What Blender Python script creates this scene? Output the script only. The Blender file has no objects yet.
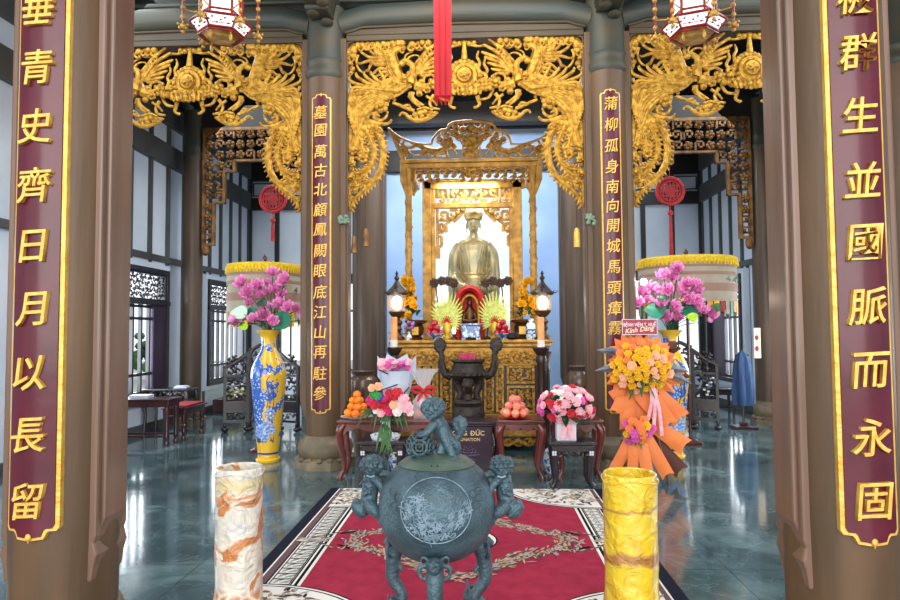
import bpy, math, random
from mathutils import Vector, Matrix, noise
R = math.radians
PI = math.pi
C = bpy.context.scene.collection
sc = bpy.context.scene

# ------------------------------------------------------------------ camera
CX, CH = 0.17, 1.785
cam_d = bpy.data.cameras.new('camera'); cam_d.sensor_width = 36; cam_d.lens = 26.0
cam_d.clip_start = 0.05; cam_d.clip_end = 300
cam = bpy.data.objects.new('camera', cam_d); C.objects.link(cam)
cam.location = (CX, 0, CH)
cam.rotation_euler = (R(90 + 2.72), R(.4), R(2.58))
sc.camera = cam
CM = cam.rotation_euler.to_matrix()
def P(px, py, Y):
    """world point seen at a photo position, at depth Y"""
    d = CM @ Vector((px - 450, 300 - py, -650))
    t = Y / d.y
    return Vector((CX + d.x * t, Y, CH + d.z * t))
def PF(px, py, z=0.0):
    d = CM @ Vector((px - 450, 300 - py, -650))
    t = (z - CH) / d.z
    return Vector((CX + d.x * t, d.y * t, z))

# ------------------------------------------------------------------ world, lights, exposure
sc.view_settings.view_transform = 'Standard'
sc.view_settings.look = 'None'
sc.view_settings.gamma = 1
sc.view_settings.use_curve_mapping = False
sc.view_settings.exposure = 0.15
w = bpy.data.worlds.new('sky'); sc.world = w; w.use_nodes = True
bg = w.node_tree.nodes['Background']
bg.inputs[0].default_value = (0.93, 0.965, 1.0, 1); bg.inputs[1].default_value = 1.35
def area(name, loc, rot, sx, sy, power, col=(1, 1, 1)):
    l = bpy.data.lights.new(name, 'AREA'); l.shape = 'RECTANGLE'; l.size = sx; l.size_y = sy
    l.energy = power; l.color = col
    o = bpy.data.objects.new(name, l); C.objects.link(o); o.location = loc; o.rotation_euler = rot
    return o
# daylight through the open front and side windows, plus added fills under the ceiling
area('daylight_front', (0, -9, 5.0), (R(82), 0, 0), 16, 8, 1900, (1, .955, .89))
area('fill_left', (-4.6, 9.5, 6.15), (0, R(-45), 0), 1.4, 13, 230, (.9, .96, 1))  # added fill under the ceiling, tilted inward; no opening there
area('fill_right', (4.6, 9.5, 6.15), (0, R(45), 0), 1.4, 13, 230, (.9, .96, 1))  # matching added fill under the right side of the ceiling
for sx in (-1, 1):                       # sky seen by each lattice window
    for yw, ww in ((6.1, 2.4), (10.97, 2.5), (15.27, 1.9)):
        area('window_daylight', (sx * 6.25, yw, 1.8), (0, R(90) * sx, 0), 2.1, ww, 170, (.86, .94, 1))
area('fill_middle', (0, 6.6, 6.15), (R(42), 0, 0), 3.2, 3, 120, (1, .97, .93))  # added fill below the beams, tilted to light friezes and altar
area('fill_altar_wall', (0, 11.2, 5.9), (R(8), 0, 0), 3.2, .8, 210, (.9, .95, 1))  # added fill above the altar to brighten the blue wall

# ------------------------------------------------------------------ helpers
def lin(c):
    c = c / 255.0
    return c / 12.92 if c <= .04045 else ((c + .055) / 1.055) ** 2.4
def rgb(r, g, b): return (lin(r), lin(g), lin(b), 1)
MATS = {}
def mat(name, col, rough=.5, metal=0, col2=None, scale=5, bump=0, bscale=None, stretch=None, spec=.5, emit=None, es=0, detail=4, contrast=(.35, .65), coat=0, alpha=1, trans=0):
    m = bpy.data.materials.new(name); m.use_nodes = True
    nt = m.node_tree; b = nt.nodes['Principled BSDF']
    b.inputs['Base Color'].default_value = col; b.inputs['Roughness'].default_value = rough
    b.inputs['Metallic'].default_value = metal; b.inputs['Specular IOR Level'].default_value = spec
    b.inputs['Coat Weight'].default_value = coat; b.inputs['Coat Roughness'].default_value = .12
    b.inputs['Alpha'].default_value = alpha; b.inputs['Transmission Weight'].default_value = trans
    if emit: b.inputs['Emission Color'].default_value = emit; b.inputs['Emission Strength'].default_value = es
    N = nt.nodes.new; L = nt.links.new
    tc = N('ShaderNodeTexCoord'); mp = N('ShaderNodeMapping'); L(tc.outputs['Object'], mp.inputs[0])
    if stretch: mp.inputs['Scale'].default_value = stretch
    if col2:
        n = N('ShaderNodeTexNoise'); n.inputs['Scale'].default_value = scale; n.inputs['Detail'].default_value = detail
        r = N('ShaderNodeValToRGB'); r.color_ramp.elements[0].position = contrast[0]; r.color_ramp.elements[1].position = contrast[1]
        r.color_ramp.elements[0].color = col; r.color_ramp.elements[1].color = col2
        L(mp.outputs[0], n.inputs[0]); L(n.outputs[0], r.inputs[0]); L(r.outputs[0], b.inputs['Base Color'])
    if bump:
        n2 = N('ShaderNodeTexNoise'); n2.inputs['Scale'].default_value = bscale or scale * 3; n2.inputs['Detail'].default_value = 5
        bp = N('ShaderNodeBump'); bp.inputs['Strength'].default_value = bump; bp.inputs['Distance'].default_value = .02
        L(mp.outputs[0], n2.inputs[0]); L(n2.outputs[0], bp.inputs['Height']); L(bp.outputs[0], b.inputs['Normal'])
    MATS[name] = m
    return m

class MB:
    def __init__(s): s.v = []; s.f = []; s.m = []; s.cur = 0; s.M = None
    def add(s, vs, fs, M=None):
        k = len(s.v)
        for p in vs:
            p = Vector(p)
            if M is not None: p = M @ p
            if s.M is not None: p = s.M @ p
            s.v.append(p)
        for f in fs: s.f.append([i + k for i in f]); s.m.append(s.cur)
        return s
    def box(s, x0, x1, y0, y1, z0, z1, M=None):
        vs = [(x, y, z) for x in (x0, x1) for y in (y0, y1) for z in (z0, z1)]
        return s.add(vs, [(0, 1, 3, 2), (4, 6, 7, 5), (0, 4, 5, 1), (2, 3, 7, 6), (0, 2, 6, 4), (1, 5, 7, 3)], M)
    def lathe(s, prof, seg=24, c=(0, 0, 0), M=None, sx=1, sy=1, wob=None):
        vs = []; fs = []
        for i, (r, z) in enumerate(prof):
            for k in range(seg):
                a = 2 * PI * k / seg; rr = r if wob is None else r * wob(a, z)
                vs.append((c[0] + rr * math.cos(a) * sx, c[1] + rr * math.sin(a) * sy, c[2] + z))
        n = len(prof)
        for i in range(n - 1):
            for k in range(seg):
                k2 = (k + 1) % seg
                fs.append((i * seg + k, i * seg + k2, (i + 1) * seg + k2, (i + 1) * seg + k))
        if prof[0][0] > 1e-6: fs.append(tuple(range(seg))[::-1])
        if prof[-1][0] > 1e-6: fs.append(tuple((n - 1) * seg + k for k in range(seg)))
        return s.add(vs, fs, M)
    def tube(s, pts, rad, seg=8, fy=1.0, up=(0, 1, 0), M=None, closed=False):
        """swept tube; rad number or list; cross-section scaled by fy along 'up' (for flat relief)"""
        pts = [Vector(p) for p in pts]; n = len(pts); up = Vector(up)
        if not hasattr(rad, '__len__'): rad = [rad] * n
        if len(rad) != n:
            rr = []
            for i in range(n):
                t = i / (n - 1) * (len(rad) - 1); a = int(min(t, len(rad) - 2)); rr.append(rad[a] + (rad[a + 1] - rad[a]) * (t - a))
            rad = rr
        vs = []; fs = []
        for i in range(n):
            t = (pts[(i + 1) % n if closed else min(i + 1, n - 1)] - pts[i - 1 if (i or closed) else 0])
            if t.length < 1e-9: t = Vector((0, 0, 1))
            t.normalize()
            sd = t.cross(up)
            if sd.length < .05: sd = t.cross(Vector((1, 0, .01)))
            sd.normalize(); nn = sd.cross(t)
            for k in range(seg):
                a = 2 * PI * k / seg
                vs.append(pts[i] + sd * math.cos(a) * rad[i] + nn * math.sin(a) * rad[i] * fy)
        for i in range(n if closed else n - 1):
            j = (i + 1) % n
            for k in range(seg):
                k2 = (k + 1) % seg
                fs.append((i * seg + k, j * seg + k, j * seg + k2, i * seg + k2))
        if not closed:
            fs.append(tuple(range(seg))); fs.append(tuple((n - 1) * seg + k for k in range(seg))[::-1])
        return s.add(vs, fs, M)
    def cyl(s, a, b, r, seg=12, r2=None): return s.tube([a, b], [r, r if r2 is None else r2], seg)
    def ell(s, c, r, seg=12, rings=8, M=None):
        if not hasattr(r, '__len__'): r = (r, r, r)
        vs = [(c[0], c[1], c[2] - r[2])]; fs = []
        for i in range(1, rings):
            t = PI * i / rings
            for k in range(seg):
                a = 2 * PI * k / seg
                vs.append((c[0] + r[0] * math.sin(t) * math.cos(a), c[1] + r[1] * math.sin(t) * math.sin(a), c[2] - r[2] * math.cos(t)))
        vs.append((c[0], c[1], c[2] + r[2])); top = len(vs) - 1
        for k in range(seg):
            k2 = (k + 1) % seg
            fs.append((0, 1 + k2, 1 + k))
            for i in range(rings - 2): fs.append((1 + i * seg + k, 1 + i * seg + k2, 1 + (i + 1) * seg + k2, 1 + (i + 1) * seg + k))
            fs.append((top, 1 + (rings - 2) * seg + k, 1 + (rings - 2) * seg + k2))
        return s.add(vs, fs, M)
    def prism(s, poly, y0, y1, M=None):
        """polygon in XZ extruded along Y"""
        n = len(poly)
        vs = [(x, y0, z) for x, z in poly] + [(x, y1, z) for x, z in poly]
        fs = [tuple(range(n)), tuple(range(2 * n - 1, n - 1, -1))] + [(i, i + n, (i + 1) % n + n, (i + 1) % n) for i in range(n)]
        return s.add(vs, fs, M)
    def frame(s, x0, x1, z0, z1, t, y0, y1, M=None):
        s.box(x0, x0 + t, y0, y1, z0, z1, M); s.box(x1 - t, x1, y0, y1, z0, z1, M)
        s.box(x0 + t, x1 - t, y0, y1, z0, z0 + t, M); s.box(x0 + t, x1 - t, y0, y1, z1 - t, z1, M)
        return s
    def flat(s, poly, z):
        """single flat polygon at height z (rug pattern)"""
        return s.add([(x, y, z) for x, y in poly], [tuple(range(len(poly)))])
    def build(s, name, ms, parent=None, smooth=True, bevel=0, remesh=0, loc=None, label=None, sub=0, disp=None):
        me = bpy.data.meshes.new(name)
        me.from_pydata([tuple(p) for p in s.v], [], s.f)
        if not isinstance(ms, (list, tuple)): ms = [ms]
        for m in ms: me.materials.append(MATS[m] if isinstance(m, str) else m)
        me.polygons.foreach_set('material_index', s.m)
        me.update()
        if smooth and not remesh:
            me.polygons.foreach_set('use_smooth', [True] * len(me.polygons)); me.set_sharp_from_angle(angle=R(38))
        o = bpy.data.objects.new(name, me); C.objects.link(o)
        if parent is not None: o.parent = parent
        if loc is not None: o.location = loc
        if label: o['label'] = label
        if remesh:
            md = o.modifiers.new('r', 'REMESH'); md.mode = 'VOXEL'; md.voxel_size = remesh; md.use_smooth_shade = True
            sm = o.modifiers.new('s', 'SMOOTH'); sm.iterations = 1; sm.factor = .5
        if bevel:
            md = o.modifiers.new('b', 'BEVEL'); md.width = bevel; md.segments = 2; md.limit_method = 'ANGLE'; md.angle_limit = R(40)
        if sub:
            md = o.modifiers.new('u', 'SUBSURF'); md.levels = sub; md.render_levels = sub
        return o
def tag(o, label, cat, group=None):
    o['label'] = label; o['category'] = cat
    if group: o['group'] = group
    return o
def thing(name, label, cat, loc=(0, 0, 0), rz=0, group=None):
    o = bpy.data.objects.new(name, None); C.objects.link(o); o.empty_display_size = .1
    o.location = loc; o.rotation_euler = (0, 0, rz)
    return tag(o, label, cat, group)
def struct(o): o['kind'] = 'structure'; return o
def copy_tree(o, parent=None):
    c = o.copy(); C.objects.link(c); c.parent = parent
    for ch in list(o.children): copy_tree(ch, c)
    return c
def dup(o, loc, rz=None, label=None, scale=None):
    c = copy_tree(o); c.location = loc
    if rz is not None: c.rotation_euler = (0, 0, rz)
    if label: c['label'] = label
    if scale: c.scale = scale if hasattr(scale, '__len__') else (scale,) * 3
    return c
def inst(name, o, parent, loc, rot=(0, 0, 0), sc_=1, mat_=None):
    """another part sharing the mesh of o"""
    c = bpy.data.objects.new(name, o.data if hasattr(o, 'data') else o); C.objects.link(c); c.parent = parent
    c.location = loc; c.rotation_euler = rot; c.scale = sc_ if hasattr(sc_, '__len__') else (sc_,) * 3
    return c
def spl(pts, n=24):
    """catmull-rom through points"""
    pts = [Vector(p) for p in pts]; out = []; m = len(pts)
    for i in range(n):
        t = i / (n - 1) * (m - 1); a = min(int(t), m - 2); f = t - a
        p0, p1, p2, p3 = pts[max(a - 1, 0)], pts[a], pts[a + 1], pts[min(a + 2, m - 1)]
        out.append(.5 * ((2 * p1) + (p2 - p0) * f + (2 * p0 - 5 * p1 + 4 * p2 - p3) * f * f + (3 * p1 - p0 - 3 * p2 + p3) * f ** 3))
    return out
def glyph(body, size, depth, bold=0.0):
    cu = bpy.data.curves.new('g', 'FONT'); cu.body = body; cu.size = size; cu.extrude = depth; cu.offset = bold
    cu.align_x = 'CENTER'; cu.align_y = 'CENTER'; cu.resolution_u = 3
    ob = bpy.data.objects.new('g', cu); C.objects.link(ob); bpy.context.view_layer.update()
    dg = bpy.context.evaluated_depsgraph_get()
    me = bpy.data.meshes.new_from_object(ob.evaluated_get(dg))
    bpy.data.objects.remove(ob); bpy.data.curves.remove(cu)
    vs = [v.co.copy() for v in me.vertices]
    if vs:
        cx = (min(v.x for v in vs) + max(v.x for v in vs)) / 2; cy = (min(v.y for v in vs) + max(v.y for v in vs)) / 2
        for v, c in zip(me.vertices, vs): v.co = (c.x - cx, -c.z, c.y - cy)   # stand upright facing -Y
    return me
def glyph_obj(name, body, size, depth, m, parent, loc, bold=0.0, slant=0, bend=None, sx=1):
    me = glyph(body, size, depth, bold)
    for v in me.vertices:
        v.co.x = v.co.x * sx + v.co.z * slant
        v.co.z += v.co.x * abs(slant) * .5
        if bend: v.co.y += bend - math.sqrt(max(bend * bend - v.co.x ** 2, 1e-6))
    me.materials.append(MATS[m])
    o = bpy.data.objects.new(name, me); C.objects.link(o); o.parent = parent; o.location = loc
    return o

# ------------------------------------------------------------------ materials
mat('wood', rgb(98, 72, 48), .52, 0, rgb(80, 60, 40), 2.5, .15, 9, (3, 3, .35), coat=.06)
mat('wood_red', rgb(122, 90, 74), .42, 0, rgb(104, 78, 62), 2.5, .12, 9, (3, 3, .3), coat=.25)
mat('wood_green', rgb(50, 60, 56), .5, 0, rgb(70, 64, 48), 1.6, .2, 8, (.35, 3, 3))
mat('wood_dark', rgb(40, 38, 38), .5, 0, rgb(30, 29, 30), 2, .15, 9, (1, 1, .5))
mat('wood_grey', rgb(84, 88, 88), .5, 0, rgb(70, 72, 72), 2, .1, 9)
mat('panel', rgb(222, 232, 244), .6, 0, rgb(204, 218, 236), .8, 0)
mat('plaster_blue', rgb(172, 202, 240), .75, 0, rgb(148, 182, 228), .9, 0)
mat('purple', rgb(92, 20, 40), .3, 0, rgb(74, 16, 34), 3, .08, 12, coat=.2, spec=.35)
mat('gold', rgb(216, 168, 62), .36, .55, rgb(152, 104, 28), 16, .7, 70)
mat('gold_paint', rgb(238, 194, 96), .4, .25, rgb(222, 168, 66), 18, .3, 50)
mat('gold_old', rgb(204, 158, 76), .42, .4, rgb(156, 114, 50), 9, .5, 50)
mat('gold_brown', rgb(158, 112, 58), .5, .25, rgb(96, 66, 36), 7, .4, 40)
mat('lacquer', rgb(92, 34, 30), .25, 0, rgb(66, 24, 22), 5, .1, coat=.3)
mat('ebony', rgb(40, 32, 38), .3, 0, rgb(26, 22, 28), 6, .3, 40, coat=.3)
mat('stone', rgb(128, 112, 88), .55, 0, rgb(98, 90, 72), 5, .4, 20)
mat('glow_white', rgb(255, 255, 255), .5, emit=(1, .97, .9, 1), es=3)
# ------------------------------------------------------------------ floor
def floor_mat():
    m = bpy.data.materials.new('marble'); m.use_nodes = True; nt = m.node_tree; b = nt.nodes['Principled BSDF']
    N = nt.nodes.new; L = nt.links.new
    tc = N('ShaderNodeTexCoord'); mp = N('ShaderNodeMapping'); L(tc.outputs['Object'], mp.inputs[0])
    n = N('ShaderNodeTexNoise'); n.inputs['Scale'].default_value = 1.3; n.inputs['Detail'].default_value = 8; n.inputs['Distortion'].default_value = 1.2
    L(mp.outputs[0], n.inputs[0])
    r = N('ShaderNodeValToRGB'); e = r.color_ramp.elements
    e[0].position = .3; e[0].color = rgb(50, 70, 74); e[1].position = .75; e[1].color = rgb(122, 146, 148)
    x = e.new(.52); x.color = rgb(76, 100, 104)
    L(n.outputs[0], r.inputs[0])
    v = N('ShaderNodeTexNoise'); v.inputs['Scale'].default_value = 2.1; v.inputs['Detail'].default_value = 10; v.inputs['Distortion'].default_value = 2.5
    L(mp.outputs[0], v.inputs[0])
    vr = N('ShaderNodeValToRGB'); e = vr.color_ramp.elements; e[0].position = .485; e[0].color = (0, 0, 0, 1); e[1].position = .515; e[1].color = (0, 0, 0, 1)
    x = e.new(.5); x.color = (.16, .16, .16, 1)
    L(v.outputs[0], vr.inputs[0])
    mx = N('ShaderNodeMixRGB'); mx.blend_type = 'MIX'; mx.inputs[2].default_value = rgb(190, 205, 208); L(vr.outputs[0], mx.inputs[0]); L(r.outputs[0], mx.inputs[1])
    br = N('ShaderNodeTexBrick'); br.offset = 0; br.inputs['Scale'].default_value = 1
    br.inputs['Brick Width'].default_value = 1.0; br.inputs['Row Height'].default_value = 1.0; br.inputs['Mortar Size'].default_value = .004
    br.inputs['Color1'].default_value = (1, 1, 1, 1); br.inputs['Color2'].default_value = (.82, .84, .86, 1); br.inputs['Mortar'].default_value = (.35, .35, .35, 1)
    L(mp.outputs[0], br.inputs[0])
    mm = N('ShaderNodeMixRGB'); mm.blend_type = 'MULTIPLY'; mm.inputs[0].default_value = 1; L(mx.outputs[0], mm.inputs[1]); L(br.outputs[0], mm.inputs[2])
    L(mm.outputs[0], b.inputs['Base Color']); b.inputs['Roughness'].default_value = .1; b.inputs['IOR'].default_value = 1.5
    b.inputs['Specular IOR Level'].default_value = .6
    n3 = N('ShaderNodeTexNoise'); n3.inputs['Scale'].default_value = 3; L(mp.outputs[0], n3.inputs[0])
    bp = N('ShaderNodeBump'); bp.inputs['Strength'].default_value = .05; bp.inputs['Distance'].default_value = .02; L(n3.outputs[0], bp.inputs['Height']); L(bp.outputs[0], b.inputs['Normal'])
    MATS['marble'] = m
floor_mat()
struct(MB().box(-7, 7, -5, 17.2, -.2, 0).build('floor', 'marble', smooth=False))
mat('stone_pave', rgb(170, 170, 165), .8, 0, rgb(140, 142, 138), 2)
mat('hedge', rgb(80, 120, 60), .8, 0, rgb(40, 80, 36), 3, .5, 12)
struct(MB().box(-40, 40, -30, 45, -.6, -.2).build('ground', 'stone_pave', smooth=False))

# ------------------------------------------------------------------ side walls
XW = 5.9
def side_wall(s, name, near_leaf):
    """s=-1 left, +1 right. Posts, rails and pale panels, with framed lattice windows"""
    X0 = XW * s; X1 = (XW + .12) * s
    xa, xb = min(X0, X1), max(X0, X1)
    wins = [(4.8, 7.4), (9.6, 12.34), (14.2, 16.35)]
    secs = [(.3, 3.0, 4), (3.5, 8.4, 7), (9.0, 13.12, 6), (13.82, 16.9, 5)]
    pn = MB(); fr = MB()
    xi = (XW + .05) * s
    def slab(mb, y0, y1, z0, z1, d0, d1):
        a, b = (XW + d0) * s, (XW + d1) * s
        mb.box(min(a, b), max(a, b), y0, y1, z0, z1)
    for (a, b, n) in secs:
        p = (b - a) / n
        for k in range(n):
            y0 = a + k * p + .045; y1 = a + (k + 1) * p - .045
            slab(pn, y0 - .04, y1 + .04, 3.2, 5.12, .05, .1)
            slab(pn, y0 - .04, y1 + .04, 5.42, 5.92, .05, .1)
            for (z0, z1) in ((3.26, 5.05), (5.47, 5.86)):   # inner moulding round each panel
                slab(fr, y0, y0 + .015, z0, z1, .03, .06); slab(fr, y1 - .015, y1, z0, z1, .03, .06)
        for k in range(n + 1):
            slab(fr, a + k * p - .045, a + k * p + .045, 3.1, 6.0, 0, .12)
        slab(fr, a, b, 3.14, 3.26, -.02, .14); slab(fr, a, b, 5.05, 5.47, -.05, .14); slab(fr, a, b, 5.86, 6.3, -.05, .14)
        # lower zone: pale panels around the windows
        cuts = [a] + [v for w_ in wins if a <= w_[0] < b for v in w_] + [b]
        for i in range(0, len(cuts) - 1):
            c0, c1 = cuts[i], cuts[i + 1]
            iswin = any(abs(c0 - w_[0]) < .01 for w_ in wins)
            if iswin:
                slab(pn, c0, c1, 0, .6, .03, .12); slab(pn, c0, c1, 2.98, 3.14, .03, .12)
            elif c1 - c0 > .02:
                slab(pn, c0, c1, 0, 3.14, .05, .1)
                slab(fr, c0, c0 + .06, 0, 3.14, 0, .12); slab(fr, c1 - .06, c1, 0, 3.14, 0, .12)
        slab(fr, a, b, 0, .14, -.01, .12)
    struct(pn.build(name, 'panel', smooth=False))
    return fr
fl = side_wall(-1, 'wall_left', 1); struct(fl.build('trim_1', 'wood_grey', smooth=False, bevel=.008))
frr = side_wall(1, 'wall_right', 0); struct(frr.build('trim_2', 'wood_grey', smooth=False, bevel=.008))
wn = [0]
mat('lattice', rgb(44, 44, 54), .45, 0, rgb(34, 34, 42), 3)
mat('shutter', rgb(66, 50, 74), .4, 0, rgb(50, 38, 58), 2, stretch=(1, 1, .4))
def scrolls(mb, x0, x1, z0, z1, y, r, seed, cell=.12, fx=1):
    """openwork of small leafy scrolls filling a rectangle in the XZ plane"""
    rnd = random.Random(seed)
    nx = max(1, round((x1 - x0) / cell)); nz = max(1, round((z1 - z0) / cell)); cx = (x1 - x0) / nx; cz = (z1 - z0) / nz
    for i in range(nx):
        for k in range(nz):
            ox = x0 + (i + .5) * cx; oz = z0 + (k + .5) * cz; a0 = rnd.uniform(0, 6.3); dr = rnd.choice((-1, 1)); R0 = min(cx, cz) * .5
            pts = [(ox + R0 * (1.15 - .85 * t) * math.cos(a0 + dr * t * 5.2), y, oz + R0 * (1.15 - .85 * t) * math.sin(a0 + dr * t * 5.2)) for t in [j / 9 for j in range(10)]]
            mb.tube(pts, [r, r * 1.3, r * .7], 5)
            a = a0 + 2.5
            mb.tube([(ox, y, oz), (ox + R0 * 1.3 * math.cos(a), y, oz + R0 * 1.3 * math.sin(a))], [r * 1.6, r * .6], 5)
def window(s, y0, y1, leafs=()):
    wn[0] += 1
    r = bpy.data.objects.new('window_%d' % wn[0], None); C.objects.link(r); struct(r)
    r.location = (XW * s, 0, 0); r.rotation_euler = (0, 0, R(90))     # local x -> world y, local y -> -world x
    q = -s                                                           # local +y*q points outside
    z0, z1 = .6, 2.98
    f = MB(); f.frame(y0, y1, z0, z1, .09, -.08, .14); f.box(y0, y1, -.1, .14, 2.3, 2.38); f.box(y0 + .05, y1 - .05, -.12 if q < 0 else .0, 0.0 if q < 0 else .12, z0 - .06, z0 + .02)
    f.frame(y0 + .09, y1 - .09, 2.38, 2.89, .035, -.05, .05)
    o = f.build('window_frame', 'lattice', r, smooth=False, bevel=.006)
    n = max(4, round((y1 - y0 - .2) / .27)); p = (y1 - y0 - .18) / n
    m = MB()
    for k in range(1, n): m.box(y0 + .09 + k * p - .025, y0 + .09 + k * p + .025, -.03, .03, .69, 2.3)
    for z in (.69, 1.02, 2.02, 2.24): m.box(y0 + .09, y1 - .09, -.028, .028, z, z + .05)
    m.build('lattice', 'lattice', r, smooth=False)
    g = MB(); scrolls(g, y0 + .12, y1 - .12, 2.42, 2.86, 0, .012, wn[0], .1); g.build('carved_grille', 'lattice', r)
    for (a, b) in leafs:
        MB().box(a, b, -.05, .05, .69, 2.3).build('shutter', 'shutter', r, smooth=False, bevel=.01)
    MB().frame(y0 - .1, y1 + .1, z0 - .1, z1 + .1, .1, -.03, .1).build('casing', 'panel', r, smooth=False)
window(-1, 4.8, 7.4); window(-1, 9.6, 12.34, [(11.78, 12.26)]); window(-1, 14.2, 16.35)
window(1, 4.8, 7.4); window(1, 9.6, 12.34); window(1, 14.2, 16.35, [(15.4, 16.25)])

# back wall
bw = MB(); bf = MB()
YB = 16.9
bw.box(-XW - .1, XW + .1, YB + .05, YB + .12, 3.2, 6.0)
for i in range(17):
    x = -XW + i * (2 * XW / 16)
    bf.box(x - .055, x + .055, YB - .03, YB + .12, 0, 6)
for (z0, z1) in ((3.1, 3.3), (5.02, 5.34), (5.8, 6.3), (0, .15)): bf.box(-XW, XW, YB - .05, YB + .12, z0, z1)
for i in range(16):
    x = -XW + i * (2 * XW / 16)
    bw.box(x, x + 2 * XW / 16, YB + .05, YB + .12, 0, .75)
    bf.frame(x + .08, x + .66, 5.4, 5.75, .02, YB, YB + .06)
    if i % 2 == 0 or 5 < i < 10: bw.box(x, x + 2 * XW / 16, YB + .05, YB + .12, .75, 3.2)
    else:
        bf.frame(x + .05, x + .69, .75, 3.1, .06, YB, YB + .1); bf.box(x + .05, x + .69, YB + .02, YB + .06, 2.3, 2.36); bf.box(x + .35, x + .39, YB + .02, YB + .06, .75, 2.3)
struct(bw.build('wall_back', 'panel', smooth=False)); struct(bf.build('trim_3', 'wood_dark', smooth=False))
# blue wall behind the altar, between the rear pillars
YC = 13.25
struct(MB().box(-2.1, 2.2, YC, YC + .15, 0, 6.0).build('wall_altar', 'plaster_blue', smooth=False))
struct(MB().box(-2.1, 2.2, YC - .1, YC + .25, 5.05, 5.5).box(-2.1, 2.2, YC - .1, YC + .25, 5.93, 6.3).box(-.0, .06, YC - .04, YC, 5.5, 5.93).build('trim_4', 'wood_dark', smooth=False, bevel=.01))
# roof
struct(MB().box(-7, 7, -1.5, 17.2, 7.4, 7.5).build('ceiling', 'wood_dark', smooth=False))
fr = MB()
for s in (-1, 1):
    a, b = XW * s, (XW + .12) * s
    fr.box(min(a, b), max(a, b), .3, 17, 6.3, 7.4)
fr.box(-XW, XW, YB, YB + .12, 6.3, 7.4)
struct(fr.build('trim_5', 'wood_dark', smooth=False))
# roof beams (structure)
rb = MB()
for x in (-5.7, -1.9, 1.9, 5.7):
    rb.box(x - .16, x + .16, -.5, 8.5, 6.28, 6.62); rb.box(x - .13, x + .13, 8.5, 16.9, 6.35, 6.62)
for y in (5.0, 6.8, 10.6, 14.8): rb.tube([(-6, y, 6.85), (6, y, 6.85)], .13, 10)
struct(rb.build('roof_beams', 'wood_dark', bevel=0))

# ------------------------------------------------------------------ pillars
def pillar_obj(x, y, label, r=.27, front=True, jl=True, jr=True, zj=.74, top=6.2, wood='wood', greens=True):
    t = thing('pillar', label, 'pillar', (x, y, 0), group='round wooden temple pillars')
    MB().lathe([(r * .97, .4), (r, .9), (r * 1.01, 3), (r * .98, 5.2)], 40).build('shaft', wood, t)
    MB().lathe([(r * .99, 5.2), (r * 1.06, 5.24), (r * 1.06, 5.3), (r * 1.0, 5.34), (r * 1.0, 5.42), (r * 1.05, 5.45), (r, 5.5), (r * .98, top)], 36).build('capital', 'wood_green', t)
    b = MB()
    b.lathe([(r * 1.15, .13), (r * 1.3, .17), (r * 1.36, .24), (r * 1.3, .33), (r * 1.08, .38), (r * 1.04, .42)], 32)
    b.lathe([(r * 1.5, 0), (r * 1.5, .07), (r * 1.42, .12), (r * 1.2, .15)], 8, M=Matrix.Rotation(PI / 8, 4, 'Z'))
    for k in range(16):
        a = 2 * PI * k / 16; b.ell((math.cos(a) * r * 1.3, math.sin(a) * r * 1.3, .12), (.05, .05, .035), 8, 5)
    b.build('lotus_base', 'stone', t)
    for s, on in ((-1, jl), (1, jr)):
        if not on: continue
        j = MB()
        # profile in X-Z with stepped lower end, extruded in Y
        for (xo, hy, zz) in ((r + .015, .14, zj), (r + .055, .11, zj + .02)):
            pass
        zt = 5.76
        x0, x1, x2 = (r - .08, r - .01, r + .012) if y < 5 else (r - .08, r + .03, r + .055)
        poly = [(x0, zj - .16), (x0 + .05, zj - .16), (x0 + .06, zj - .08), (x0 + .075, zj - .03), (x1 - .01, zj + .03), (x1, zj + .06), (x1, zt), (x0, zt)]
        poly = [(px * s, pz) for px, pz in poly]
        if s < 0: poly = poly[::-1]
        j.prism(poly, -.14, .14)
        poly = [(x0, zj), (x1, zj + .07), (x2 - .015, zj + .1), (x2, zj + .14), (x2, zt), (x0, zt)]
        poly = [(px * s, pz) for px, pz in poly]
        if s < 0: poly = poly[::-1]
        j.prism(poly, -.1, .1)
        j.build('jamb', 'wood_red' if y < 5 else wood, t, smooth=False, bevel=.012)
    return t
pL = pillar_obj(-1.935, 3.26, r=.25, label='near left pillar carrying the wide couplet board ending in 留', wood='wood')
pR = pillar_obj(1.895, 3.26, r=.25, label='near right pillar carrying the wide couplet board ending in 固', wood='wood')
pillar_obj(-1.9, 8.7, 'middle left pillar with the narrow couplet board, beside the table of oranges')
pillar_obj(1.9, 8.7, 'middle right pillar with the narrow couplet board, behind the orange flower stand')
pillar_obj(-5.7, 8.7, 'outer left pillar of the middle row, mostly hidden by the near left pillar')
pillar_obj(5.7, 8.7, 'outer right pillar of the middle row, mostly hidden by the near right pillar')
mat('wood_brown', rgb(88, 68, 50), .55, 0, rgb(66, 52, 40), 2.2, .12, 9, (3, 3, .3), coat=.1)
pillar_obj(-1.98, 12.7, 'rear left pillar beside the blue wall behind the altar', wood='wood_brown')
pillar_obj(2.06, 12.7, 'rear right pillar beside the blue wall behind the altar', wood='wood_brown')
pillar_obj(-5.5, 12.6, 'rear outer left pillar between the two tall panelled windows', r=.19, wood='wood_brown', jl=False, jr=False)
pillar_obj(5.6, 12.6, 'rear outer right pillar beside the blue cloth on its stand', r=.19, wood='wood_brown', jl=False, jr=False)

mat('wood_lintel', rgb(80, 66, 46), .6, 0, rgb(64, 54, 38), 2.5, .15, 9, (.35, 3, 3))
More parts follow.
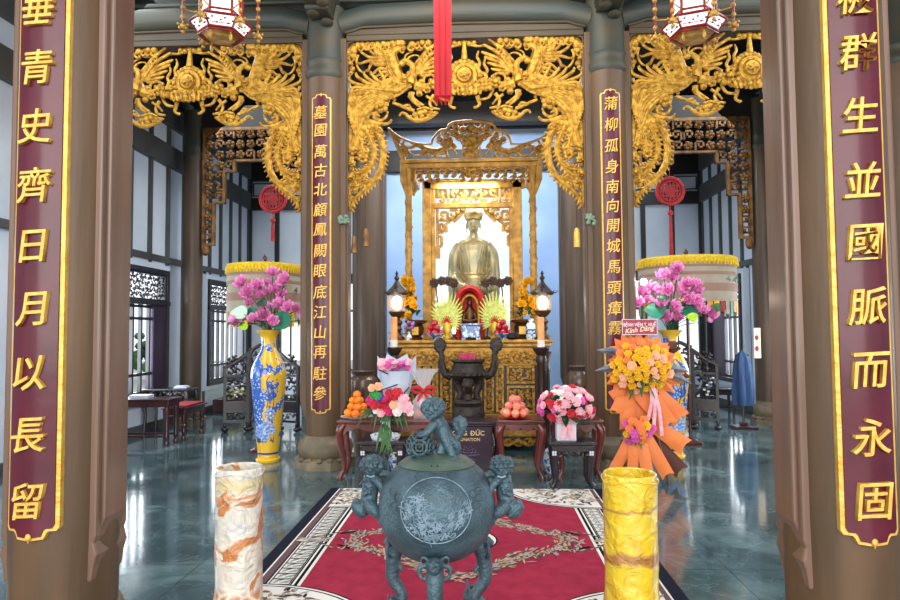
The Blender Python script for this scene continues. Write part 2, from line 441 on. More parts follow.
# ------------------------------------------------------------------ lintels and tie beams over the middle row
YM = 8.7
def lintel(x0, x1, label):
    t = thing('lintel', label, 'beam', ((x0 + x1) / 2, YM, 0), group='lintels over the middle row of pillars')
    w = (x1 - x0) / 2 - .3
    m = MB()
    m.box(-w, w, -.13, .13, 5.72, 5.8)
    m.tube([(-w - .02, -.14, 5.83), (-w + .1, -.14, 5.86), (-w + .22, -.14, 5.9), (0, -.14, 5.92), (w - .22, -.14, 5.9), (w - .1, -.14, 5.86), (w + .02, -.14, 5.83)], .02, 6)
    poly = [(-w, 5.8)] + [(w, 5.8), (w, 5.84), (w - .15, 5.88), (0, 5.93), (-w + .15, 5.88), (-w, 5.84)]
    m.prism(poly, -.13, .13)
    for s in (-1, 1):                                              # small rounded corner
        m.prism([(s * w, 5.72), (s * (w - .12), 5.72), (s * (w - .03), 5.69), (s * w, 5.6)][::-s], -.12, .12)
    m.build('head_rail', 'wood_lintel', t, bevel=.01)
    m = MB(); m.tube([(-w - .1, 0, 5.98), (-w + .3, 0, 6.08), (0, 0, 6.12), (w - .3, 0, 6.08), (w + .1, 0, 5.98)], .19, 20)
    m.build('tie_beam', 'wood_green', t)
    m = MB(); m.box(-w - .3, w + .3, -.1, .1, 6.42, 6.75); m.box(-w - .3, w + .3, -.07, .1, 6.3, 6.36)
    m.build('upper_beam', 'wood_green', t, bevel=.02)
lintel(-1.9, 1.9, 'middle lintel above the frieze that frames the altar')
lintel(-5.7, -1.9, 'left lintel behind the left hanging lantern')
lintel(1.9, 5.7, 'right lintel behind the right hanging lantern')
for x, lb in ((-1.9, 'left'), (1.9, 'right')):                    # carved corbels over the pillar heads
    t = thing('corbel', '%s carved corbel flaring forward above the middle %s pillar' % (lb, lb), 'corbel', (x, 8.7, 5.85), group='corbels over the pillars')
    m = MB()
    for k in range(8):
        f = k / 7; m.box(-.15 - .05 * f, .15 + .05 * f, -.2 - 1.5 * f ** .7, 0, .05 + f * .42, .12 + f * .45)
    m.build('corbel_block', 'wood_green', t, bevel=.03)
    m = MB()
    for k in range(7):
        m.ell((random.Random(k).uniform(-.1, .1), -.28 - k * .16, .06 + k * .055), (.09, .12, .05), 10, 6)
    m.build('carving', 'wood_green', t)
lt = MB()
for x0, x1 in ((-5.5, -1.98), (2.06, 5.6), (-1.98, 2.06)): lt.box(x0, x1, 12.55, 12.8, 5.85, 6.3)
struct(lt.build('trim_6', 'wood_dark', smooth=False, bevel=.02))

# ------------------------------------------------------------------ couplet boards
def board(name, label, x, y, r, wd, z0, z1, chars, pr, csize, kink=0):
    """lacquered board curved round the front of a pillar; chars = [(glyph, z)]"""
    t = thing(name, label, 'board', (x, y, 0), group='red and gold couplet boards')
    R0 = r + .02; h = wd / 2; n = 24
    def lo(u):                       # u in -1..1 lower outline offset
        a = abs(u)
        if a > .93: return .14 * wd + (a - .93) * 3 * wd * .35
        if a > .62: return .14 * wd
        if a > .5: return .14 * wd * (a - .5) / .12
        return -.03 * wd * (1 - a / .5)
    def strips(mb, hw, rad, dz, d):
        vs = []; fs = []
        for i in range(n + 1):
            u = -1 + 2 * i / n; xx = u * hw; e = lo(u)
            for q in (rad, rad - d):
                yy = -math.sqrt(max(q * q - xx * xx, 0))
                vs += [(xx, yy, z0 + e + dz), (xx, yy, z1 - e - dz)]
        for i in range(n):
            a = i * 4; b = a + 4
            fs += [(a, b, b + 1, a + 1), (a + 2, a + 3, b + 3, b + 2), (a, a + 2, b + 2, b), (a + 1, b + 1, b + 3, a + 3)]
        fs += [(0, 1, 3, 2), (n * 4, n * 4 + 2, n * 4 + 3, n * 4 + 1)]
        mb.add(vs, fs)
    b1 = MB(); strips(b1, h, R0 + .004, 0, .03); b1.build('gilt_border', 'gold_paint', t)
    b2 = MB(); strips(b2, h - wd * .065, R0 + .012, wd * .055, .02); b2.build('lacquer_panel', 'purple', t)
    for zz, q in ((z0, 1), (z1, -1)):
      k = MB(); k.ell((0, -R0 - .01, zz + q * .05 * wd), (.06 * wd, .01, .07 * wd), 10, 6); k.tube([(0, -R0 - .01, zz + q * .08 * wd), (0, -R0 - .01, zz - q * .06 * wd)], [.04 * wd, .01 * wd], 8); k.build('bud_ornament', 'gold_paint', t)
    for ch, z in chars:
        glyph_obj('gilt_character', ch, csize, .017, 'gold_paint', t, (0, -R0 - .012, z), bold=csize * (.007 if r < .26 else .004), slant=.1, sx=.95)
    return t
def zs(lst, x, Y): return [(c, P(x, py, Y).z) for c, py in lst]
board('couplet_board', 'wide purple board with gilt characters ending in 留 on the near left pillar', -1.935, 3.26, .25, .25,
      P(38, 541, 2.97).z, 5.3, zs([('名', -53), ('垂', 8), ('青', 67), ('史', 126), ('齊', 185), ('日', 246), ('月', 309), ('以', 373), ('長', 435), ('留', 501)], 40, 2.97), 1, .178)
board('couplet_board', 'wide purple board with gilt characters ending in 固 on the near right pillar', 1.895, 3.26, .25, .25,
      P(862, 546, 2.97).z, 5.3, zs([('被', -4), ('群', 52), ('生', 115), ('並', 180), ('國', 242), ('脈', 306), ('而', 370), ('永', 437), ('固', 501)], 860, 2.97), 1, .178)
board('couplet_board', 'narrow purple board with gilt characters ending in 參 on the middle left pillar', -1.9, 8.7, .27, .26,
      P(320, 413, 8.43).z, P(320, 95, 8.43).z, zs(list(zip('墓園萬古北顧鳳闕眼底江山再駐參', (113, 131, 152, 171, 190, 210, 230, 251, 271, 292, 312, 332, 352, 373, 393))), 320, 8.42), 1, .19)
board('couplet_board', 'narrow purple board on the middle right pillar, its foot hidden by orange flowers', 1.9, 8.7, .27, .26,
      P(612, 413, 8.43).z, P(612, 90, 8.43).z, zs(list(zip('蒲柳孤身南向開城馬頭瘴霧', (104, 125, 146, 167, 187, 206, 226, 246, 267, 288, 308, 328))), 612, 8.42), 1, .19)
# ------------------------------------------------------------------ gilded phoenix friezes
def FZ(u, v): return (u / 74.7, 0, -v / 74.7)
rnd = random.Random(7)
def gold_half():
    """one phoenix with clouds, in frieze coordinates (u right of centre, v below the top edge)"""
    m = MB(); S = 1 / 74.7
    def T(pts, w, n=None, yo=0, fy=.8, seg=7):
        q = [Vector((u * S, yo, -v * S)) for u, v in pts]
        if len(q) > 2: q = spl(q, n or 5 * len(q))
        m.tube(q, [x * S for x in w] if hasattr(w, '__len__') else w * S, seg, fy)
    def B(u, v, r, ry=None, rz=None, yo=0): m.ell((u * S, yo, -v * S), (r * S, (ry or r * .8) * S, (rz or r) * S), 9, 6)
    def rosette(u, v, r, yo=-.03):
        B(u, v, r * .45, yo=yo - .03)
        for k in range(6):
            a = k * PI / 3 + .3; B(u + math.cos(a) * r * .6, v + math.sin(a) * r * .6, r * .42, yo=yo)
    def cloudrow(pts, r, step=5):
        for (a, b), (c, d) in zip(pts, pts[1:]):
            L = math.hypot(c - a, d - b); k = max(1, int(L / step))
            for i in range(k):
                t = (i + .5) / k; u = a + (c - a) * t + rnd.uniform(-1, 1); v = b + (d - b) * t + rnd.uniform(-1, 1); rr = r * rnd.uniform(.75, 1.2)
                B(u, v, rr, yo=rnd.uniform(-.03, .0)); 
                if rnd.random() < .6: T([(u, v), (u + rr, v + rr * .8), (u + rr * .3, v + rr * 1.6), (u - rr * .4, v + rr)], [rr * .4, rr * .25], yo=-.03)
    # clouds on the border
    cloudrow([(34, 3), (56, 3)], 3.6); cloudrow([(60, 2), (90, 2), (116, 3)], 3.8); cloudrow([(60, 7), (80, 8)], 3)
    cloudrow([(113, 4), (114, 16)], 4.4, 4); cloudrow([(115, 18), (115.5, 33)], 3.0, 5)
    T([(2, 1), (8, 3), (14, 6), (24, 6)], [1.6, .8]); T([(36, 4), (44, 8), (52, 6)], 1.4)
    # upper left wing: curved feathers
    root = (51, 34)
    for i, (tu, tv) in enumerate([(24, 0), (19, 5), (17, 12), (20, 17), (23, 23), (27, 29), (33, 33)]):
        mu, mv = (root[0] + tu) / 2 + 2 - i * .2, (root[1] + tv) / 2 - 4 + i * .9
        T([(root[0] - i, root[1] - i * .4), (mu, mv), (tu + 3, tv + 1.5), (tu, tv)], [3.0, 2.3, 1.6, .7], yo=-.02 + .004 * i)
    T([(33, 3), (38, 10), (45, 19), (52, 28)], [1.2, 2.6, 3, 3.5])
    for i in range(7): T([(35 + i * 2.3, 8 + i * 3.2), (33 + i * 2.2, 12 + i * 3.1), (35 + i * 2.2, 15 + i * 3.1)], [1.5, .7], yo=-.04)
    # neck and head
    T([(55, 44), (52, 33), (53, 25), (60, 21), (66, 24)], [6, 4.2, 3, 3.2, 2.6], yo=-.04)
    B(63, 24, 3.6, yo=-.07); T([(66, 25), (69, 27), (68, 30)], [1.8, .5], yo=-.06); T([(60, 21), (55, 15), (48, 14), (43, 18)], [1.4, .6]); T([(61, 20), (59, 13), (52, 10)], [1.3, .6])
    # second wing mass rising to the right
    T([(62, 44), (68, 34), (72, 24), (74, 12), (66, 6)], [5, 6, 7, 6, 3], yo=-.02)
    for i in range(16):
        t = i / 15; u = 64 + 12 * t; v = 40 - 30 * t
        T([(u, v), (u + 4, v + 1.5), (u + 7.5, v - 1)], [2.2, .6], yo=-.06)
    for i, (tu, tv, mu, mv) in enumerate([(101, 3, 92, 12), (106, 9, 97, 15), (108, 20, 97, 19), (100, 28, 94, 22), (96, 32, 86, 27), (92, 34, 82, 31), (86, 36, 77, 34), (97, 1, 86, 10)]):
        T([(76, 16 + i * 2), (mu - 6, mv + 1), (mu, mv), (tu - 2, tv + 1.5), (tu, tv)], [3, 2.2, 1.7, 1.3, .6], yo=-.02)
    T([(108, 12), (110, 18), (108, 26), (103, 30), (98, 27)], [1.3, 1.3, .8])
    B(85, 8, 3.4); T([(84, 6), (89, 4), (91, 9), (86, 12)], 1.3, yo=-.03)
    # body
    T([(50, 36), (62, 42), (78, 47), (95, 51), (106, 58), (113, 70)], [6, 9, 10, 10, 9.5, 7], yo=0, fy=.7)
    for i in range(90):
        t = rnd.random(); u = 54 + 52 * t; v = 40 + 15 * t + rnd.uniform(-8, 8); B(u, v, 1.7, yo=-.085 + abs(v - 40 - 15 * t) * .005)
    # right wing over the body: long feathers curling up
    for i, (tu, tv) in enumerate([(77, 30), (86, 30), (95, 31), (102, 31.5), (110, 32), (117, 36), (116, 44), (117, 51), (117.5, 59)]):
        u0 = 72 + i * 4.2; v0 = 44 + i * 1.4
        T([(u0 - 8, v0), (u0 + 2, v0 - 2.5), (tu - 3, tv + 5), (tu, tv)], [2.6, 2.4, 1.8, 1.2], yo=-.05)
    # streaming tail plumes
    for i in range(9):
        T([(50 + i * 2, 40 + i * 1.6), (66 + i * 1.5, 54 - i * .3), (86 + i * 1.8, 62 - i * 1.6), (102 + i * 1.4, 78 - i * 3.5), (110 + i * .9, 100 - i * 3)], [1.8, 2.2, 2.2, 2.2, 1.6], yo=-.04 - .004 * i)
    T([(95, 66), (104, 80), (110, 96), (113, 112)], [4, 5, 5, 4], yo=.0); T([(108, 60), (114, 80), (115.5, 105), (115, 130)], [4, 4, 3.2, 2.6], yo=.01)
    # legs, claws, clouds beneath
    T([(54, 52), (53, 58), (46, 63), (41, 66)], [3.4, 2.6, 1.6, 1]); T([(56, 55), (52, 61), (45, 67)], [2.4, 1.2]); 
    T([(73, 62), (66, 65), (57, 69), (51, 71)], [1.8, 1.6, 2]); T([(62, 66), (57, 65), (54, 69)], 1.3)
    for u, v, r in ((30, 74, 2.4), (35, 73, 3.4), (40, 72, 4), (45, 73, 3.8), (50, 75, 3.2), (36, 76, 3), (43, 77.5, 3), (49, 78.5, 2.4), (55, 77, 2)): B(u, v, r)
    T([(27, 73), (36, 78.5), (47, 81), (55, 79), (60, 74), (64, 73), (66, 76)], [1.2, 2, 2.4, 2, 1.6, 1.3, 1])
    T([(32, 72), (40, 69), (48, 71)], 1.3, yo=-.04)
    T([(31, 55), (35, 62), (33, 68), (25, 70)], [2.2, 1.6, 1.5, 1.2]); T([(39, 56), (33, 60), (28, 66)], [1.6, 1])
    rosette(31, 44, 6.5); B(31, 44, 4); rosette(38, 50, 4.5); T([(27, 38), (35, 34), (41, 38), (40, 47)], [1.6, 1.4, 1.2])
    T([(36, 46), (43, 47), (50, 45)], [3.5, 4.5, 5], yo=0); B(44, 41, 3); B(46, 53, 3.6); B(41, 45, 3)
    rosette(84, 66, 7.5); B(84, 66, 5); T([(78, 62), (75, 56), (70, 60)], 1.6); T([(88, 70), (92, 76), (86, 80), (80, 77), (78, 71)], [2, 2.2, 1.6, 1])
    T([(74, 79.5), (77, 83), (84, 84), (95, 82), (104, 80)], [1.2, 1.5, 2, 3.4, 4]); T([(86, 76), (92, 73), (100, 74), (108, 80)], [1, 2, 3, 3])
    for u, v, r in ((86, 91, 3.5), (90, 88, 4.4), (96, 86, 5), (102, 88, 5), (94, 92, 4), (106, 94, 4.5), (100, 82, 5), (110, 86, 5)): B(u, v, r)
    rosette(89, 90, 5)
    # serrated tail bands
    def saw(pts, w, side, tooth=3.2, n=60):
        q = spl([Vector((u, v, 0)) for u, v in pts], n)
        m.tube([Vector((p.x * S, 0, -p.y * S)) for p in q], [x * S for x in w], 7, .8)
        m.tube([Vector((p.x * S, -.03, -p.y * S)) for p in q], w[0] * .35 * S, 5, .8)
        d = 0
        for i in range(1, n):
            d += (q[i] - q[i - 1]).length
            if d > 3.6:
                d = 0; t = (q[i] - q[i - 1]).normalized(); nn = Vector((-t.y, t.x, 0)); ww = w[0] + (w[-1] - w[0]) * i / n
                for sd in ((1, -1) if side == 0 else (side,)):
                    a = q[i] + nn * sd * ww * .6; b = q[i] + nn * sd * (ww + tooth) + t * 1.6
                    m.tube([(a.x * S, 0, -a.y * S), (b.x * S, -.01, -b.y * S)], [2.1 * S, .5 * S], 5, .8)
    saw([(92, 90), (85, 100), (82.5, 114), (85, 130), (92, 142), (104, 153), (111, 160), (116, 171)], [3.6, 3.6, 3.4, 2.6, 1.6], 1)
    saw([(101, 88), (95, 100), (92, 112), (95, 126), (104, 133), (115, 134)], [3.2, 3.2, 2.4, 2], 0)
    saw([(110, 90), (105, 102), (103, 112), (107, 120)], [2.6, 2.4, 1.8], 0)
    saw([(91, 141), (101, 144), (110, 147), (117, 147)], [2.2, 2.4, 2], 0, 2.4)
    saw([(97, 128), (103, 138), (112, 141), (117, 139)], [2, 2, 1.6], 0, 2)
    for u, v, r in ((103, 119, 5.5), (113, 111, 5), (114, 124, 4), (115, 138, 4.4), (111, 152, 3.2), (114, 160, 3)): rosette(u, v, r); B(u, v, r * .7)
    T([(103, 119), (98, 112), (103, 106), (110, 108)], 1.4); T([(116, 150), (117, 160), (116.5, 170)], [2, 1.6, 1])
    return m
def gold_centre():
    m = MB(); S = 1 / 74.7
    def T(pts, w, yo=0, fy=.8):
        q = [Vector((u * S, yo, -v * S)) for u, v in pts]
        if len(q) > 2: q = spl(q, 5 * len(q))
        m.tube(q, [x * S for x in w] if hasattr(w, '__len__') else w * S, 7, fy)
    def B(u, v, r, yo=0, k=.8): m.ell((u * S, yo, -v * S), (r * S, r * k * S, r * S), 10, 7)
    T([(0, -1), (0, 9), (0, 20)], [1.6, 2.4, 3.6]); B(0, 2, 3.2); B(-5, 3, 3); B(5, 3, 3); B(-10, 2, 2.6); B(10, 2, 2.6)
    m.lathe([(13 * S, 0), (12.5 * S, .05), (9 * S, .06), (8.5 * S, .05), (7 * S, .09), (0, .1)], 24, M=Matrix.Translation((0, 0, -37 * S)) @ Matrix.Rotation(PI / 2, 4, 'X'))
    for k in range(13):
        a = PI + k * PI / 12; B(math.cos(a) * 15.5, 37 + math.sin(a) * 15.5, 3.1)
    for k in range(5): T([(0, 37), (math.cos(k * 1.26) * 5, 37 + math.sin(k * 1.26) * 5)], [2, 1], yo=-.1)
    r_ = random.Random(3)
    for u in range(-26, 27, 4):
        for v in (44, 48, 52):
            if abs(u) < 8 and v < 48: continue
            B(u + r_.uniform(-1, 1), v + r_.uniform(-1, 1) - abs(u) * .05, r_.uniform(2.4, 3.4), yo=r_.uniform(-.05, 0))
    for k in range(7): B(-15 + k * 5, 55 - abs(k - 3) * .6, 2.7, yo=-.02)
    for k in range(8): T([(-17 + k * 4.8, 49), (-16 + k * 4.6, 54), (-14 + k * 4.2, 57)], [2, 1], yo=-.05)
    for s in (-1, 1):
        T([(s * 20, 46), (s * 22, 38), (s * 19, 34), (s * 16, 37)], [2.6, 2, 1.2]); B(s * 20, 42, 4)
        T([(s * 13, 57), (s * 14, 62), (s * 15, 66), (s * 11, 69), (s * 9.5, 68)], [2.4, 1.6, 1.2])
        T([(s * 14.5, 11), (s * 13, 17), (s * 15.5, 23), (s * 13.5, 30)], [.8, 1.5, 1.6, 2]); T([(s * 22, 17), (s * 20, 24), (s * 23, 31), (s * 20, 37)], [.8, 1.5, 1.6, 2])
        T([(s * 26, 40), (s * 28.5, 50), (s * 24, 59), (s * 16, 61)], [1.4, 1.6, 1.2]); T([(s * 3, 3), (s * 12, 6), (s * 20, 5)], [1.5, .8])
    return m
half = gold_half(); cen = gold_centre()
half_me = {}
def frieze(xc, label, first=[None]):
    t = thing('phoenix_frieze', label, 'frieze', (xc, 8.64, 5.715), group='gilded phoenix friezes between the pillars')
    if first[0] is None:
        a = half.build('phoenix', 'gold', t); c = cen.build('sun_ornament', 'gold', t); first[0] = (a.data, c.data)
    else:
        inst('phoenix', first[0][0], t, (0, 0, 0)); inst('sun_ornament', first[0][1], t, (0, 0, 0))
    o = inst('phoenix', first[0][0], t, (0, 0, 0)); o.scale = (-1, 1, 1)
    return t
frieze(0, 'gilded phoenix openwork frieze in the middle bay above the altar')
frieze(-3.79, 'gilded phoenix openwork frieze in the left bay behind the left lantern')
frieze(3.79, 'gilded phoenix openwork frieze in the right bay behind the right lantern')
# jade-green scroll brackets where the tips meet the pillars, and small hanging bells
mat('jade', rgb(132, 158, 136), .6, 0, rgb(96, 120, 100), 20, .3, 60)
for px in (343, 592):
    p = P(px, 219, 8.5); m = MB()
    rr = random.Random(px)
    for k in range(9): m.ell((rr.uniform(-.06, .06), 0, rr.uniform(-.06, .06)), (.032, .03, .03), 8, 5)
    m.tube([(-.08, 0, .03), (0, -.02, .0), (.08, 0, -.04)], .018, 6)
    o = m.build('scroll_bracket', 'jade'); o.location = (p.x, 8.53, p.z); tag(o, 'small green carved scroll on the %s edge of the middle %s pillar' % (('right', 'left') if px < 400 else ('left', 'right')), 'bracket', 'green scroll brackets at the tips of the middle frieze')
for i, (px, py, L, lb) in enumerate(((366, 238, 17, 'brass bell hanging by a chain just right of the middle left pillar'), (354, 245, 16, 'brass cone bell beside the middle left pillar, lower left of the pair'), (577, 238, 18, 'brass bell hanging by a chain just left of the middle right pillar'))):
    p = P(px, py, 8.64)
    t = thing('hanging_bell', lb, 'bell', p, group='bells hanging from the middle frieze')
    s = 1 / 74.
    MB().lathe([(3.4 * s, -L / 2 * s), (3.1 * s, -L / 2 * s + .02), (3 * s if i != 1 else 2 * s, L / 4 * s), (2.2 * s, L / 2 * s), (.002, L / 2 * s + .02)], 14).build('bell_body', 'gold_brown' if i != 2 else 'gold_paint', t)
    MB().tube([(0, 0, L / 2 * s), (0, 0, L / 2 * s + .5)], .006, 5).build('chain', 'wood_dark', t)

# ------------------------------------------------------------------ fretwork friezes of the rear row
def keyspiral(m, x, z, c, w, d, flip=1):
    """square spiral (Greek key) in a cell of size c"""
    h = c / 2 - w
    pts = [(-h, -h), (-h, h), (h, h), (h, -h * .4), (-h * .25, -h * .4), (-h * .25, h * .3)]
    pts = [(px * flip, pz) for px, pz in pts]
    for (a, b), (e, f) in zip(pts, pts[1:]):
        m.box(x + min(a, e) - w / 2, x + max(a, e) + w / 2, -d, d, z + min(b, f) - w / 2, z + max(b, f) + w / 2)
def fret(width):
    """top band with a stepped drop down the outer (x=0) side; x grows to the inner side"""
    m = MB(); px = 1 / 50.5; rr = random.Random(11)
    def H(x):                                          # height of the work below the lintel, px
        x = x / px
        for lim, h in ((6, 122), (11, 92), (16, 78), (22, 62), (30, 44), (44, 36), (60, 32), (72, 40), (102, 50)):
            if x < lim: return h
        return 34
    c = 10.5 * px; n = int(width / c)
    last = None
    for i in range(n + 1):
        x = i * c
        hh = int(H(x + c / 2) * px / c)
        for k in range(hh):
            z = -(k + .5) * c; t = rr.random()
            if t < .42: keyspiral(m, x + c / 2, z, c * 1.05, .034, .03, rr.choice((-1, 1)))
            elif t < .8:
                for q in range(5):
                    a = q * 1.257 + t * 5; m.ell((x + c / 2 + math.cos(a) * c * .26, 0, z + math.sin(a) * c * .26), (c * .2, .05, c * .2), 7, 5)
                m.ell((x + c / 2, -.03, z), (c * .16, .05, c * .16), 7, 5)
            else:
                m.tube(spl([(x, 0, z + c * .4), (x + c * .5, 0, z + c * .1), (x + c * .3, 0, z - c * .3), (x + c * .9, 0, z - c * .4)], 9), [.03, .04, .02], 6)
        zb = -hh * c
        m.box(x - .02, x + c + .02, -.045, .045, zb - .045, zb + .0)
        if last is not None and abs(last - zb) > .01: m.box(x - .025, x + .02, -.045, .045, min(last, zb) - .045, max(last, zb))
        last = zb
    m.box(-.02, .03, -.05, .05, -122 * px, 0); m.ell((.04, 0, -122 * px), (.08, .06, .12), 8, 6)
    m.box(0, width, -.05, .05, -.04, .02)
    return m
fm = fret(3.3)
t = thing('fretwork_frieze', 'brown fretwork frieze of square keys behind the left golden phoenix', 'frieze', (-5.26, 12.55, 5.83), group='fretwork friezes of the rear row'); fo = fm.build('fretwork', 'gold_brown', t)
t = thing('fretwork_frieze', 'brown fretwork frieze of square keys behind the right golden phoenix', 'frieze', (5.36, 12.55, 5.83), group='fretwork friezes of the rear row'); o = inst('fretwork', fo.data, t, (0, 0, 0)); o.scale = (-1, 1, 1)

# ------------------------------------------------------------------ red round ornaments of knotted cord
mat('red_cord', rgb(178, 34, 44), .6, 0, rgb(140, 20, 30), 8)
mat('red_silk', rgb(206, 18, 38), .6, 0, rgb(180, 12, 30), 3, stretch=(20, 20, 1))
def medallion(px, py, tail, label):
    Y = 11.4; p = P(px, py, Y); s = Y / 650
    t = thing('round_ornament', label, 'ornament', p, group='red round hanging ornaments')
    m = MB(); R0 = 13 * s
    m.tube([(R0 * math.cos(a), 0, R0 * math.sin(a)) for a in [k * 2 * PI / 28 for k in range(28)]], .035, 6, closed=True)
    m.tube([(R0 * .78 * math.cos(a), 0, R0 * .78 * math.sin(a)) for a in [k * 2 * PI / 28 for k in range(28)]], .02, 6, closed=True)
    m.build('ring', 'red_cord', t)
    m = MB()
    for k in range(-2, 3): m.box(k * .06 - .015, k * .06 + .015, -.012, .012, -.17 + abs(k) * .02, .17 - abs(k) * .02)
    for k in range(-1, 2): m.box(-.16, .16, -.014, .014, k * .09 - .015, k * .09 + .015)
    m.lathe([(.1, -.01), (.1, .01)], 16, M=Matrix.Rotation(PI / 2, 4, 'X')); m.build('fret_centre', 'red_cord', t)
    m = MB(); m.tube([(0, 0, -R0), (0, 0, -R0 - .12)], .008, 5); m.ell((0, 0, -R0 - .16), (.05, .04, .05), 8, 6)
    m.tube([(0, 0, -R0 - .2), (0, 0, -R0 - tail * s)], [.025, .035, .04], 8); m.build('tassel', 'red_cord', t)
    MB().tube([(0, 0, R0), (0, 0, 7.4 - p.z)], .005, 4).build('cord', 'red_cord', t)
medallion(273, 199, 30, 'red round ornament hanging behind the left golden phoenix')
medallion(670, 191, 62, 'red round ornament with a long tassel hanging behind the right golden phoenix')
# long red silk tassel near the middle lintel
p = P(443, 96, 6.0)
t = thing('silk_tassel', 'long bright red silk streamer hanging in front of the middle frieze', 'streamer', (p.x, 6.0, p.z))
for k, dx in enumerate((-.052, 0, .052)):
    m = MB(); m.tube(spl([(dx, (k % 2) * .012, 2.75), (dx * 1.05, 0, 1.4), (dx, 0, .5), (dx * 1.0, 0, 0)], 14), [.03, .033, .032, .03], 10, .5)
    for j in range(5): m.tube([(dx - .022 + j * .011, 0, .02), (dx - .024 + j * .012, 0, -.045 - .02 * ((j * 7 + k) % 3))], [.006, .003], 4)
    m.build('silk_strand', 'red_silk', t)
MB().box(-.1, .1, -.04, .04, 2.72, 2.8).build('hanging_bar', 'red_cord', t)

# ------------------------------------------------------------------ hanging hexagonal lanterns
mat('lantern_red', rgb(150, 28, 34), .35, 0, rgb(110, 20, 24), 8, coat=.3)
mat('lantern_pane', rgb(250, 244, 240), .6, emit=(1, .93, .9, 1), es=.75)
mat('lantern_pink', rgb(240, 190, 195), .6, emit=(1, .75, .78, 1), es=.3)
def hexpts(r, z, rot=0): return [(r * math.cos(rot + k * PI / 3), r * math.sin(rot + k * PI / 3), z) for k in range(6)]
def lantern(px, label):
    Y = 6.8; p = P(px, 40, Y)
    t = thing('hanging_lantern', label, 'lantern', (p.x, Y, p.z), R(21) if px < 450 else R(-19), group='hexagonal palace lanterns')
    R1, R2 = .2, .3                     # slim body, flared gallery
    z0, z1, z2, z3 = .06, .17, .26, .8
    # lower gallery: sloping painted panes in a red frame
    for k in range(6):
        a = hexpts(.235, z0)[k]; b = hexpts(.235, z0)[(k + 1) % 6]; c = hexpts(R2 + .02, z1)[(k + 1) % 6]; d = hexpts(R2 + .02, z1)[k]
        A, Bq, Cq, D = map(Vector, (a, b, c, d)); n = (Bq - A).cross(D - A).normalized() * .008
        m = MB(); m.add([A, Bq, Cq, D, A - n, Bq - n, Cq - n, D - n], [(0, 1, 2, 3), (7, 6, 5, 4), (0, 4, 5, 1), (1, 5, 6, 2), (2, 6, 7, 3), (3, 7, 4, 0)])
        m.build('gallery_pane', 'lantern_pane', t, smooth=False)
        m = MB()
        for q in range(7):
            f = (q + .5) / 7; e = .5 + .22 * math.sin(q * 2.1); c0 = (A.lerp(Bq, f)).lerp(D.lerp(Cq, f), e) + n * .6
            m.ell(c0, (.014, .014, .01), 6, 4)
        m.tube([A.lerp(D, .3).lerp(Bq.lerp(Cq, .3), x) + n * (.5) for x in (.1, .9)], .004, 4)
        m.build('painted_scroll', 'lantern_red', t)
    m = MB()
    for (r, z, w) in ((.235, z0, .014), (R2 + .02, z1, .016), (R1 + .02, z2, .014), (R1 + .02, z3, .016), (.235, z0 - .03, .01)):
        q = hexpts(r, z)
        for k in range(6): m.tube([q[k], q[(k + 1) % 6]], w, 6)
    for k in range(6):
        m.tube([hexpts(.235, z0)[k], hexpts(R2 + .02, z1)[k]], .012, 6); m.tube([hexpts(R1 + .02, z1)[k], hexpts(R1 + .02, z3)[k]], .014, 6)
        m.tube([hexpts(R2 + .02, z1)[k], hexpts(R1 + .02, z2)[k]], .008, 5)
    m.build('frame', 'lantern_red', t)
    m = MB(); m.lathe([(.15, 0), (.17, .03), (.23, .06), (.2, .075), (.1, .08)], 6); m.build('base_plate', 'gold_old', t)
    for k in range(6):
        a, b = hexpts(R1, z2 + .03)[k], hexpts(R1, z2 + .03)[(k + 1) % 6]; A, Bq = Vector(a), Vector(b); u = Vector((0, 0, z3 - z2 - .07))
        n = (Bq - A).cross(u).normalized() * .006
        m = MB(); m.add([A, Bq, Bq + u, A + u, A - n, Bq - n, Bq + u - n, A + u - n], [(0, 1, 2, 3), (7, 6, 5, 4), (0, 4, 5, 1), (1, 5, 6, 2), (2, 6, 7, 3), (3, 7, 4, 0)])
        m.build('pane', 'lantern_pane', t, smooth=False)
        # outrigger arm with gilt and red pendant
        d = Vector(hexpts(1, 0)[k]); m = MB(); m.tube([d * R1 + Vector((0, 0, z3)), d * .4 + Vector((0, 0, z3 + .05))], .012, 6); m.tube([d * R1 + Vector((0, 0, z2)), d * .37 + Vector((0, 0, z2 + .02))], .008, 6)
        ar = m.build('arm', 'gold_old', t)
        m = MB(); x = d * .385; m.tube([x + Vector((0, 0, z3 + .05)), x + Vector((0, 0, .16))], .013, 6); pd = m.build('pendant_rod', 'lantern_red', t)
        m = MB(); 
        m.tube([(x.x, x.y, .08), (x.x, x.y, .74)], .009, 6)
        for j in range(6): m.ell((x.x, x.y, .2 + j * .1), (.026, .026, .03), 8, 5)
        for (ox, oz, rr) in ((0, .1, .035), (.03, .08, .02), (-.03, .08, .02), (0, .04, .022), (.045, .12, .016), (-.045, .12, .016)): m.ell((x.x + ox, x.y, oz), (rr, rr * .8, rr), 8, 5)
        m.build('gilt_drop', 'gold_old', t)
    for k in (4, 5, 1, 2):
        d = Vector(hexpts(.2, 0)[k]); m = MB(); m.ell((d.x, d.y, -.03), (.02, .02, .045), 8, 6); m.ell((d.x, d.y, .03), (.012, .012, .03), 6, 5); m.tube([(d.x, d.y, -.03), (d.x, d.y, .06)], .006, 5); m.build('lower_drop', 'gold_old', t)
    MB().tube([(0, 0, z3), (0, 0, 6.72 - p.z)], .012, 6).build('hanging_rod', 'wood_dark', t)
    MB().lathe([(.28, z3), (.3, z3 + .03), (.2, z3 + .12), (.05, z3 + .2), (0, z3 + .2)], 6).build('roof_cap', 'lantern_red', t, smooth=False)
    return t
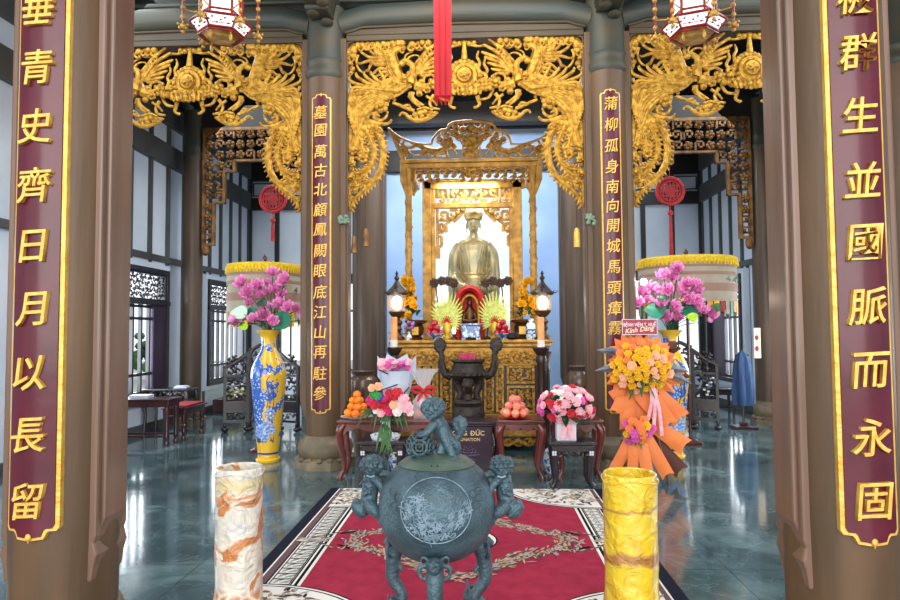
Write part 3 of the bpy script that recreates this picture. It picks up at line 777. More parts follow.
lantern(221, 'red and gold hexagonal lantern hanging at the upper left of the hall')
lantern(694, 'red and gold hexagonal lantern hanging at the upper right of the hall')
# ------------------------------------------------------------------ altar cabinet
YA = 9.7                                                        # front face of the altar
mat('gold_carved', rgb(208, 160, 68), .4, .4, rgb(132, 90, 34), 22, .8, 60)
mat('altar_dark', rgb(52, 30, 22), .4, 0, rgb(34, 20, 16), 6, coat=.3)
mat('bronze_dark', rgb(62, 54, 50), .42, .45, rgb(40, 34, 32), 8, .5, 40)
aL, aR = P(388, 345, YA), P(553, 345, YA); ax = (aL.x + aR.x) / 2; aw = (aR.x - aL.x) / 2; az = P(470, 340, YA).z
t = thing('altar_cabinet', 'tall gilded altar cabinet with carved panels in front of the shrine', 'altar', (ax, YA, 0))
def Z(y, Y=YA): return P(470, y, Y).z
m = MB(); m.box(-aw, aw, 0, 2.2, az - .05, az); m.box(-aw + .03, aw - .03, .02, 2.2, az - .11, az - .05); m.box(-aw + .06, aw - .06, .05, 2.15, Z(352), az - .11)
m.build('top_slab', 'gold_old', t, bevel=.015)
m = MB(); m.box(-aw + .14, aw - .14, .1, 2.1, 0.1, Z(352)); m.build('body', 'altar_dark', t, smooth=False)
def leafwork(mb, x0, x1, z0, z1, y, seed, r=.014, cell=.13):
    rr = random.Random(seed); w = x1 - x0; h = z1 - z0
    nx = max(1, round(w / cell)); nz = max(1, round(h / cell)); cx = w / nx; cz = h / nz
    for i in range(nx):
        for k in range(nz):
            ox = x0 + (i + .5) * cx; oz = z0 + (k + .5) * cz
            d = 1 if ox < (x0 + x1) / 2 else -1; a0 = rr.uniform(0, 6)
            pts = [(ox + cx * .5 * (1.05 - .8 * q) * math.cos(a0 + d * q * 5), y, oz + cz * .5 * (1.05 - .8 * q) * math.sin(a0 + d * q * 5)) for q in [j / 8 for j in range(9)]]
            mb.tube(pts, [r * .8, r * 1.4, r * .7], 6)
            for j in range(3):
                a = a0 + j * 2.1; mb.ell((ox + cx * .36 * math.cos(a), y - .006, oz + cz * .36 * math.sin(a)), (r * 1.7, r * 1.2, r * 1.4), 7, 5)
            mb.ell((ox, y - .012, oz), (r * 1.6, r * 1.3, r * 1.6), 7, 5)
m = MB(); m.box(-aw + .1, aw - .1, .03, .08, Z(364), Z(351)); leafwork(m, -aw + .14, aw - .14, Z(363), Z(352), .03, 5, .018, .16); m.build('carved_frieze', 'gold_carved', t)
m = MB(); m.box(-aw + .1, aw - .1, .05, .1, Z(366), Z(364)); m.box(-aw + .1, aw - .1, .03, .1, Z(437), Z(431)); m.box(-aw + .1, aw - .1, .05, .1, Z(417), Z(414)); m.build('rails', 'gold_old', t, bevel=.006)
def AX(px): return P(px, 390, YA).x - ax
def apanel(x0, x1, y0, y1, sd):
    p = bpy.data.objects.new('carved_panel', None)
    m = MB(); X0, X1, Z0, Z1 = AX(x0), AX(x1), Z(y1), Z(y0)
    m.frame(X0, X1, Z0, Z1, .035, .04, .1); leafwork(m, X0 + .045, X1 - .045, Z0 + .045, Z1 - .045, .075, sd, .014, .11)
    m.build('carved_panel', 'gold_carved', t)
for (a, b) in ((404, 421), (507, 535)): 
    apanel(a, b, 366, 384, a); apanel(a, b, 386, 413, a + 1)
for (a, b) in ((423, 430), (432, 438), (496, 504), (440, 452), (455, 482), (484, 494)): apanel(a, b, 366, 413, a * 3)
for (a, b) in ((404, 438), (440, 497), (500, 535)):
    m = MB(); X0, X1 = AX(a), AX(b); m.tube(spl([(X0, .06, Z(440)), (X0 + .1, .06, Z(446)), ((X0 + X1) / 2, .06, Z(441)), (X1 - .1, .06, Z(446)), (X1, .06, Z(440))], 16), .03, 6)
    leafwork(m, X0, X1, Z(447), Z(438), .06, a, .018, .15); m.build('carved_apron', 'gold_carved', t)
for s in (-1, 1):
    m = MB(); x = s * (aw - .1)
    m.lathe([(.075, 0), (.09, .08), (.07, .14), (.062, .4), (.06, 1.1), (.075, 1.2), (.06, 1.25), (.09, Z(352))], 12, (x, .12, 0)); m.build('corner_post', 'altar_dark', t)

# ------------------------------------------------------------------ shrine with crested canopy
YS = 10.35
t = thing('shrine', 'tall gilded shrine with crested canopy and slender posts around the statue', 'shrine', (0, YS, 0)); 
def SP(px, py, Y=YS): q = P(px, py, Y); return (q.x, q.z)
def seg(mb, pts, w, yo=0, fy=.8, Y=YS):
    q = [Vector((SP(a, b, Y)[0], yo, SP(a, b, Y)[1])) for a, b in pts]
    if len(q) > 2: q = spl(q, 5 * len(q))
    mb.tube(q, [x / 62.8 for x in w] if hasattr(w, '__len__') else w / 62.8, 7, fy)
cxs = 471.5
x0, z160 = SP(405, 160); x1, _ = SP(537, 160); zc0 = SP(471, 168)[1]
m = MB(); m.box(x0, x1, -.05, .08, SP(471, 168)[1], SP(471, 163)[1]); m.box(x0 - .04, x1 + .04, -.08, .1, SP(471, 163)[1], SP(471, 159.5)[1])
for s in (x0, x1 - .1): m.box(s, s + .1, .1, 1.6, SP(471, 168)[1], z160)
m.build('cornice', 'gold_old', t, bevel=.01)
# crest: openwork trapezoid leaning outward, with central arch
m = MB()
def mir(pts): return [(2 * cxs - a, b) for a, b in pts]
outline = [(405, 159), (398, 146), (389, 130), (397, 137), (406, 142), (420, 146), (432, 146), (434, 139), (441, 132), (447, 131), (450, 126), (458, 123.5), (472, 122.5)]
seg(m, outline[:3], [1.6, 1.3, .8], -.12); seg(m, outline[2:7], [1, 1.2, 1], -.12); seg(m, outline[6:], [1.2, 1.5, 1.5], -.08)
o2 = mir(outline); seg(m, o2[:3], [1.6, 1.3, .8], -.12); seg(m, o2[2:7], [1, 1.2, 1], -.12); seg(m, o2[6:], [1.2, 1.5, 1.5], -.08)
m.build('crest_outline', 'gold_old', t)
m = MB(); rr = random.Random(5)
for s in (1, -1):
    def X(a): return a if s > 0 else 2 * cxs - a
    # crouching dragon facing centre
    seg(m, [(X(a), b) for a, b in [(410, 150), (418, 147), (427, 151), (436, 153), (446, 150), (452, 146), (456, 150)]], [1.5, 2.4, 3, 3.2, 3, 3, 2.2], -.1)
    seg(m, [(X(a), b) for a, b in [(410, 150), (404, 146), (407, 142), (414, 146)]], [1.4, 1], -.1)
    for (a, b, c, d) in ((427, 153, 423, 158), (436, 155, 434, 159), (446, 152, 448, 158), (452, 150, 457, 156)): seg(m, [(X(a), b), (X(c), d)], [1.6, 1], -.1)
    for (a, b) in ((450, 141), (447, 137), (454, 134), (459, 138), (440, 141), (444, 144), (398, 140), (402, 150), (405, 154), (463, 131), (456, 129)):
        q = SP(X(a), b); m.ell((q[0], -.1, q[1]), (.055, .045, .05), 8, 6)
        seg(m, [(X(a), b), (X(a + 3), b + 2), (X(a + 1), b + 5), (X(a - 3), b + 3)], [.8, .6], -.12)
    for (a, b, c, d) in ((456, 127, 462, 146), (450, 131, 458, 142), (440, 134, 444, 150), (399, 143, 415, 158), (414, 157, 430, 157), (431, 158, 450, 158), (404, 157, 410, 147), (420, 158, 424, 150), (463, 125, 463, 158), (394, 137, 402, 142), (396, 141, 408, 150)):
        seg(m, [(X(a), b), (X(c), d)], .8, -.09)
q = SP(cxs, 143); 
for k in range(7): m.ell((q[0] + .1 * math.cos(k * .9), -.11, q[1] + .1 * math.sin(k * .9)), (.06, .05, .06), 8, 6)
m.ell((q[0], -.15, q[1]), (.09, .06, .09), 10, 6); q = SP(cxs, 130); m.ell((q[0], -.1, q[1]), (.1, .05, .06), 10, 6)
for k in (-1, 0, 1): q = SP(cxs + k * 5, 154); m.box(q[0] - .05, q[0] + .03, -.12, -.06, q[1] - .08, q[1] + .06)
m.build('crest_carving', 'gold_carved', t)
# side crests running back, leaning outward
for s in (1, -1):
    m = MB(); xb = x1 if s > 0 else x0; xt = SP(552 if s > 0 else 390, 127)[0]; zt = SP(471, 130)[1]
    for k in range(9):
        y = -.05 + k * .2
        m.tube([(xb, y, z160), ((xb * .5 + xt * .5), y + .05, (z160 + zt) / 2 - .03), (xt - s * .05 * (k > 0), y, zt - .12 * (k > 0) + (.1 if k == 8 else 0))], [.03, .025, .015], 6)
    for f in (.15, .5, .85): m.tube([(xb + (xt - xb) * f, -.05, z160 + (zt - z160) * f), (xb + (xt - xb) * f, 1.6, z160 + (zt - z160) * f * .9)], .022, 6)
    for f in (0, .4, .8, 1.2): 
        q = xb - s * .02
        m.tube([(q, .1 + f, zc0), (q + s * .02, .2 + f, zc0 - .12), (q, .35 + f, zc0 - .02)], .03, 6)
    # pendant bracket beneath corner
    m.tube([(xb + s * .03, -.02, z160), (xb + s * .02, -.02, SP(471, 180)[1]), (xb - s * .04, -.02, SP(471, 196)[1])], [.05, .06, .02], 8)
    m.build('side_crest', 'gold_old', t)
# valance between posts
m = MB(); a0, a1 = SP(410, 170)[0], SP(533, 170)[0]
rr = random.Random(9)
for i in range(15):
    px = 412 + i * 8.4; dx = abs(px - cxs); hgt = 14 if dx < 14 else (11 if dx < 30 else (13 if dx > 50 else 15))
    for k in range(int(hgt / 4)):
        q = SP(px + rr.uniform(-1, 1), 171 + k * 4.4)
        m.tube(spl([(q[0] - .06, .0, q[1] + .03), (q[0], -.02, q[1] + .045), (q[0] + .05, 0, q[1]), (q[0], .0, q[1] - .035), (q[0] - .03, 0, q[1])], 8), .015, 5)
        m.ell((q[0] + .02, -.02, q[1]), (.04, .03, .026), 7, 5)
for k in range(6): q = SP(cxs, 173); m.ell((q[0] + .07 * math.cos(k), -.03, q[1] + .05 * math.sin(k)), (.06, .04, .05), 8, 6)
for (a, b) in ((-1, 440), (-1, 455), (1, 488), (1, 503)): q = SP(b, 180); m.box(q[0] - .14, q[0] + .14, -.015, .015, q[1] - .012, q[1] + .012)
m.build('valance', 'gold_carved', t)
for px in (409, 534):
    q = SP(px, 300); zb = az; zt = zc0
    m = MB(); m.lathe([(.07, zb), (.08, zb + .1), (.055, zb + .14), (.052, zt - .2), (.08, zt - .14), (.06, zt - .06), (.08, zt)], 14, (q[0], 0, 0))
    for k in range(60):                       # coiled carving
        z = zb + .2 + k * (zt - zb - .45) / 60; a = k * .9
        m.ell((q[0] + .05 * math.cos(a), .05 * math.sin(a), z), (.022, .022, .03), 6, 4)
    m.build('post', 'gold_old', t)
# inner frame
yi = .3; Yi = YS + yi
def IP(px, py): return SP(px, py, Yi)
m = MB()
for a, b in ((423, 432), (513.5, 523)): m.box(IP(a, 300)[0], IP(b, 300)[0], yi - .05, yi + .08, az, IP(470, 180)[1])
for a, b in ((432, 435.5), (510, 513.5)): m.box(IP(a, 300)[0], IP(b, 300)[0], yi - .02, yi + .06, az, IP(470, 186)[1])
m.box(IP(432, 0)[0], IP(514, 0)[0], yi - .04, yi + .06, IP(470, 208)[1], IP(470, 203)[1]); m.box(IP(423, 0)[0], IP(523, 0)[0], yi - .05, yi + .08, IP(470, 189)[1], IP(470, 181)[1])
for px in (447, 498): m.box(IP(px - 1, 0)[0], IP(px + 1, 0)[0], yi - .03, yi + .05, IP(470, 204)[1], IP(470, 188)[1])
for px, hh in ((436, 250), (510, 250)): m.box(IP(px - 2.5, 0)[0], IP(px + 2.5, 0)[0], yi - .04, yi + .05, IP(470, hh + 8)[1], IP(470, hh - 4)[1])
m.build('inner_frame', 'gold_old', t, bevel=.008)
for (a, b) in ((434, 446), (449, 496.5), (499, 511)): m = MB(); scrolls(m, IP(a, 0)[0], IP(b, 0)[0], IP(470, 203)[1], IP(470, 189)[1], yi, .02, a, .15); m.build('openwork_band', 'gold_old', t)
for s in (1, -1):                              # corner frets under the arch
    m = MB()
    def X(a): return IP(a if s > 0 else 945.5 - a, 0)[0]
    w = .03
    for pl in ([(436, 246), (440, 246), (440, 236), (437, 236)], [(436, 232), (442, 232), (442, 224), (438, 224), (438, 228)], [(436, 220), (446, 220), (446, 212), (440, 212), (440, 216), (443, 216)], [(447, 222), (452, 218), (456, 214), (460, 210)], [(448, 210), (456, 210), (456, 216), (450, 216), (450, 213)], [(442, 226), (447, 222)], [(436, 208), (436, 250)], [(445, 232), (445, 226)], [(452, 222), (458, 216), (462, 212), (463, 208)]):
        q = [(X(a), yi, IP(470, b)[1]) for a, b in pl]
        for A, Bq in zip(q, q[1:]): m.tube([A, Bq], .024, 6)
    for a, b in ((441, 219), (449, 219), (456, 213), (461, 210), (440, 230)): m.ell((X(a), yi - .01, IP(470, b)[1]), (.05, .03, .04), 8, 5)
    m.build('corner_fret', 'gold_old', t)
mat('backdrop', rgb(226, 238, 250), .7)
m = MB(); m.box(IP(425, 0)[0], IP(521, 0)[0], 1.5, 1.56, az, IP(470, 182)[1]); m.build('back_board', 'backdrop', t, smooth=False)
m = MB(); m.box(IP(425, 0)[0], IP(521, 0)[0], yi + .1, 1.55, IP(470, 183)[1], IP(470, 181)[1] + .02); m.build('ceiling_board', 'gold_old', t, smooth=False)
l = area('shrine_lamp', (0, YS + .75, IP(470, 188)[1]), (R(35), 0, 0), 1.1, .25, 12, (1, .99, .96))
l3 = area('shrine_front_fill', (0, YS + .16, IP(470, 185)[1] - .02), (R(40), 0, 0), .9, .08, 16, (1, .95, .85))  # added fill under the valance to brighten the statue's front
l2 = area('shrine_lamp_low', (0, YS + 1.2, az + .5), (R(125), 0, 0), 1.2, .2, 14, (.75, .88, 1))

# ------------------------------------------------------------------ bronze statue, seated
mat('statue', rgb(192, 180, 138), .38, .5, rgb(150, 146, 118), 4, .2, 14)
mat('statue_cap', rgb(214, 194, 138), .35, .5, rgb(180, 158, 108), 6)
YT = YS + .75
hp = P(474, 236, YT); u = YT / 650.0                                  # metres per photo pixel
t = thing('statue', 'bronze seated figure in a long robe and round turban inside the shrine', 'statue', (P(473.5, 236, YT).x, YT, -.05)); t.scale = (.94, 1, 1)
def zz(py): return P(473.5, py, YT).z
m = MB()
def loft(mb, rings, seg=28):
    vs = []; fs = []
    for (x, y, z, rx, ry) in rings:
        for k in range(seg): a = 2 * PI * k / seg; vs.append((x + rx * math.cos(a), y + ry * math.sin(a), z))
    n = len(rings)
    for i in range(n - 1):
        for k in range(seg): k2 = (k + 1) % seg; fs.append((i * seg + k, i * seg + k2, (i + 1) * seg + k2, (i + 1) * seg + k))
    fs.append(tuple(range(seg))[::-1]); fs.append(tuple((n - 1) * seg + k for k in range(seg)))
    mb.add(vs, fs)
def pr(py, w, d, y=0): return (0, y, zz(py), w * u, d * u)
loft(m, [pr(338, 26, 20, -.1), pr(318, 26, 22, -.12), pr(302, 25, 21, -.1), pr(290, 18, 15, 0), pr(278, 13.5, 10), pr(270, 13.5, 10), pr(258, 15, 10.5), pr(248, 18, 10), pr(241.5, 18.5, 8.5), pr(238.5, 15, 7), pr(236, 8, 5.5), pr(233, 4.6, 4.4, -.02), pr(229, 4.2, 4.2, -.03)])
# head: face front, chin, cheeks, nose, brow
m.ell((0, -.035, zz(219.5)), (7.4 * u, 7.4 * u, 8.6 * u), 24, 18); m.ell((0, -.06, zz(226)), (5.4 * u, 5 * u, 5.6 * u), 20, 12)
m.ell((0, -.045 - 6.6 * u, zz(223.5)), (1.1 * u, 2 * u, 2.4 * u), 10, 8); m.ell((0, -.055 - 7.2 * u, zz(224.6)), (1.7 * u, 1.3 * u, .9 * u), 10, 6)
m.ell((0, -.06 - 5.6 * u, zz(227.6)), (2.3 * u, 1.3 * u, .8 * u), 10, 6)
for s in (-1, 1):
    m.ell((s * 2.6 * u, -.03 - 6.3 * u, zz(220.6)), (1.7 * u, 1.2 * u, .9 * u), 10, 6); m.tube([(s * 1 * u, -.045 - 6.9 * u, zz(218)), (s * 3 * u, -.035 - 6.6 * u, zz(217.2)), (s * 5 * u, -.02 - 5.2 * u, zz(218.2))], .8 * u, 6)
    m.ell((s * 7.3 * u, .02, zz(223)), (.9 * u, 1.6 * u, 3.6 * u), 10, 8); m.ell((s * 7.1 * u, .02, zz(228)), (.8 * u, .9 * u, 2.2 * u), 8, 6)
    # arm and wide sleeve, hand resting on the lap
    m.tube(spl([(s * 14 * u, 0, zz(242)), (s * 19.5 * u, .0, zz(252)), (s * 20.5 * u, -.03, zz(266)), (s * 20 * u, -.12, zz(278)), (s * 14 * u, -.34, zz(286)), (s * 6 * u, -.4, zz(287))], 20), [x * u for x in (5, 6.6, 6.8, 7.5, 7, 5)], 16)
    m.tube(spl([(s * 20 * u, -.08, zz(276)), (s * 19 * u, -.25, zz(292)), (s * 17 * u, -.3, zz(312)), (s * 18 * u, -.32, zz(330))], 12), [x * u for x in (7, 8, 7, 6)], 14)
    m.tube([(s * 13 * u, -.1, zz(300)), (s * 14 * u, -.55, zz(304)), (s * 13 * u, -.6, zz(336))], [9 * u, 8 * u, 9 * u], 14)
    for j in range(4): m.tube([(s * 6 * u, -.42 - j * .002, zz(285 + j)), (s * 1.5 * u, -.46, zz(286 + j)), (-s * .5 * u, -.45, zz(287.4 + j))], [.9 * u, .8 * u, .6 * u], 6)
    m.tube([(s * 7 * u, -.44, zz(283.6)), (s * 3.5 * u, -.48, zz(282.6))], [1 * u, .8 * u], 6)
    for j in range(3):                         # folds
        m.tube(spl([(s * (9 + j * 2.2) * u, -8.2 * u + j * .012, zz(243)), (s * (6 + j * 2.4) * u, -10 * u, zz(258)), (s * (3 + j * 2.2) * u, -10.2 * u + j * .01, zz(273))], 10), [.3 * u, .6 * u, .3 * u], 6)
        m.tube(spl([(s * (18 + j) * u, -5 * u, zz(262 + j * 3)), (s * 14 * u, -.2, zz(272 + j * 4)), (s * (9) * u, -.3, zz(279 + j * 4))], 8), .6 * u, 6)
for j in range(9): m.tube(spl([((j - 4) * 2.6 * u, -.12, zz(282)), ((j - 4) * 3.6 * u, -.36, zz(296)), ((j - 4) * 4.4 * u, -.5, zz(325))], 8), [.5 * u, 1.1 * u, .8 * u], 6)
m.tube([(9 * u * math.cos(a) , -.02 + 7.5 * u * math.sin(a), zz(241) - .02 * math.sin(a) * -1) for a in [PI + k * PI / 10 for k in range(11)]], 1 * u, 6)
m.build('body', 'statue', t, remesh=.009)
m = MB(); m.lathe([(14.2 * u, zz(277)), (14.9 * u, zz(275)), (14.2 * u, zz(273)), (15 * u, zz(272)), (14.2 * u, zz(270))], 28, sy=.72, c=(0, 0, 0)); m.build('sash', 'statue_cap', t)
m = MB()
for k in range(6): m.lathe([(0, -.9 * u), (8.6 * u, -.9 * u), (9.3 * u, 0), (8.6 * u, .9 * u), (0, .9 * u)], 24, (0, -.02 + k * .004, zz(216.6 - k * 1.25)), sx=1 + .04 * min(k, 3) - (.06 if k > 4 else 0), sy=1.02, M=Matrix.Translation((0, 0, 0)))
m.ell((0, 0, zz(209.6)), (8 * u, 8 * u, 2 * u), 20, 6); m.build('turban', 'statue_cap', t)
m = MB(); m.box(-.5, .5, -.55, .4, az + .05, zz(334)); m.build('plinth', 'gold_old', t, bevel=.02)

# ------------------------------------------------------------------ things on the altar
YO = 9.95
def on(px, Y=YO): return Vector((P(px, 340, Y).x, Y, az))
k_ = YO / 650
mat('red_cloth', rgb(206, 26, 30), .6, 0, rgb(170, 14, 22), 6)
mat('porcelain_blue', rgb(40, 96, 160), .2, 0, rgb(190, 214, 232), 18, contrast=(.5, .58), coat=.5)
mat('porcelain_white', rgb(226, 232, 240), .2, 0, rgb(50, 84, 160), 22, contrast=(.55, .6), coat=.5)
mat('fan_green', rgb(226, 228, 130), .5, 0, rgb(184, 200, 84), 30)
mat('fan_yellow', rgb(226, 190, 60), .4, .3)
mat('lamp_glass', rgb(255, 240, 220), .4, emit=(1, .86, .66, 1), es=4)
mat('candle', rgb(240, 176, 108), .5, 0, rgb(228, 150, 84), 5); mat('white_wax', rgb(236, 232, 226), .5)
mat('bronze', rgb(120, 84, 52), .35, .7, rgb(80, 54, 34), 10, .3, 30)
# altar tablet under a red hood with small bronze figure
t = thing('deity_niche', 'red hooded niche with a small gilt bronze figure at the middle of the altar', 'niche', on(470, 10.12))
m = MB(); pts = [(-.15, .02), (-.19, .3), (-.18, .6), (-.12, .74), (0, .8), (.12, .74), (.18, .6), (.19, .3), (.15, .02)]
m.tube(spl([(a, 0, b) for a, b in pts], 30), .06, 8, 2.6); m.build('red_hood', 'red_cloth', t)
m = MB(); m.tube(spl([(a * .72, -.1, b * .86) for a, b in pts], 30), .022, 6); m.build('gilt_rim', 'gold', t)
m = MB(); m.box(-.15, .15, .04, .1, 0, .7); m.prism([(a * 1.05, b * .95) for a, b in pts], .1, .14); m.build('back', 'red_cloth', t)
m = MB(); m.ell((0, -.03, .56), (.045, .05, .06), 12, 8); m.lathe([(.1, 0), (.12, .1), (.07, .32), (.09, .42), (.05, .5), (.02, .54)], 16, (0, -.03, 0)); m.ell((0, -.03, .63), (.03, .03, .05), 8, 6)
m.tube([(-.08, -.05, .42), (-.1, -.1, .3), (0, -.13, .28), (.1, -.1, .3), (.08, -.05, .42)], .03, 8); m.build('figure', 'bronze', t)
t = thing('incense_pot', 'square blue and white porcelain incense pot before the red hooded niche', 'pot', on(471, 9.82))
m = MB(); m.box(-.14, .14, -.09, .09, .03, .23); m.box(-.16, .16, -.11, .11, .21, .25); m.build('pot_body', 'porcelain_blue', t, bevel=.015)
for s in (-1, 1): MB().box(s * .11 - .03, s * .11 + .03, -.08, .08, 0, .04).build('foot', 'porcelain_blue', t)
# radiating offering fans
def fan(px, lb):
    t = thing('offering_fan', lb, 'fan', on(px, 9.95), group='radiating offering fans on the altar')
    m = MB(); 
    for k in range(26):
        a = R(-28 + k * 236 / 25); L = .26 + .2 * max(0, math.sin(a))
        d = Vector((math.cos(a) * .8, 0, math.sin(a))); b = Vector((0, 0, .28))
        m.tube([b + d * .03, b + d * L * .6 + Vector((0, -.015 * (k % 2), 0)), b + d * L], [.008, .022, .005], 5, .4)
    m.build('blades', 'fan_green', t)
    m = MB()
    for k in range(9):
        a = R(10 + k * 20); m.tube([(0, -.03, .25), (math.cos(a) * .09, -.05, .25 + math.sin(a) * .12)], [.012, .005], 5)
    m.build('red_heart', 'red_cloth', t)
    MB().lathe([(.06, 0), (.07, .03), (.035, .07), (.07, .14), (.06, .24), (.03, .3)], 12).build('gilt_stand', 'fan_yellow', t)
fan(447, 'yellow green radiating fan left of the red hooded niche'); fan(495, 'yellow green radiating fan right of the red hooded niche')
# fruit bowls: each fruit a thing
mat('red_fruit', rgb(196, 30, 56), .3, 0, rgb(150, 16, 40), 9, coat=.3)
proto = {}
def fruit(kind, r, m_, loc, label, group, stem='wood_dark', key=None):
    key = key or kind
    if key not in proto:
        t = thing(kind, label, 'fruit', loc, group=group)
        MB().lathe([(0, -r * .88), (r * .3, -r * .9), (r * .75, -r * .6), (r, 0), (r * .8, r * .6), (r * .35, r * .9), (0, r * .82)], 16).build('skin', m_, t)
        MB().tube([(0, 0, r * .8), (r * .08, 0, r * 1.1)], r * .06, 5).build('stem', stem, t)
        proto[key] = t; return t
    c = dup(proto[key], loc, label=label); c['group'] = group; c.rotation_euler = (random.uniform(-.4, .4), random.uniform(-.4, .4), random.uniform(0, 6)); return c
def bowl(px, lb):
    t = thing('fruit_bowl', lb, 'bowl', on(px, 9.84)); MB().lathe([(.05, 0), (.05, .02), (.1, .05), (.15, .09), (.145, .095), (.08, .05), (0, .045)], 20).build('bowl_body', 'porcelain_blue', t)
    return t
def pile(px, r, where):
    c = on(px, 9.84); c.z += .05 + r; n = 0
    for lv, cnt, rad in ((0, 5, 1.75), (1, 3, 1.15), (2, 1, 0)):
        for k in range(cnt):
            a = k * 2 * PI / cnt + lv * .5 - PI / 2
            fruit('red_fruit', r, 'red_fruit', c + Vector((math.cos(a) * rad * r, math.sin(a) * rad * r, lv * r * 1.5)), 'dark red fruit piled in the blue bowl %s' % where, 'red fruit in the altar bowl %s' % where)
bowl(435, 'blue bowl of red fruit left of the left green fan'); pile(435, .052, 'on the left of the altar')
bowl(503, 'blue bowl of red fruit right of the right green fan'); pile(503, .052, 'on the right of the altar')
# dark metal lotus sprays
mat('dark_metal', rgb(86, 66, 54), .4, .5, rgb(54, 42, 38), 10)
def spray(px, ty, lb, s):
    q = on(px, 10.3); top = P(px, ty, 10.3).z - az
    t = thing('metal_lotus', lb, 'ornament', q, group='dark metal lotus stems before the statue')
    MB().tube(spl([(0, 0, 0), (s * .03, 0, top * .5), (0, 0, top)], 10), .012, 6).build('stem', 'dark_metal', t)
    for j, (dx, dz) in enumerate(((-.02, 0), (.1 * s, .03))):
        m = MB()
        for k in range(7):
            a = k * 2 * PI / 7; m.ell((dx + math.cos(a) * .05, -.02, top + dz + math.sin(a) * .05), (.035, .02, .028), 7, 5)
        m.ell((dx, -.03, top + dz), (.03, .02, .03), 8, 5); m.build('blossom', 'dark_metal', t)
    MB().lathe([(.05, 0), (.05, .03), (.02, .05)], 12).build('base', 'dark_metal', t)
spray(436, 283, 'dark metal lotus stem at the far left of the shrine opening', 1); spray(455, 283, 'dark metal lotus stem left of the red hooded niche', -1)
spray(487, 283, 'dark metal lotus stem right of the red hooded niche', 1); spray(502, 283, 'dark metal lotus stem at the far right of the shrine opening', 1)
# bronze urns with yellow flowers
mat('leaf', rgb(58, 110, 44), .5, 0, rgb(34, 78, 34), 10); mat('leaf_dark', rgb(30, 78, 48), .45, 0, rgb(20, 56, 36), 8)
mat('yellow_petal', rgb(240, 196, 24), .5, 0, rgb(230, 160, 14), 20)
def petals(n, R0, tilt, w, layers=2, cup=.3):
    m = MB()
    for L in range(layers):
        for k in range(n):
            a = 2 * PI * (k + L * .5) / n; rr = R0 * (1 - .28 * L); el = tilt + L * .45
            d = Vector((math.cos(a) * math.cos(el), math.sin(a) * math.cos(el), math.sin(el))); s = Vector((-math.sin(a), math.cos(a), 0)); up = d.cross(s) * -1
            c0 = Vector((0, 0, 0)); vs = []
            for f, ww in ((0, .15), (.35, .8), (.7, 1), (.92, .55), (1.03, .06)):
                for e in (-1, 0, 1): vs.append(c0 + d * rr * f + s * e * w * R0 * ww * .5 + up * (cup * R0 * (e * e) * .35 * ww - cup * R0 * (f * f) * .4 * 0) + Vector((0, 0, cup * R0 * f * f * .6)))
            fs = []
            for i in range(4):
                for j in range(2): q = i * 3 + j; fs.append((q, q + 1, q + 4, q + 3))
            m.add(vs, fs)
    return m
def template(name, mb, ms): 
    o = mb.build(name, ms); me = o.data; bpy.data.objects.remove(o); return me
F = {}
def flowers():
    q = petals(6, .05, .3, .8, 3, .5); q.ell((0, 0, .012), (.012, .012, .012), 6, 4); F['bloom'] = q
flowers()
def bloom_me(name, m_, n=6, R0=.05, tilt=.3, w=.8, layers=3, cup=.5, core=None):
    q = petals(n, R0, tilt, w, layers, cup); ms = [m_]
    if core: ms.append(core); q.cur = 1
    q.ell((0, 0, R0 * .25), (R0 * .2, R0 * .2, R0 * .22), 8, 5)
    return template(name, q, ms)
me_yellow = bloom_me('yellow_bloom', 'yellow_petal')
def leaves(mb, c, n, L, w, rr, el=(0, 1.2), droop=.2):
    for k in range(n):
        a = rr.uniform(0, 6.28); e = rr.uniform(*el); d = Vector((math.cos(a) * math.cos(e), math.sin(a) * math.cos(e), math.sin(e))); s = Vector((-math.sin(a), math.cos(a), 0)); l = L * rr.uniform(.7, 1.1)
        vs = []
        for f, ww in ((0, .1), (.3, .8), (.6, 1), (.85, .5), (1, .05)):
            p = Vector(c) + d * l * f - Vector((0, 0, droop * l * f * f))
            vs += [p - s * w * ww / 2, p + Vector((0, 0, -.12 * w * ww)), p + s * w * ww / 2]
        fs = []
        for i in range(4):
            for j in range(2): q = i * 3 + j; fs.append((q, q + 1, q + 4, q + 3))
        mb.add(vs, fs)
def altar_flowers(px, lb, side):
    q = on(px, 10.14); rr = random.Random(px)
    t = thing('flower_urn', lb, 'flower arrangement', q, group='urns of yellow flowers on the altar')
    MB().lathe([(.1, 0), (.11, .03), (.08, .06), (.12, .1), (.13, .2), (.1, .24), (.17, .27), (.18, .3), (.15, .31), (.1, .28), (0, .26)], 20).build('urn', 'bronze', t)
    MB().box(-.05, .05, -.135, -.12, .08, .2).build('gilt_plate', 'gold_paint', t)
    m = MB()
    for k in range(12): leaves(m, (-side * .05 + rr.uniform(-.1, .1), 0, .3 + rr.uniform(0, .45)), 5, .16, .05, rr)
    m.build('foliage', 'leaf', t)
    for k in range(22):
        z = rr.uniform(.35, .95); w_ = .17 * (1.05 - z * .7)
        o = inst('blossom', me_yellow, t, (-side * (.06) + rr.uniform(-w_, w_) - side * .05 * z, rr.uniform(-.14, .02), z), (rr.uniform(.9, 1.7), 0, rr.uniform(-.6, .6)), rr.uniform(.9, 1.5))
altar_flowers(416, 'bronze urn of yellow flowers beside the left altar lamp', 1); altar_flowers(522, 'bronze urn of yellow flowers beside the right altar lamp', -1)
t = thing('porcelain_jar', 'small blue banded white jar beside the right altar lamp', 'jar', on(531, 9.8))
m = MB(); m.lathe([(.06, 0), (.075, .04), (.07, .22), (.04, .26), (.045, .3), (.03, .31)], 16); m.build('jar_body', 'porcelain_white', t)
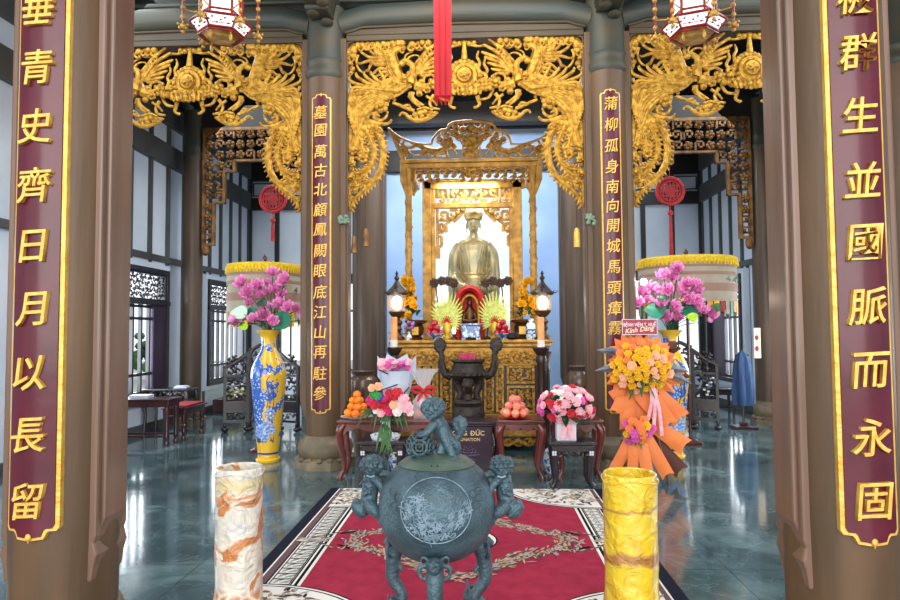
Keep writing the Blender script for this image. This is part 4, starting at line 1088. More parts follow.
MB().lathe([(.0745, .08), (.077, .09), (.077, .15), (.0735, .16)], 16).build('blue_band', 'porcelain_blue', t)
t = thing('purple_flowers', 'small white vase of purple flowers at the left end of the altar', 'flower arrangement', on(409, 9.78))
MB().lathe([(.04, 0), (.05, .05), (.02, .1), (.03, .13)], 12).build('vase', 'porcelain_white', t)
mat('violet', rgb(150, 100, 170), .5); m = MB(); rr = random.Random(4)
for k in range(14): m.ell((rr.uniform(-.08, .08), rr.uniform(-.05, .05), .2 + rr.uniform(-.04, .08)), .025, 6, 5)
m.build('blossoms', 'violet', t); m = MB(); leaves(m, (0, 0, .12), 10, .14, .04, rr); m.build('foliage', 'leaf_dark', t)
for px, lb in ((400, 'dark green leafy pot behind the left candle'), (512, 'low dark dish right of the right fruit bowl')):
    if px == 400:
        t = thing('leafy_pot', lb, 'potted plant', on(396, 10.15)); MB().lathe([(.05, 0), (.07, .08), (.075, .1)], 12).build('pot', 'bronze_dark', t); m = MB(); leaves(m, (0, 0, .1), 22, .17, .07, rr); m.build('foliage', 'leaf_dark', t)
    else:
        t = thing('dark_dish', lb, 'dish', on(px, 9.82)); MB().lathe([(.05, 0), (.1, .03), (.11, .1), (.1, .11), (.06, .06), (0, .05)], 16).build('dish_body', 'bronze_dark', t)
t = thing('oil_candle', 'short glowing candle beside the left green fan', 'candle', on(454, 9.82)); MB().lathe([(.05, 0), (.045, .03), (.02, .05), (.04, .09)], 12).build('holder', 'bronze', t); MB().ell((0, 0, .14), (.03, .03, .05), 10, 8).build('flame_shade', 'lamp_glass', t)
# pagoda shaped lamps and tall candles
def altar_lamp(px, lb):
    q = on(px, 9.84); t = thing('altar_lamp', lb, 'lamp', q, group='lit roofed lamps on the altar')
    hb = P(px, 303, 9.84).z - az
    m = MB(); m.lathe([(.12, 0), (.12, .04), (.07, .08), (.05, .12), (.08, .17), (.06, .22), (.09, .27), (.04, .33), (.1, .38), (.13, .43), (.1, .45), (0, .45)], 20); m.build('baluster', 'bronze', t)
    MB().ell((0, 0, hb), (.085, .085, .11), 18, 12).build('glass_globe', 'lamp_glass', t)
    m = MB()
    for k in range(8):
        a = k * PI / 4; m.tube(spl([(.09 * math.cos(a), .09 * math.sin(a), hb - .15), (.13 * math.cos(a), .13 * math.sin(a), hb), (.12 * math.cos(a), .12 * math.sin(a), hb + .13)], 8), .007, 5)
    m.build('cage', 'gold_old', t)
    m = MB(); m.lathe([(.15, hb + .12), (.19, hb + .15), (.15, hb + .18), (.08, hb + .25), (.03, hb + .32), (.02, hb + .34), (.045, hb + .38), (.015, hb + .42), (.025, hb + .45), (0, hb + .5)], 8); 
    for k in range(8): a = k * PI / 4; m.tube([(.14 * math.cos(a), .14 * math.sin(a), hb + .17), (.2 * math.cos(a), .2 * math.sin(a), hb + .15), (.235 * math.cos(a), .235 * math.sin(a), hb + .19)], [.012, .01, .004], 5)
    m.build('lamp_roof', 'bronze_dark', t)
    pl = bpy.data.lights.new('altar_bulb', 'POINT'); pl.energy = 6; pl.color = (1, .85, .65); pl.shadow_soft_size = .1
    o = bpy.data.objects.new('altar_bulb', pl); C.objects.link(o); o.location = q + Vector((0, -.25, hb))
altar_lamp(397, 'lit roofed lamp at the left end of the altar'); altar_lamp(543, 'lit roofed lamp at the right end of the altar')
for px, lb in ((394, 'left'), (541, 'right')):
    q = P(px, 347, 9.35)
    t = thing('candle_stand', 'dark wooden pillar stand before the %s end of the altar' % lb, 'stand', (q.x, 9.35, 0), group='candle stands before the altar')
    z = q.z; MB().lathe([(.13, 0), (.13, .05), (.08, .1), (.07, .3), (.09, .5), (.065, .6), (.06, z - .25), (.085, z - .18), (.065, z - .12), (.12, z - .03), (.12, z)], 14).build('column', 'altar_dark', t)
    t = thing('tall_candle', 'thick orange candle on the stand at the %s end of the altar' % lb, 'candle', (q.x, 9.35, z), group='tall orange candles')
    ht = P(px, 317, 9.35).z - z
    MB().lathe([(.052, 0), (.052, .1), (.05, .1)], 16).build('white_base', 'white_wax', t); MB().lathe([(.05, .1), (.05, ht - .01), (.04, ht)], 16).build('wax', 'candle', t)

# ------------------------------------------------------------------ great bronze censer, its table and the donation box
YCe = 8.95; q = P(468.5, 418, YCe); zt = q.z
t = thing('censer_table', 'dark red table carrying the large censer behind the donation box', 'table', (q.x, YCe, 0))
m = MB(); m.box(-.42, .42, -.3, .3, zt - .05, zt); m.box(-.38, .38, -.26, .26, zt - .14, zt - .05); m.build('table_top', 'lacquer', t, bevel=.012)
for sx in (-1, 1):
    for sy in (-1, 1): MB().tube([(sx * .35, sy * .23, zt - .1), (sx * .37, sy * .25, zt * .5), (sx * .34, sy * .22, 0.0)], [.045, .03, .04], 8).build('leg', 'lacquer', t)
k = YCe / 650; t = thing('bronze_censer', 'large dark bronze censer with winged handles holding pink incense sticks', 'censer', (q.x, YCe, zt))
def h(y): return P(468.5, y, YCe).z - zt
m = MB(); m.lathe([(15.5 * k, 0), (16.5 * k, h(414)), (15 * k, h(409)), (13.5 * k, h(406)), (15 * k, h(402)), (13 * k, h(399)), (0, h(399))], 28); m.build('pedestal', 'bronze_dark', t)
m = MB(); m.lathe([(4 * k, h(380)), (14 * k, h(379)), (19 * k, h(375)), (19.5 * k, h(372)), (15.5 * k, h(368)), (14.5 * k, h(363)), (17 * k, h(361)), (17 * k, h(359)), (14 * k, h(359)), (13.5 * k, h(364)), (0, h(366))], 32)
for i in range(20): a = i * PI / 10; m.ell((18.6 * k * math.cos(a), 18.6 * k * math.sin(a), h(374)), (.04, .04, .03), 7, 5)
m.build('bowl', 'bronze_dark', t)
for i in range(3):
    a = -PI / 2 + i * 2 * PI / 3 if i else -PI / 2; d = Vector((math.cos(a), math.sin(a), 0))
    m = MB(); m.tube(spl([d * 11 * k + Vector((0, 0, h(378))), d * 13 * k + Vector((0, 0, h(385))), d * 9 * k + Vector((0, 0, h(393))), d * 11 * k + Vector((0, 0, h(400)))], 12), [5.5 * k, 5 * k, 3 * k, 4 * k], 10)
    m.ell(d * 15 * k + Vector((0, 0, h(384))), (3.5 * k, 3.5 * k, 4 * k), 8, 6); m.build('leg', 'bronze_dark', t)
for s in (-1, 1):
    m = MB(); m.tube(spl([(s * 16 * k, 0, h(377)), (s * 23 * k, 0, h(373)), (s * 27 * k, 0, h(364)), (s * 26 * k, 0, h(356)), (s * 28 * k, 0, h(350))], 14), [4.5 * k, 4.5 * k, 3.6 * k, 3 * k, 3 * k], 10)
    rr = random.Random(2)
    for i in range(9): a = i * 2 * PI / 9; m.ell((s * 28 * k + math.cos(a) * 4.8 * k, 0, h(345) + math.sin(a) * 5.4 * k), (2.4 * k, 2.5 * k, 2.4 * k), 8, 5)
    m.ell((s * 28 * k, 0, h(345)), (5 * k, 2.6 * k, 5.6 * k), 12, 8)
    for i in range(6): m.ell((s * (22 + i * .9) * k, -.03, h(375 - i * 3)), (3 * k, 3 * k, 2.6 * k), 8, 5)
    m.build('handle', 'bronze_dark', t, remesh=.014)
mat('incense', rgb(214, 60, 120), .6); rr = random.Random(8)
m = MB()
for i in range(46): a = rr.uniform(0, 6.28); r_ = rr.uniform(0, 11 * k); m.tube([(math.cos(a) * r_, math.sin(a) * r_ * .7, h(364)), (math.cos(a) * r_ * 1.1, math.sin(a) * r_ * .75, h(rr.uniform(352, 356)))], .0045, 4)
t2 = m.build('incense_sticks', 'incense'); t2.location = (q.x, YCe, zt); tag(t2, 'bundle of pink incense sticks standing in the large bronze censer', 'incense'); t2['kind'] = 'stuff'
# donation box
YD = 8.42; q = P(471.5, 445, YD); wb = 20.5 * YD / 650; zb = P(471, 418.5, YD).z - .015
mat('box_purple', rgb(46, 26, 48), .35, 0, rgb(34, 20, 38), 3, coat=.1)
t = thing('donation_box', 'dark purple donation box lettered in gold before the altar', 'box', (q.x, YD, 0))
m = MB(); m.box(-wb, wb, -.17, .17, .04, zb - .06); m.build('box_body', 'box_purple', t, bevel=.01)
m = MB(); m.box(-wb - .03, wb + .03, -.2, .2, zb - .06, zb - .03); m.box(-wb - .045, wb + .045, -.215, .215, zb - .03, zb); m.build('lid', 'box_purple', t, bevel=.008)
MB().box(-wb - .02, wb + .02, -.19, .19, 0, .05).build('plinth', 'box_purple', t, bevel=.01)
MB().box(-.1, .1, -.05, .05, zb, zb + .002).build('coin_slot', 'ebony', t)
YF = YD - .17; mat('print_gold', rgb(232, 206, 140), .4); mat('print_lilac', rgb(120, 100, 140), .4)
zq = lambda y: P(471, y, YF).z
gx = P(468.5, 440, YF).x - q.x
glyph_obj('lettering', 'CÔNG', .082, .002, 'print_gold', t, (gx - .14, -.173, zq(432.5)), .0015)
o = glyph_obj('lettering', 'DỨC', .082, .002, 'print_gold', t, (gx + .115, -.173, zq(432.5) + .002), .0015)
xm, zm = min(v.co.x for v in o.data.vertices), min(v.co.z for v in o.data.vertices)
br_ = MB(); br_.box(xm - .009, xm + .024, -.0025, .0025, zm + .026, zm + .033); br_.build('letter_bar', 'print_gold', o)
o = glyph_obj('lettering', 'DONATION', .054, .002, 'print_gold', t, (gx, -.173, zq(439.5)), .0005)
m = MB(); mx = P(468, 450, YF).x - q.x; mz = zq(456)
for s in (-1, 1):
    for (w1, h1) in ((.12, .05), (.09, .09), (.05, .12)): m.tube(spl([(mx, -.174, mz), (mx + s * w1, -.174, mz + h1 * .3), (mx + s * w1 * .9, -.174, mz + h1), (mx, -.174, mz + h1 * .75)], 12), .003, 4)
    m.tube([(mx, -.174, mz - .0), (mx + s * .15, -.174, mz + .02)], .003, 4); m.tube([(mx, -.174, mz - .02), (mx + s * .1, -.174, mz - .05)], .003, 4)
m.build('lotus_emblem', 'print_lilac', t)
# ------------------------------------------------------------------ rug
mat('rug_red', rgb(166, 48, 72), .95, 0, rgb(150, 40, 64), 9, .3, 200, spec=.1)
mat('rug_navy', rgb(28, 32, 46), .95, spec=.1); mat('rug_white', rgb(226, 222, 214), .95, spec=.1); mat('rug_mauve', rgb(108, 82, 84), .95, spec=.1)
mat('rug_beige', rgb(196, 176, 148), .95, 0, rgb(150, 120, 96), 30, spec=.1); mat('rug_black', rgb(22, 20, 24), .95, spec=.1); mat('rug_green', rgb(40, 84, 74), .95, spec=.1)
mat('rug_grey', rgb(160, 156, 152), .95, spec=.1)
RX, RY0, RY1 = 1.53, 3.75, 7.42
t = thing('rug', 'red patterned rug with floral corners and striped border on the marble floor', 'rug', (0, (RY0 + RY1) / 2, 0))
HY = (RY1 - RY0) / 2
MB().box(-RX, RX, -HY, HY, 0, .012).build('pile', 'rug_navy', t, smooth=False)
ms = ['rug_red', 'rug_navy', 'rug_white', 'rug_mauve', 'rug_beige', 'rug_black', 'rug_green', 'rug_grey']
m = MB(); ID = {n: i for i, n in enumerate(ms)}
def rect(x0, x1, y0, y1, z, c): m.cur = ID[c]; m.flat([(x0, y0), (x1, y0), (x1, y1), (x0, y1)], z)
def nest(d, e, z, c): rect(-RX + d, RX - d, -HY + e, HY - e, z, c)
z = .0125
for d, e, c in ((.1, .03, 'rug_white'), (.115, .04, 'rug_mauve'), (.17, .055, 'rug_navy'), (.185, .06, 'rug_white'), (.355, .075, 'rug_black'), (.368, .085, 'rug_white'), (.385, .1, 'rug_black'), (.41, .115, 'rug_white'), (.435, .13, 'rug_red')):
    nest(d, e, z, c); z += .0005
def poly(pts, z, c): m.cur = ID[c]; m.flat(pts, z)
def leaf2(x, y, a, L, w, z, c):
    pts = []
    for f, s in ((0, 0), (.3, .8), (.6, 1), (.85, .5), (1, 0), (.8, -.45), (.5, -.9), (.2, -.6)):
        pts.append((x + math.cos(a) * L * f - math.sin(a) * w * s * .5, y + math.sin(a) * L * f + math.cos(a) * w * s * .5))
    poly(pts, z, c)
rr = random.Random(21)
# ladder band on the two long sides
for s in (-1, 1):
    y = -HY + .1
    xa, xb = s * (RX - .2), s * (RX - .345)
    m.cur = ID['rug_black']
    for k in (0, 1):
        x = xa if k == 0 else xb; rect(min(x, x + s * -.008), max(x, x - s * .008), -HY + .1, HY - .1, z, 'rug_black')
    while y < HY - .12:
        rect(min(xa, xb), max(xa, xb), y, y + .012, z, 'rug_black')
        for j in range(3): leaf2(xa + (xb - xa) * (.2 + .3 * j), y + .03, 1.2 + .5 * (j % 2) * s, .075, .022, z, 'rug_grey')
        leaf2(xa + (xb - xa) * .3, y + .08, -.4 * s, .05, .014, z + .0003, 'rug_black')
        y += .105
z += .001
# corner fans
for sx in (-1, 1):
    for sy in (-1, 1):
        cx, cy = sx * (RX - .16), sy * (HY - .05)
        for (ex, ey, c, dz) in ((.93, .80, 'rug_black', 0), (.915, .785, 'rug_white', .0005), (.895, .765, 'rug_black', .001), (.88, .75, 'rug_white', .0015)):
            pts = [(cx, cy)] + [(cx - sx * ex * math.cos(a), cy - sy * ey * math.sin(a)) for a in [k * PI / 2 / 20 for k in range(21)]]
            poly(pts, z + dz, c)
        for k in range(210):
            a = rr.uniform(.02, 1.55); r_ = math.sqrt(rr.uniform(.01, .86))
            x, y = cx - sx * .88 * r_ * math.cos(a), cy - sy * .75 * r_ * math.sin(a)
            leaf2(x, y, rr.uniform(0, 6.3), rr.uniform(.05, .1), rr.uniform(.02, .035), z + .002 + .00001 * k, rr.choice(('rug_beige', 'rug_mauve', 'rug_black', 'rug_beige', 'rug_grey')))
# wreath in the field
def ring(a):
    f = abs(math.cos(2 * a)) ** 3
    return (.66 + .26 * f)
for k in range(900):
    a = 2 * PI * k / 900; r_ = ring(a) + rr.gauss(0, .05)
    x, y = r_ * math.cos(a), r_ * math.sin(a) * .86
    leaf2(x, y, a + rr.choice((-1, 1)) * rr.uniform(.6, 1.9), rr.uniform(.06, .11), rr.uniform(.016, .028), z + .000005 * k, rr.choice(('rug_beige', 'rug_beige', 'rug_grey', 'rug_mauve')))
for (r_, c, dz) in ((.31, 'rug_black', 0), (.295, 'rug_white', .0005), (.24, 'rug_black', .001), (.225, 'rug_white', .0015)): poly([(r_ * math.cos(a), r_ * math.sin(a)) for a in [k * 2 * PI / 32 for k in range(32)]], z + dz, c)
for k in range(60): a = rr.uniform(0, 6.3); q = .2 * math.sqrt(rr.random()); leaf2(q * math.cos(a), q * math.sin(a), rr.uniform(0, 6), .06, .025, z + .002 + .00001 * k, rr.choice(('rug_beige', 'rug_mauve', 'rug_black')))
# side arabesques at the middle of the long borders
for s in (-1, 1):
    for k in range(26):
        leaf2(s * (RX - .12 - rr.uniform(0, .22)), rr.uniform(-.06, .06) , rr.uniform(-.5, .5) + (PI if s > 0 else 0), .1, .035, z + .00001 * k, rr.choice(('rug_beige', 'rug_white', 'rug_mauve', 'rug_grey')))
    for e in (-1, 1):
        for k in range(16):
            f = k / 15; x = s * (RX - .3 - .36 * f); y = e * (.05 + .16 * math.sin(f * 2.6)) ; leaf2(x, y, (PI if s > 0 else 0) + e * s * -.6, .08, .022, z + .001 + .00001 * k, 'rug_green' if k % 3 else 'rug_beige')
        for k in range(10): f = k / 9; leaf2(s * (RX - .62 + .12 * f), e * (.2 - .06 * f), PI * .5 * e + f, .05, .018, z + .002, 'rug_black')
m.build('woven_pattern', ms, t, smooth=False)

# ------------------------------------------------------------------ plastic-wrapped columns
def wrap_mat(name, cols, zlo, lowcols, scale=3.5, band=None):
    m = bpy.data.materials.new(name); m.use_nodes = True; nt = m.node_tree; b = nt.nodes['Principled BSDF']; N = nt.nodes.new; L = nt.links.new
    tc = N('ShaderNodeTexCoord'); mp = N('ShaderNodeMapping'); L(tc.outputs['Object'], mp.inputs[0])
    n = N('ShaderNodeTexNoise'); n.inputs['Scale'].default_value = scale; n.inputs['Detail'].default_value = 6; n.inputs['Distortion'].default_value = .8; L(mp.outputs[0], n.inputs[0])
    r = N('ShaderNodeValToRGB'); r.color_ramp.elements[0].position = cols[0][0]; r.color_ramp.elements[0].color = cols[0][1]
    r.color_ramp.elements[1].position = cols[-1][0]; r.color_ramp.elements[1].color = cols[-1][1]
    for p_, c_ in cols[1:-1]: e = r.color_ramp.elements.new(p_); e.color = c_
    L(n.outputs[0], r.inputs[0])
    v = N('ShaderNodeTexVoronoi'); v.feature = 'DISTANCE_TO_EDGE'; v.inputs['Scale'].default_value = 13; L(mp.outputs[0], v.inputs[0])
    r2 = N('ShaderNodeValToRGB'); r2.color_ramp.elements[0].color = lowcols[0]; r2.color_ramp.elements[1].color = lowcols[1]; r2.color_ramp.elements[1].position = .22; L(v.outputs[0], r2.inputs[0])
    sp = N('ShaderNodeSeparateXYZ'); L(mp.outputs[0], sp.inputs[0])
    ad = N('ShaderNodeMath'); ad.operation = 'MULTIPLY_ADD'; ad.inputs[1].default_value = .12; L(n.outputs[0], ad.inputs[0]); L(sp.outputs['Z'], ad.inputs[2])
    mr = N('ShaderNodeMapRange'); mr.inputs['From Min'].default_value = zlo; mr.inputs['From Max'].default_value = zlo + .05; L(ad.outputs[0], mr.inputs['Value'])
    mx = N('ShaderNodeMixRGB'); L(mr.outputs[0], mx.inputs[0]); L(r2.outputs[0], mx.inputs[1]); L(r.outputs[0], mx.inputs[2]); last = mx
    if band:
        for (bz, bw_, col) in band:
            w2 = N('ShaderNodeTexNoise'); w2.inputs['Scale'].default_value = 6; L(mp.outputs[0], w2.inputs[0])
            s1 = N('ShaderNodeMath'); s1.operation = 'MULTIPLY_ADD'; s1.inputs[1].default_value = .14; L(w2.outputs[0], s1.inputs[0]); L(sp.outputs['Z'], s1.inputs[2])
            s2 = N('ShaderNodeMath'); s2.operation = 'SUBTRACT'; s2.inputs[1].default_value = bz + .07; L(s1.outputs[0], s2.inputs[0])
            s3 = N('ShaderNodeMath'); s3.operation = 'ABSOLUTE'; L(s2.outputs[0], s3.inputs[0])
            s4 = N('ShaderNodeMapRange'); s4.inputs['From Min'].default_value = bw_; s4.inputs['From Max'].default_value = bw_ * .4; L(s3.outputs[0], s4.inputs['Value'])
            m2 = N('ShaderNodeMixRGB'); L(s4.outputs[0], m2.inputs[0]); L(last.outputs[0], m2.inputs[1]); m2.inputs[2].default_value = col; last = m2
    L(last.outputs[0], b.inputs['Base Color']); b.inputs['Roughness'].default_value = .35; b.inputs['Coat Weight'].default_value = .9; b.inputs['Coat Roughness'].default_value = .12
    n2 = N('ShaderNodeTexNoise'); n2.inputs['Scale'].default_value = 9; n2.inputs['Detail'].default_value = 4; n2.inputs['Distortion'].default_value = 1; L(mp.outputs[0], n2.inputs[0])
    bp = N('ShaderNodeBump'); bp.inputs['Strength'].default_value = .9; bp.inputs['Distance'].default_value = .05; L(n2.outputs[0], bp.inputs['Height']); L(bp.outputs[0], b.inputs['Normal'])
    MATS[name] = m
wrap_mat('wrap_yellow', [(.25, rgb(206, 150, 24)), (.42, rgb(232, 192, 34)), (.6, rgb(236, 202, 50)), (.75, rgb(226, 200, 110))], .22, (rgb(214, 190, 150), rgb(196, 116, 66)), 5, [(.45, .05, rgb(176, 120, 56)), (.72, .014, rgb(190, 140, 60))])
wrap_mat('wrap_white', [(.3, rgb(176, 176, 196)), (.4, rgb(214, 208, 200)), (.53, rgb(226, 216, 200)), (.56, rgb(196, 124, 70)), (.68, rgb(214, 140, 80)), (.72, rgb(220, 206, 186))], .27, (rgb(240, 228, 210), rgb(208, 140, 92)), 4.5, [(.8, .016, rgb(224, 150, 100)), (.87, .045, rgb(214, 196, 150))])
mat('wrap_inside', rgb(120, 116, 84), .6, 0, rgb(60, 60, 44), 12)
def column(px, pyt, Y, r, mt, label):
    q = P(px, pyt, Y); h = q.z
    t = thing('wrapped_column', label, 'column', (q.x, Y, 0.016))
    def prof(z): return r * (1 + .14 * max(0, 1 - z / .3) ** 1.5 + .015 * math.sin(z * 17))
    wob = lambda a, z: 1 + .035 * noise.noise(Vector((math.cos(a) * 2.2, math.sin(a) * 2.2, z * 9))) + .02 * noise.noise(Vector((math.cos(a) * 6, math.sin(a) * 6, z * 22)))
    m = MB(); m.lathe([(prof(z_), z_) for z_ in [i * h / 60 for i in range(61)]] + [(r * .97, h + .006), (r * .9, h), (r * .88, h - .06), (r * .86, h - .12), (0, h - .13)], 56, wob=wob)
    o = m.build('wrapped_body', mt, t)
    m = MB(); m.lathe([(r * .87, h - .11), (r * .8, h - .07), (r * .5, h - .09), (0, h - .06)], 30, wob=lambda a, z: 1 + .08 * math.sin(a * 5)); m.build('hollow_top', 'wrap_inside', t)
    m = MB(); m.tube([((r * (1 + .05)) * math.cos(a), (r * 1.05) * math.sin(a), h - .03 + .012 * math.sin(a * 3)) for a in [k * 2 * PI / 40 for k in range(40)]], .004, 5, closed=True); m.build('tape_edge', mt, t)
column(239.5, 470, 3.95, .138, 'wrap_white', 'white and orange plastic-wrapped column at the left rug corner')
column(629.5, 476, 3.95, .155, 'wrap_yellow', 'bright yellow plastic-wrapped column at the right side of the rug')

# ------------------------------------------------------------------ great bronze urn
mat('patina', rgb(80, 106, 118), .45, .35, rgb(54, 72, 82), 7, .5, 60, contrast=(.35, .7))
mat('patina_green', rgb(98, 118, 104), .5, .35, rgb(78, 98, 92), 6, .2, 30)
mat('patina_light', rgb(150, 172, 188), .6, .2, rgb(104, 128, 146), 20)
YU = 4.12; k = YU / 650; c = P(437, 508, YU); RU = 57.5 * k
t = thing('bronze_urn', 'large blue-grey bronze urn with guardian lions on its lid and sides, standing on the rug', 'urn', (c.x, YU, .014))
cz = c.z; zr = .024
def UX(px): return (px - 437) * k
def UZ(py): return cz - (py - 508) * k
def body_r(z):
    s = (z - cz) / (53 * k); return RU * math.sqrt(max(1 - abs(s) ** 2.15, 0)) 
m = MB(); m.lathe([(max(body_r(z_), 0 if i == 0 else .001), z_) for i, z_ in enumerate([cz - 53 * k * math.cos(j * PI / 2 / 22) if j < 22 else cz for j in range(23)])] + [(body_r(cz + 41 * k * j / 16), cz + 41 * k * j / 16) for j in range(1, 17)], 64)
m.build('bowl', 'patina', t)
rl = body_r(cz + 41 * k)
m = MB(); m.lathe([(rl + .004, cz + 41 * k - .002), (rl + .003, cz + 41.8 * k), (rl * .86, cz + 46 * k), (rl * .6, cz + 50 * k), (rl * .3, cz + 52.6 * k), (0, cz + 53.5 * k)], 56); m.build('lid', 'patina_green', t)
MB().tube([((rl + .002) * math.cos(a), (rl + .002) * math.sin(a), cz + 41.3 * k) for a in [j * 2 * PI / 60 for j in range(60)]], .003, 5, closed=True).build('lid_seam', 'bronze_dark', t)
m = MB(); ang = -PI / 2
for dx, dz, rr_ in ((-.018, 0, .006), (.018, .001, .006), (0, -.008, .008)): 
    r_ = rl * .88; m.ell((dx, -math.sqrt(r_ * r_ - dx * dx), cz + 45.5 * k + dz), (rr_, rr_, rr_ * .7), 8, 5)
m.build('lid_vents', 'bronze_dark', t)
def surf(px, py, lift=.002):
    """point on the bowl's front that shows at photo position (px,py)"""
    y = -RU * .7
    for _ in range(6):
        w_ = P(px, py, YU + y); x = w_.x - c.x; z_ = w_.z; r_ = body_r(z_); y = -math.sqrt(max(r_ * r_ - x * x, 1e-4))
    v = Vector((x, y, z_ - cz)); v = v.normalized() * (v.length + lift)
    return Vector((v.x, v.y, cz + v.z))
m = MB()
m.tube([surf(436 + 35 * math.cos(a), 513 + 33 * math.sin(a)) for a in [j * 2 * PI / 56 for j in range(56)]], .0028, 5, closed=True); m.build('roundel_rim', 'patina_light', t)
rr = random.Random(31); m = MB()
def inside(x, y): return ((x - 436) / 33) ** 2 + ((y - 513) / 31) ** 2 < 1
def stroke(pts, w): m.tube([surf(a, b, .002) for a, b in pts], w, 4)
n = 0
while n < 330:                                            # rocky mass left, range right, water between
    x, y = rr.uniform(402, 470), rr.uniform(482, 545)
    left = x < 433 and y > 500 + (x - 420) * .1 - 4 and (y > 497 + abs(x - 418) * .4)
    right = x > 440 and y > 530 - (x - 440) * 1.05 and y < 545 - (x - 440) * .62
    base = y > 527 and abs(x - 434) < 22
    if not inside(x, y) or not (left or right or base): continue
    n += 1; L = rr.uniform(1.5, 4); a = rr.uniform(-1.6, -.6) if right else rr.uniform(0, 6.3); b_ = a + rr.uniform(-1.4, 1.4)
    stroke([(x, y), (x + L * math.cos(a), y + L * math.sin(a)), (x + L * math.cos(a) + L * .7 * math.cos(b_), y + L * math.sin(a) + L * .7 * math.sin(b_))], rr.uniform(.0025, .0052))
for j in range(7): stroke([(428 + rr.uniform(-4, 16), 536 + j), (440 + rr.uniform(-4, 10), 537 + j * .8)], .0014)
for j in range(12): x = 436 + rr.uniform(0, 18); y = 493 + rr.uniform(0, 14); stroke([(x, y), (x + 1.5, y + 2), (x, y + 3)], .0012)
m.build('landscape_relief', 'patina_light', t)
m = MB()
for (x, y, r_) in ((473, 496, 4), (479, 500, 4), (476, 507, 4.5), (471, 503, 3), (478, 492, 3), (398, 500, 4), (393, 494, 3.5), (394, 508, 4)):
    m.tube([surf(x + r_ * math.cos(a) * (1 - .1 * a / 6), y + r_ * math.sin(a) * (1 - .1 * a / 6), .0015) for a in [j * .6 for j in range(10)]], .0022, 4)
m.tube([surf(a, b, .0015) for a, b in ((447, 476), (451, 484), (446, 488), (452, 492))], .002, 4); m.tube([surf(a, b, .0015) for a, b in ((420, 472), (414, 480), (420, 486))], .002, 4)
m.build('cloud_relief', 'patina', t)
# three dragon legs
for j, a in enumerate((-PI / 2 + .02, PI / 6 - .12, 5 * PI / 6 + .12)):
    d = Vector((math.cos(a), math.sin(a), 0)); s = Vector((-d.y, d.x, 0)); U = Vector((0, 0, 1))
    m = MB(); h0 = cz - 40 * k
    m.tube(spl([d * .22 + U * h0, d * .30 + U * (h0 - .05), d * .325 + U * .2, d * .27 + U * .12, d * .25 + U * .07, d * .30 + U * .03], 20), [.05, .052, .045, .036, .034, .045], 14)
    hd = d * .31 + U * (h0 + .0)
    m.ell(hd, (.05, .05, .045), 14, 10); m.ell(hd + d * .045 - U * .015, (.032, .032, .024), 12, 8)
    for e in (-1, 1):
        m.tube(spl([hd + s * e * .03 + U * .02, hd + s * e * .07 + U * .045, hd + s * e * .085 + U * .01], 8), [.012, .01, .005], 7)
        m.tube(spl([hd + s * e * .04, hd + s * e * .09 - U * .02, hd + s * e * .08 - U * .07, hd + s * e * .05 - U * .085], 10), [.016, .015, .012, .008], 8)
        m.ell(hd + s * e * .022 + d * .04 + U * .014, .012, 8, 6)
        m.tube([d * .3 + s * e * .025 + U * .03, d * .36 + s * e * .04 + U * .016], [.018, .01], 7)
    m.tube([d * .3 + U * .03, d * .38 + U * .014], [.022, .01], 7)
    for q in range(9): f = q / 8; m.ell(d * (.335 - .08 * f) + U * (h0 - .03 - f * .15), (.014, .014, .018), 7, 5)
    m.tube(spl([d * .27 + U * .06 + s * .02, d * .22 + s * .09 + U * .05, d * .26 + s * .13 + U * .08, d * .3 + s * .1 + U * .12], 10), [.02, .02, .016, .006], 8)
    for q in range(5): m.ell(d * .25 + s * (.07 + q * .015) + U * (.08 + .012 * q), (.012, .012, .02), 6, 5)
    m.build('dragon_leg', 'patina', t, remesh=.008)
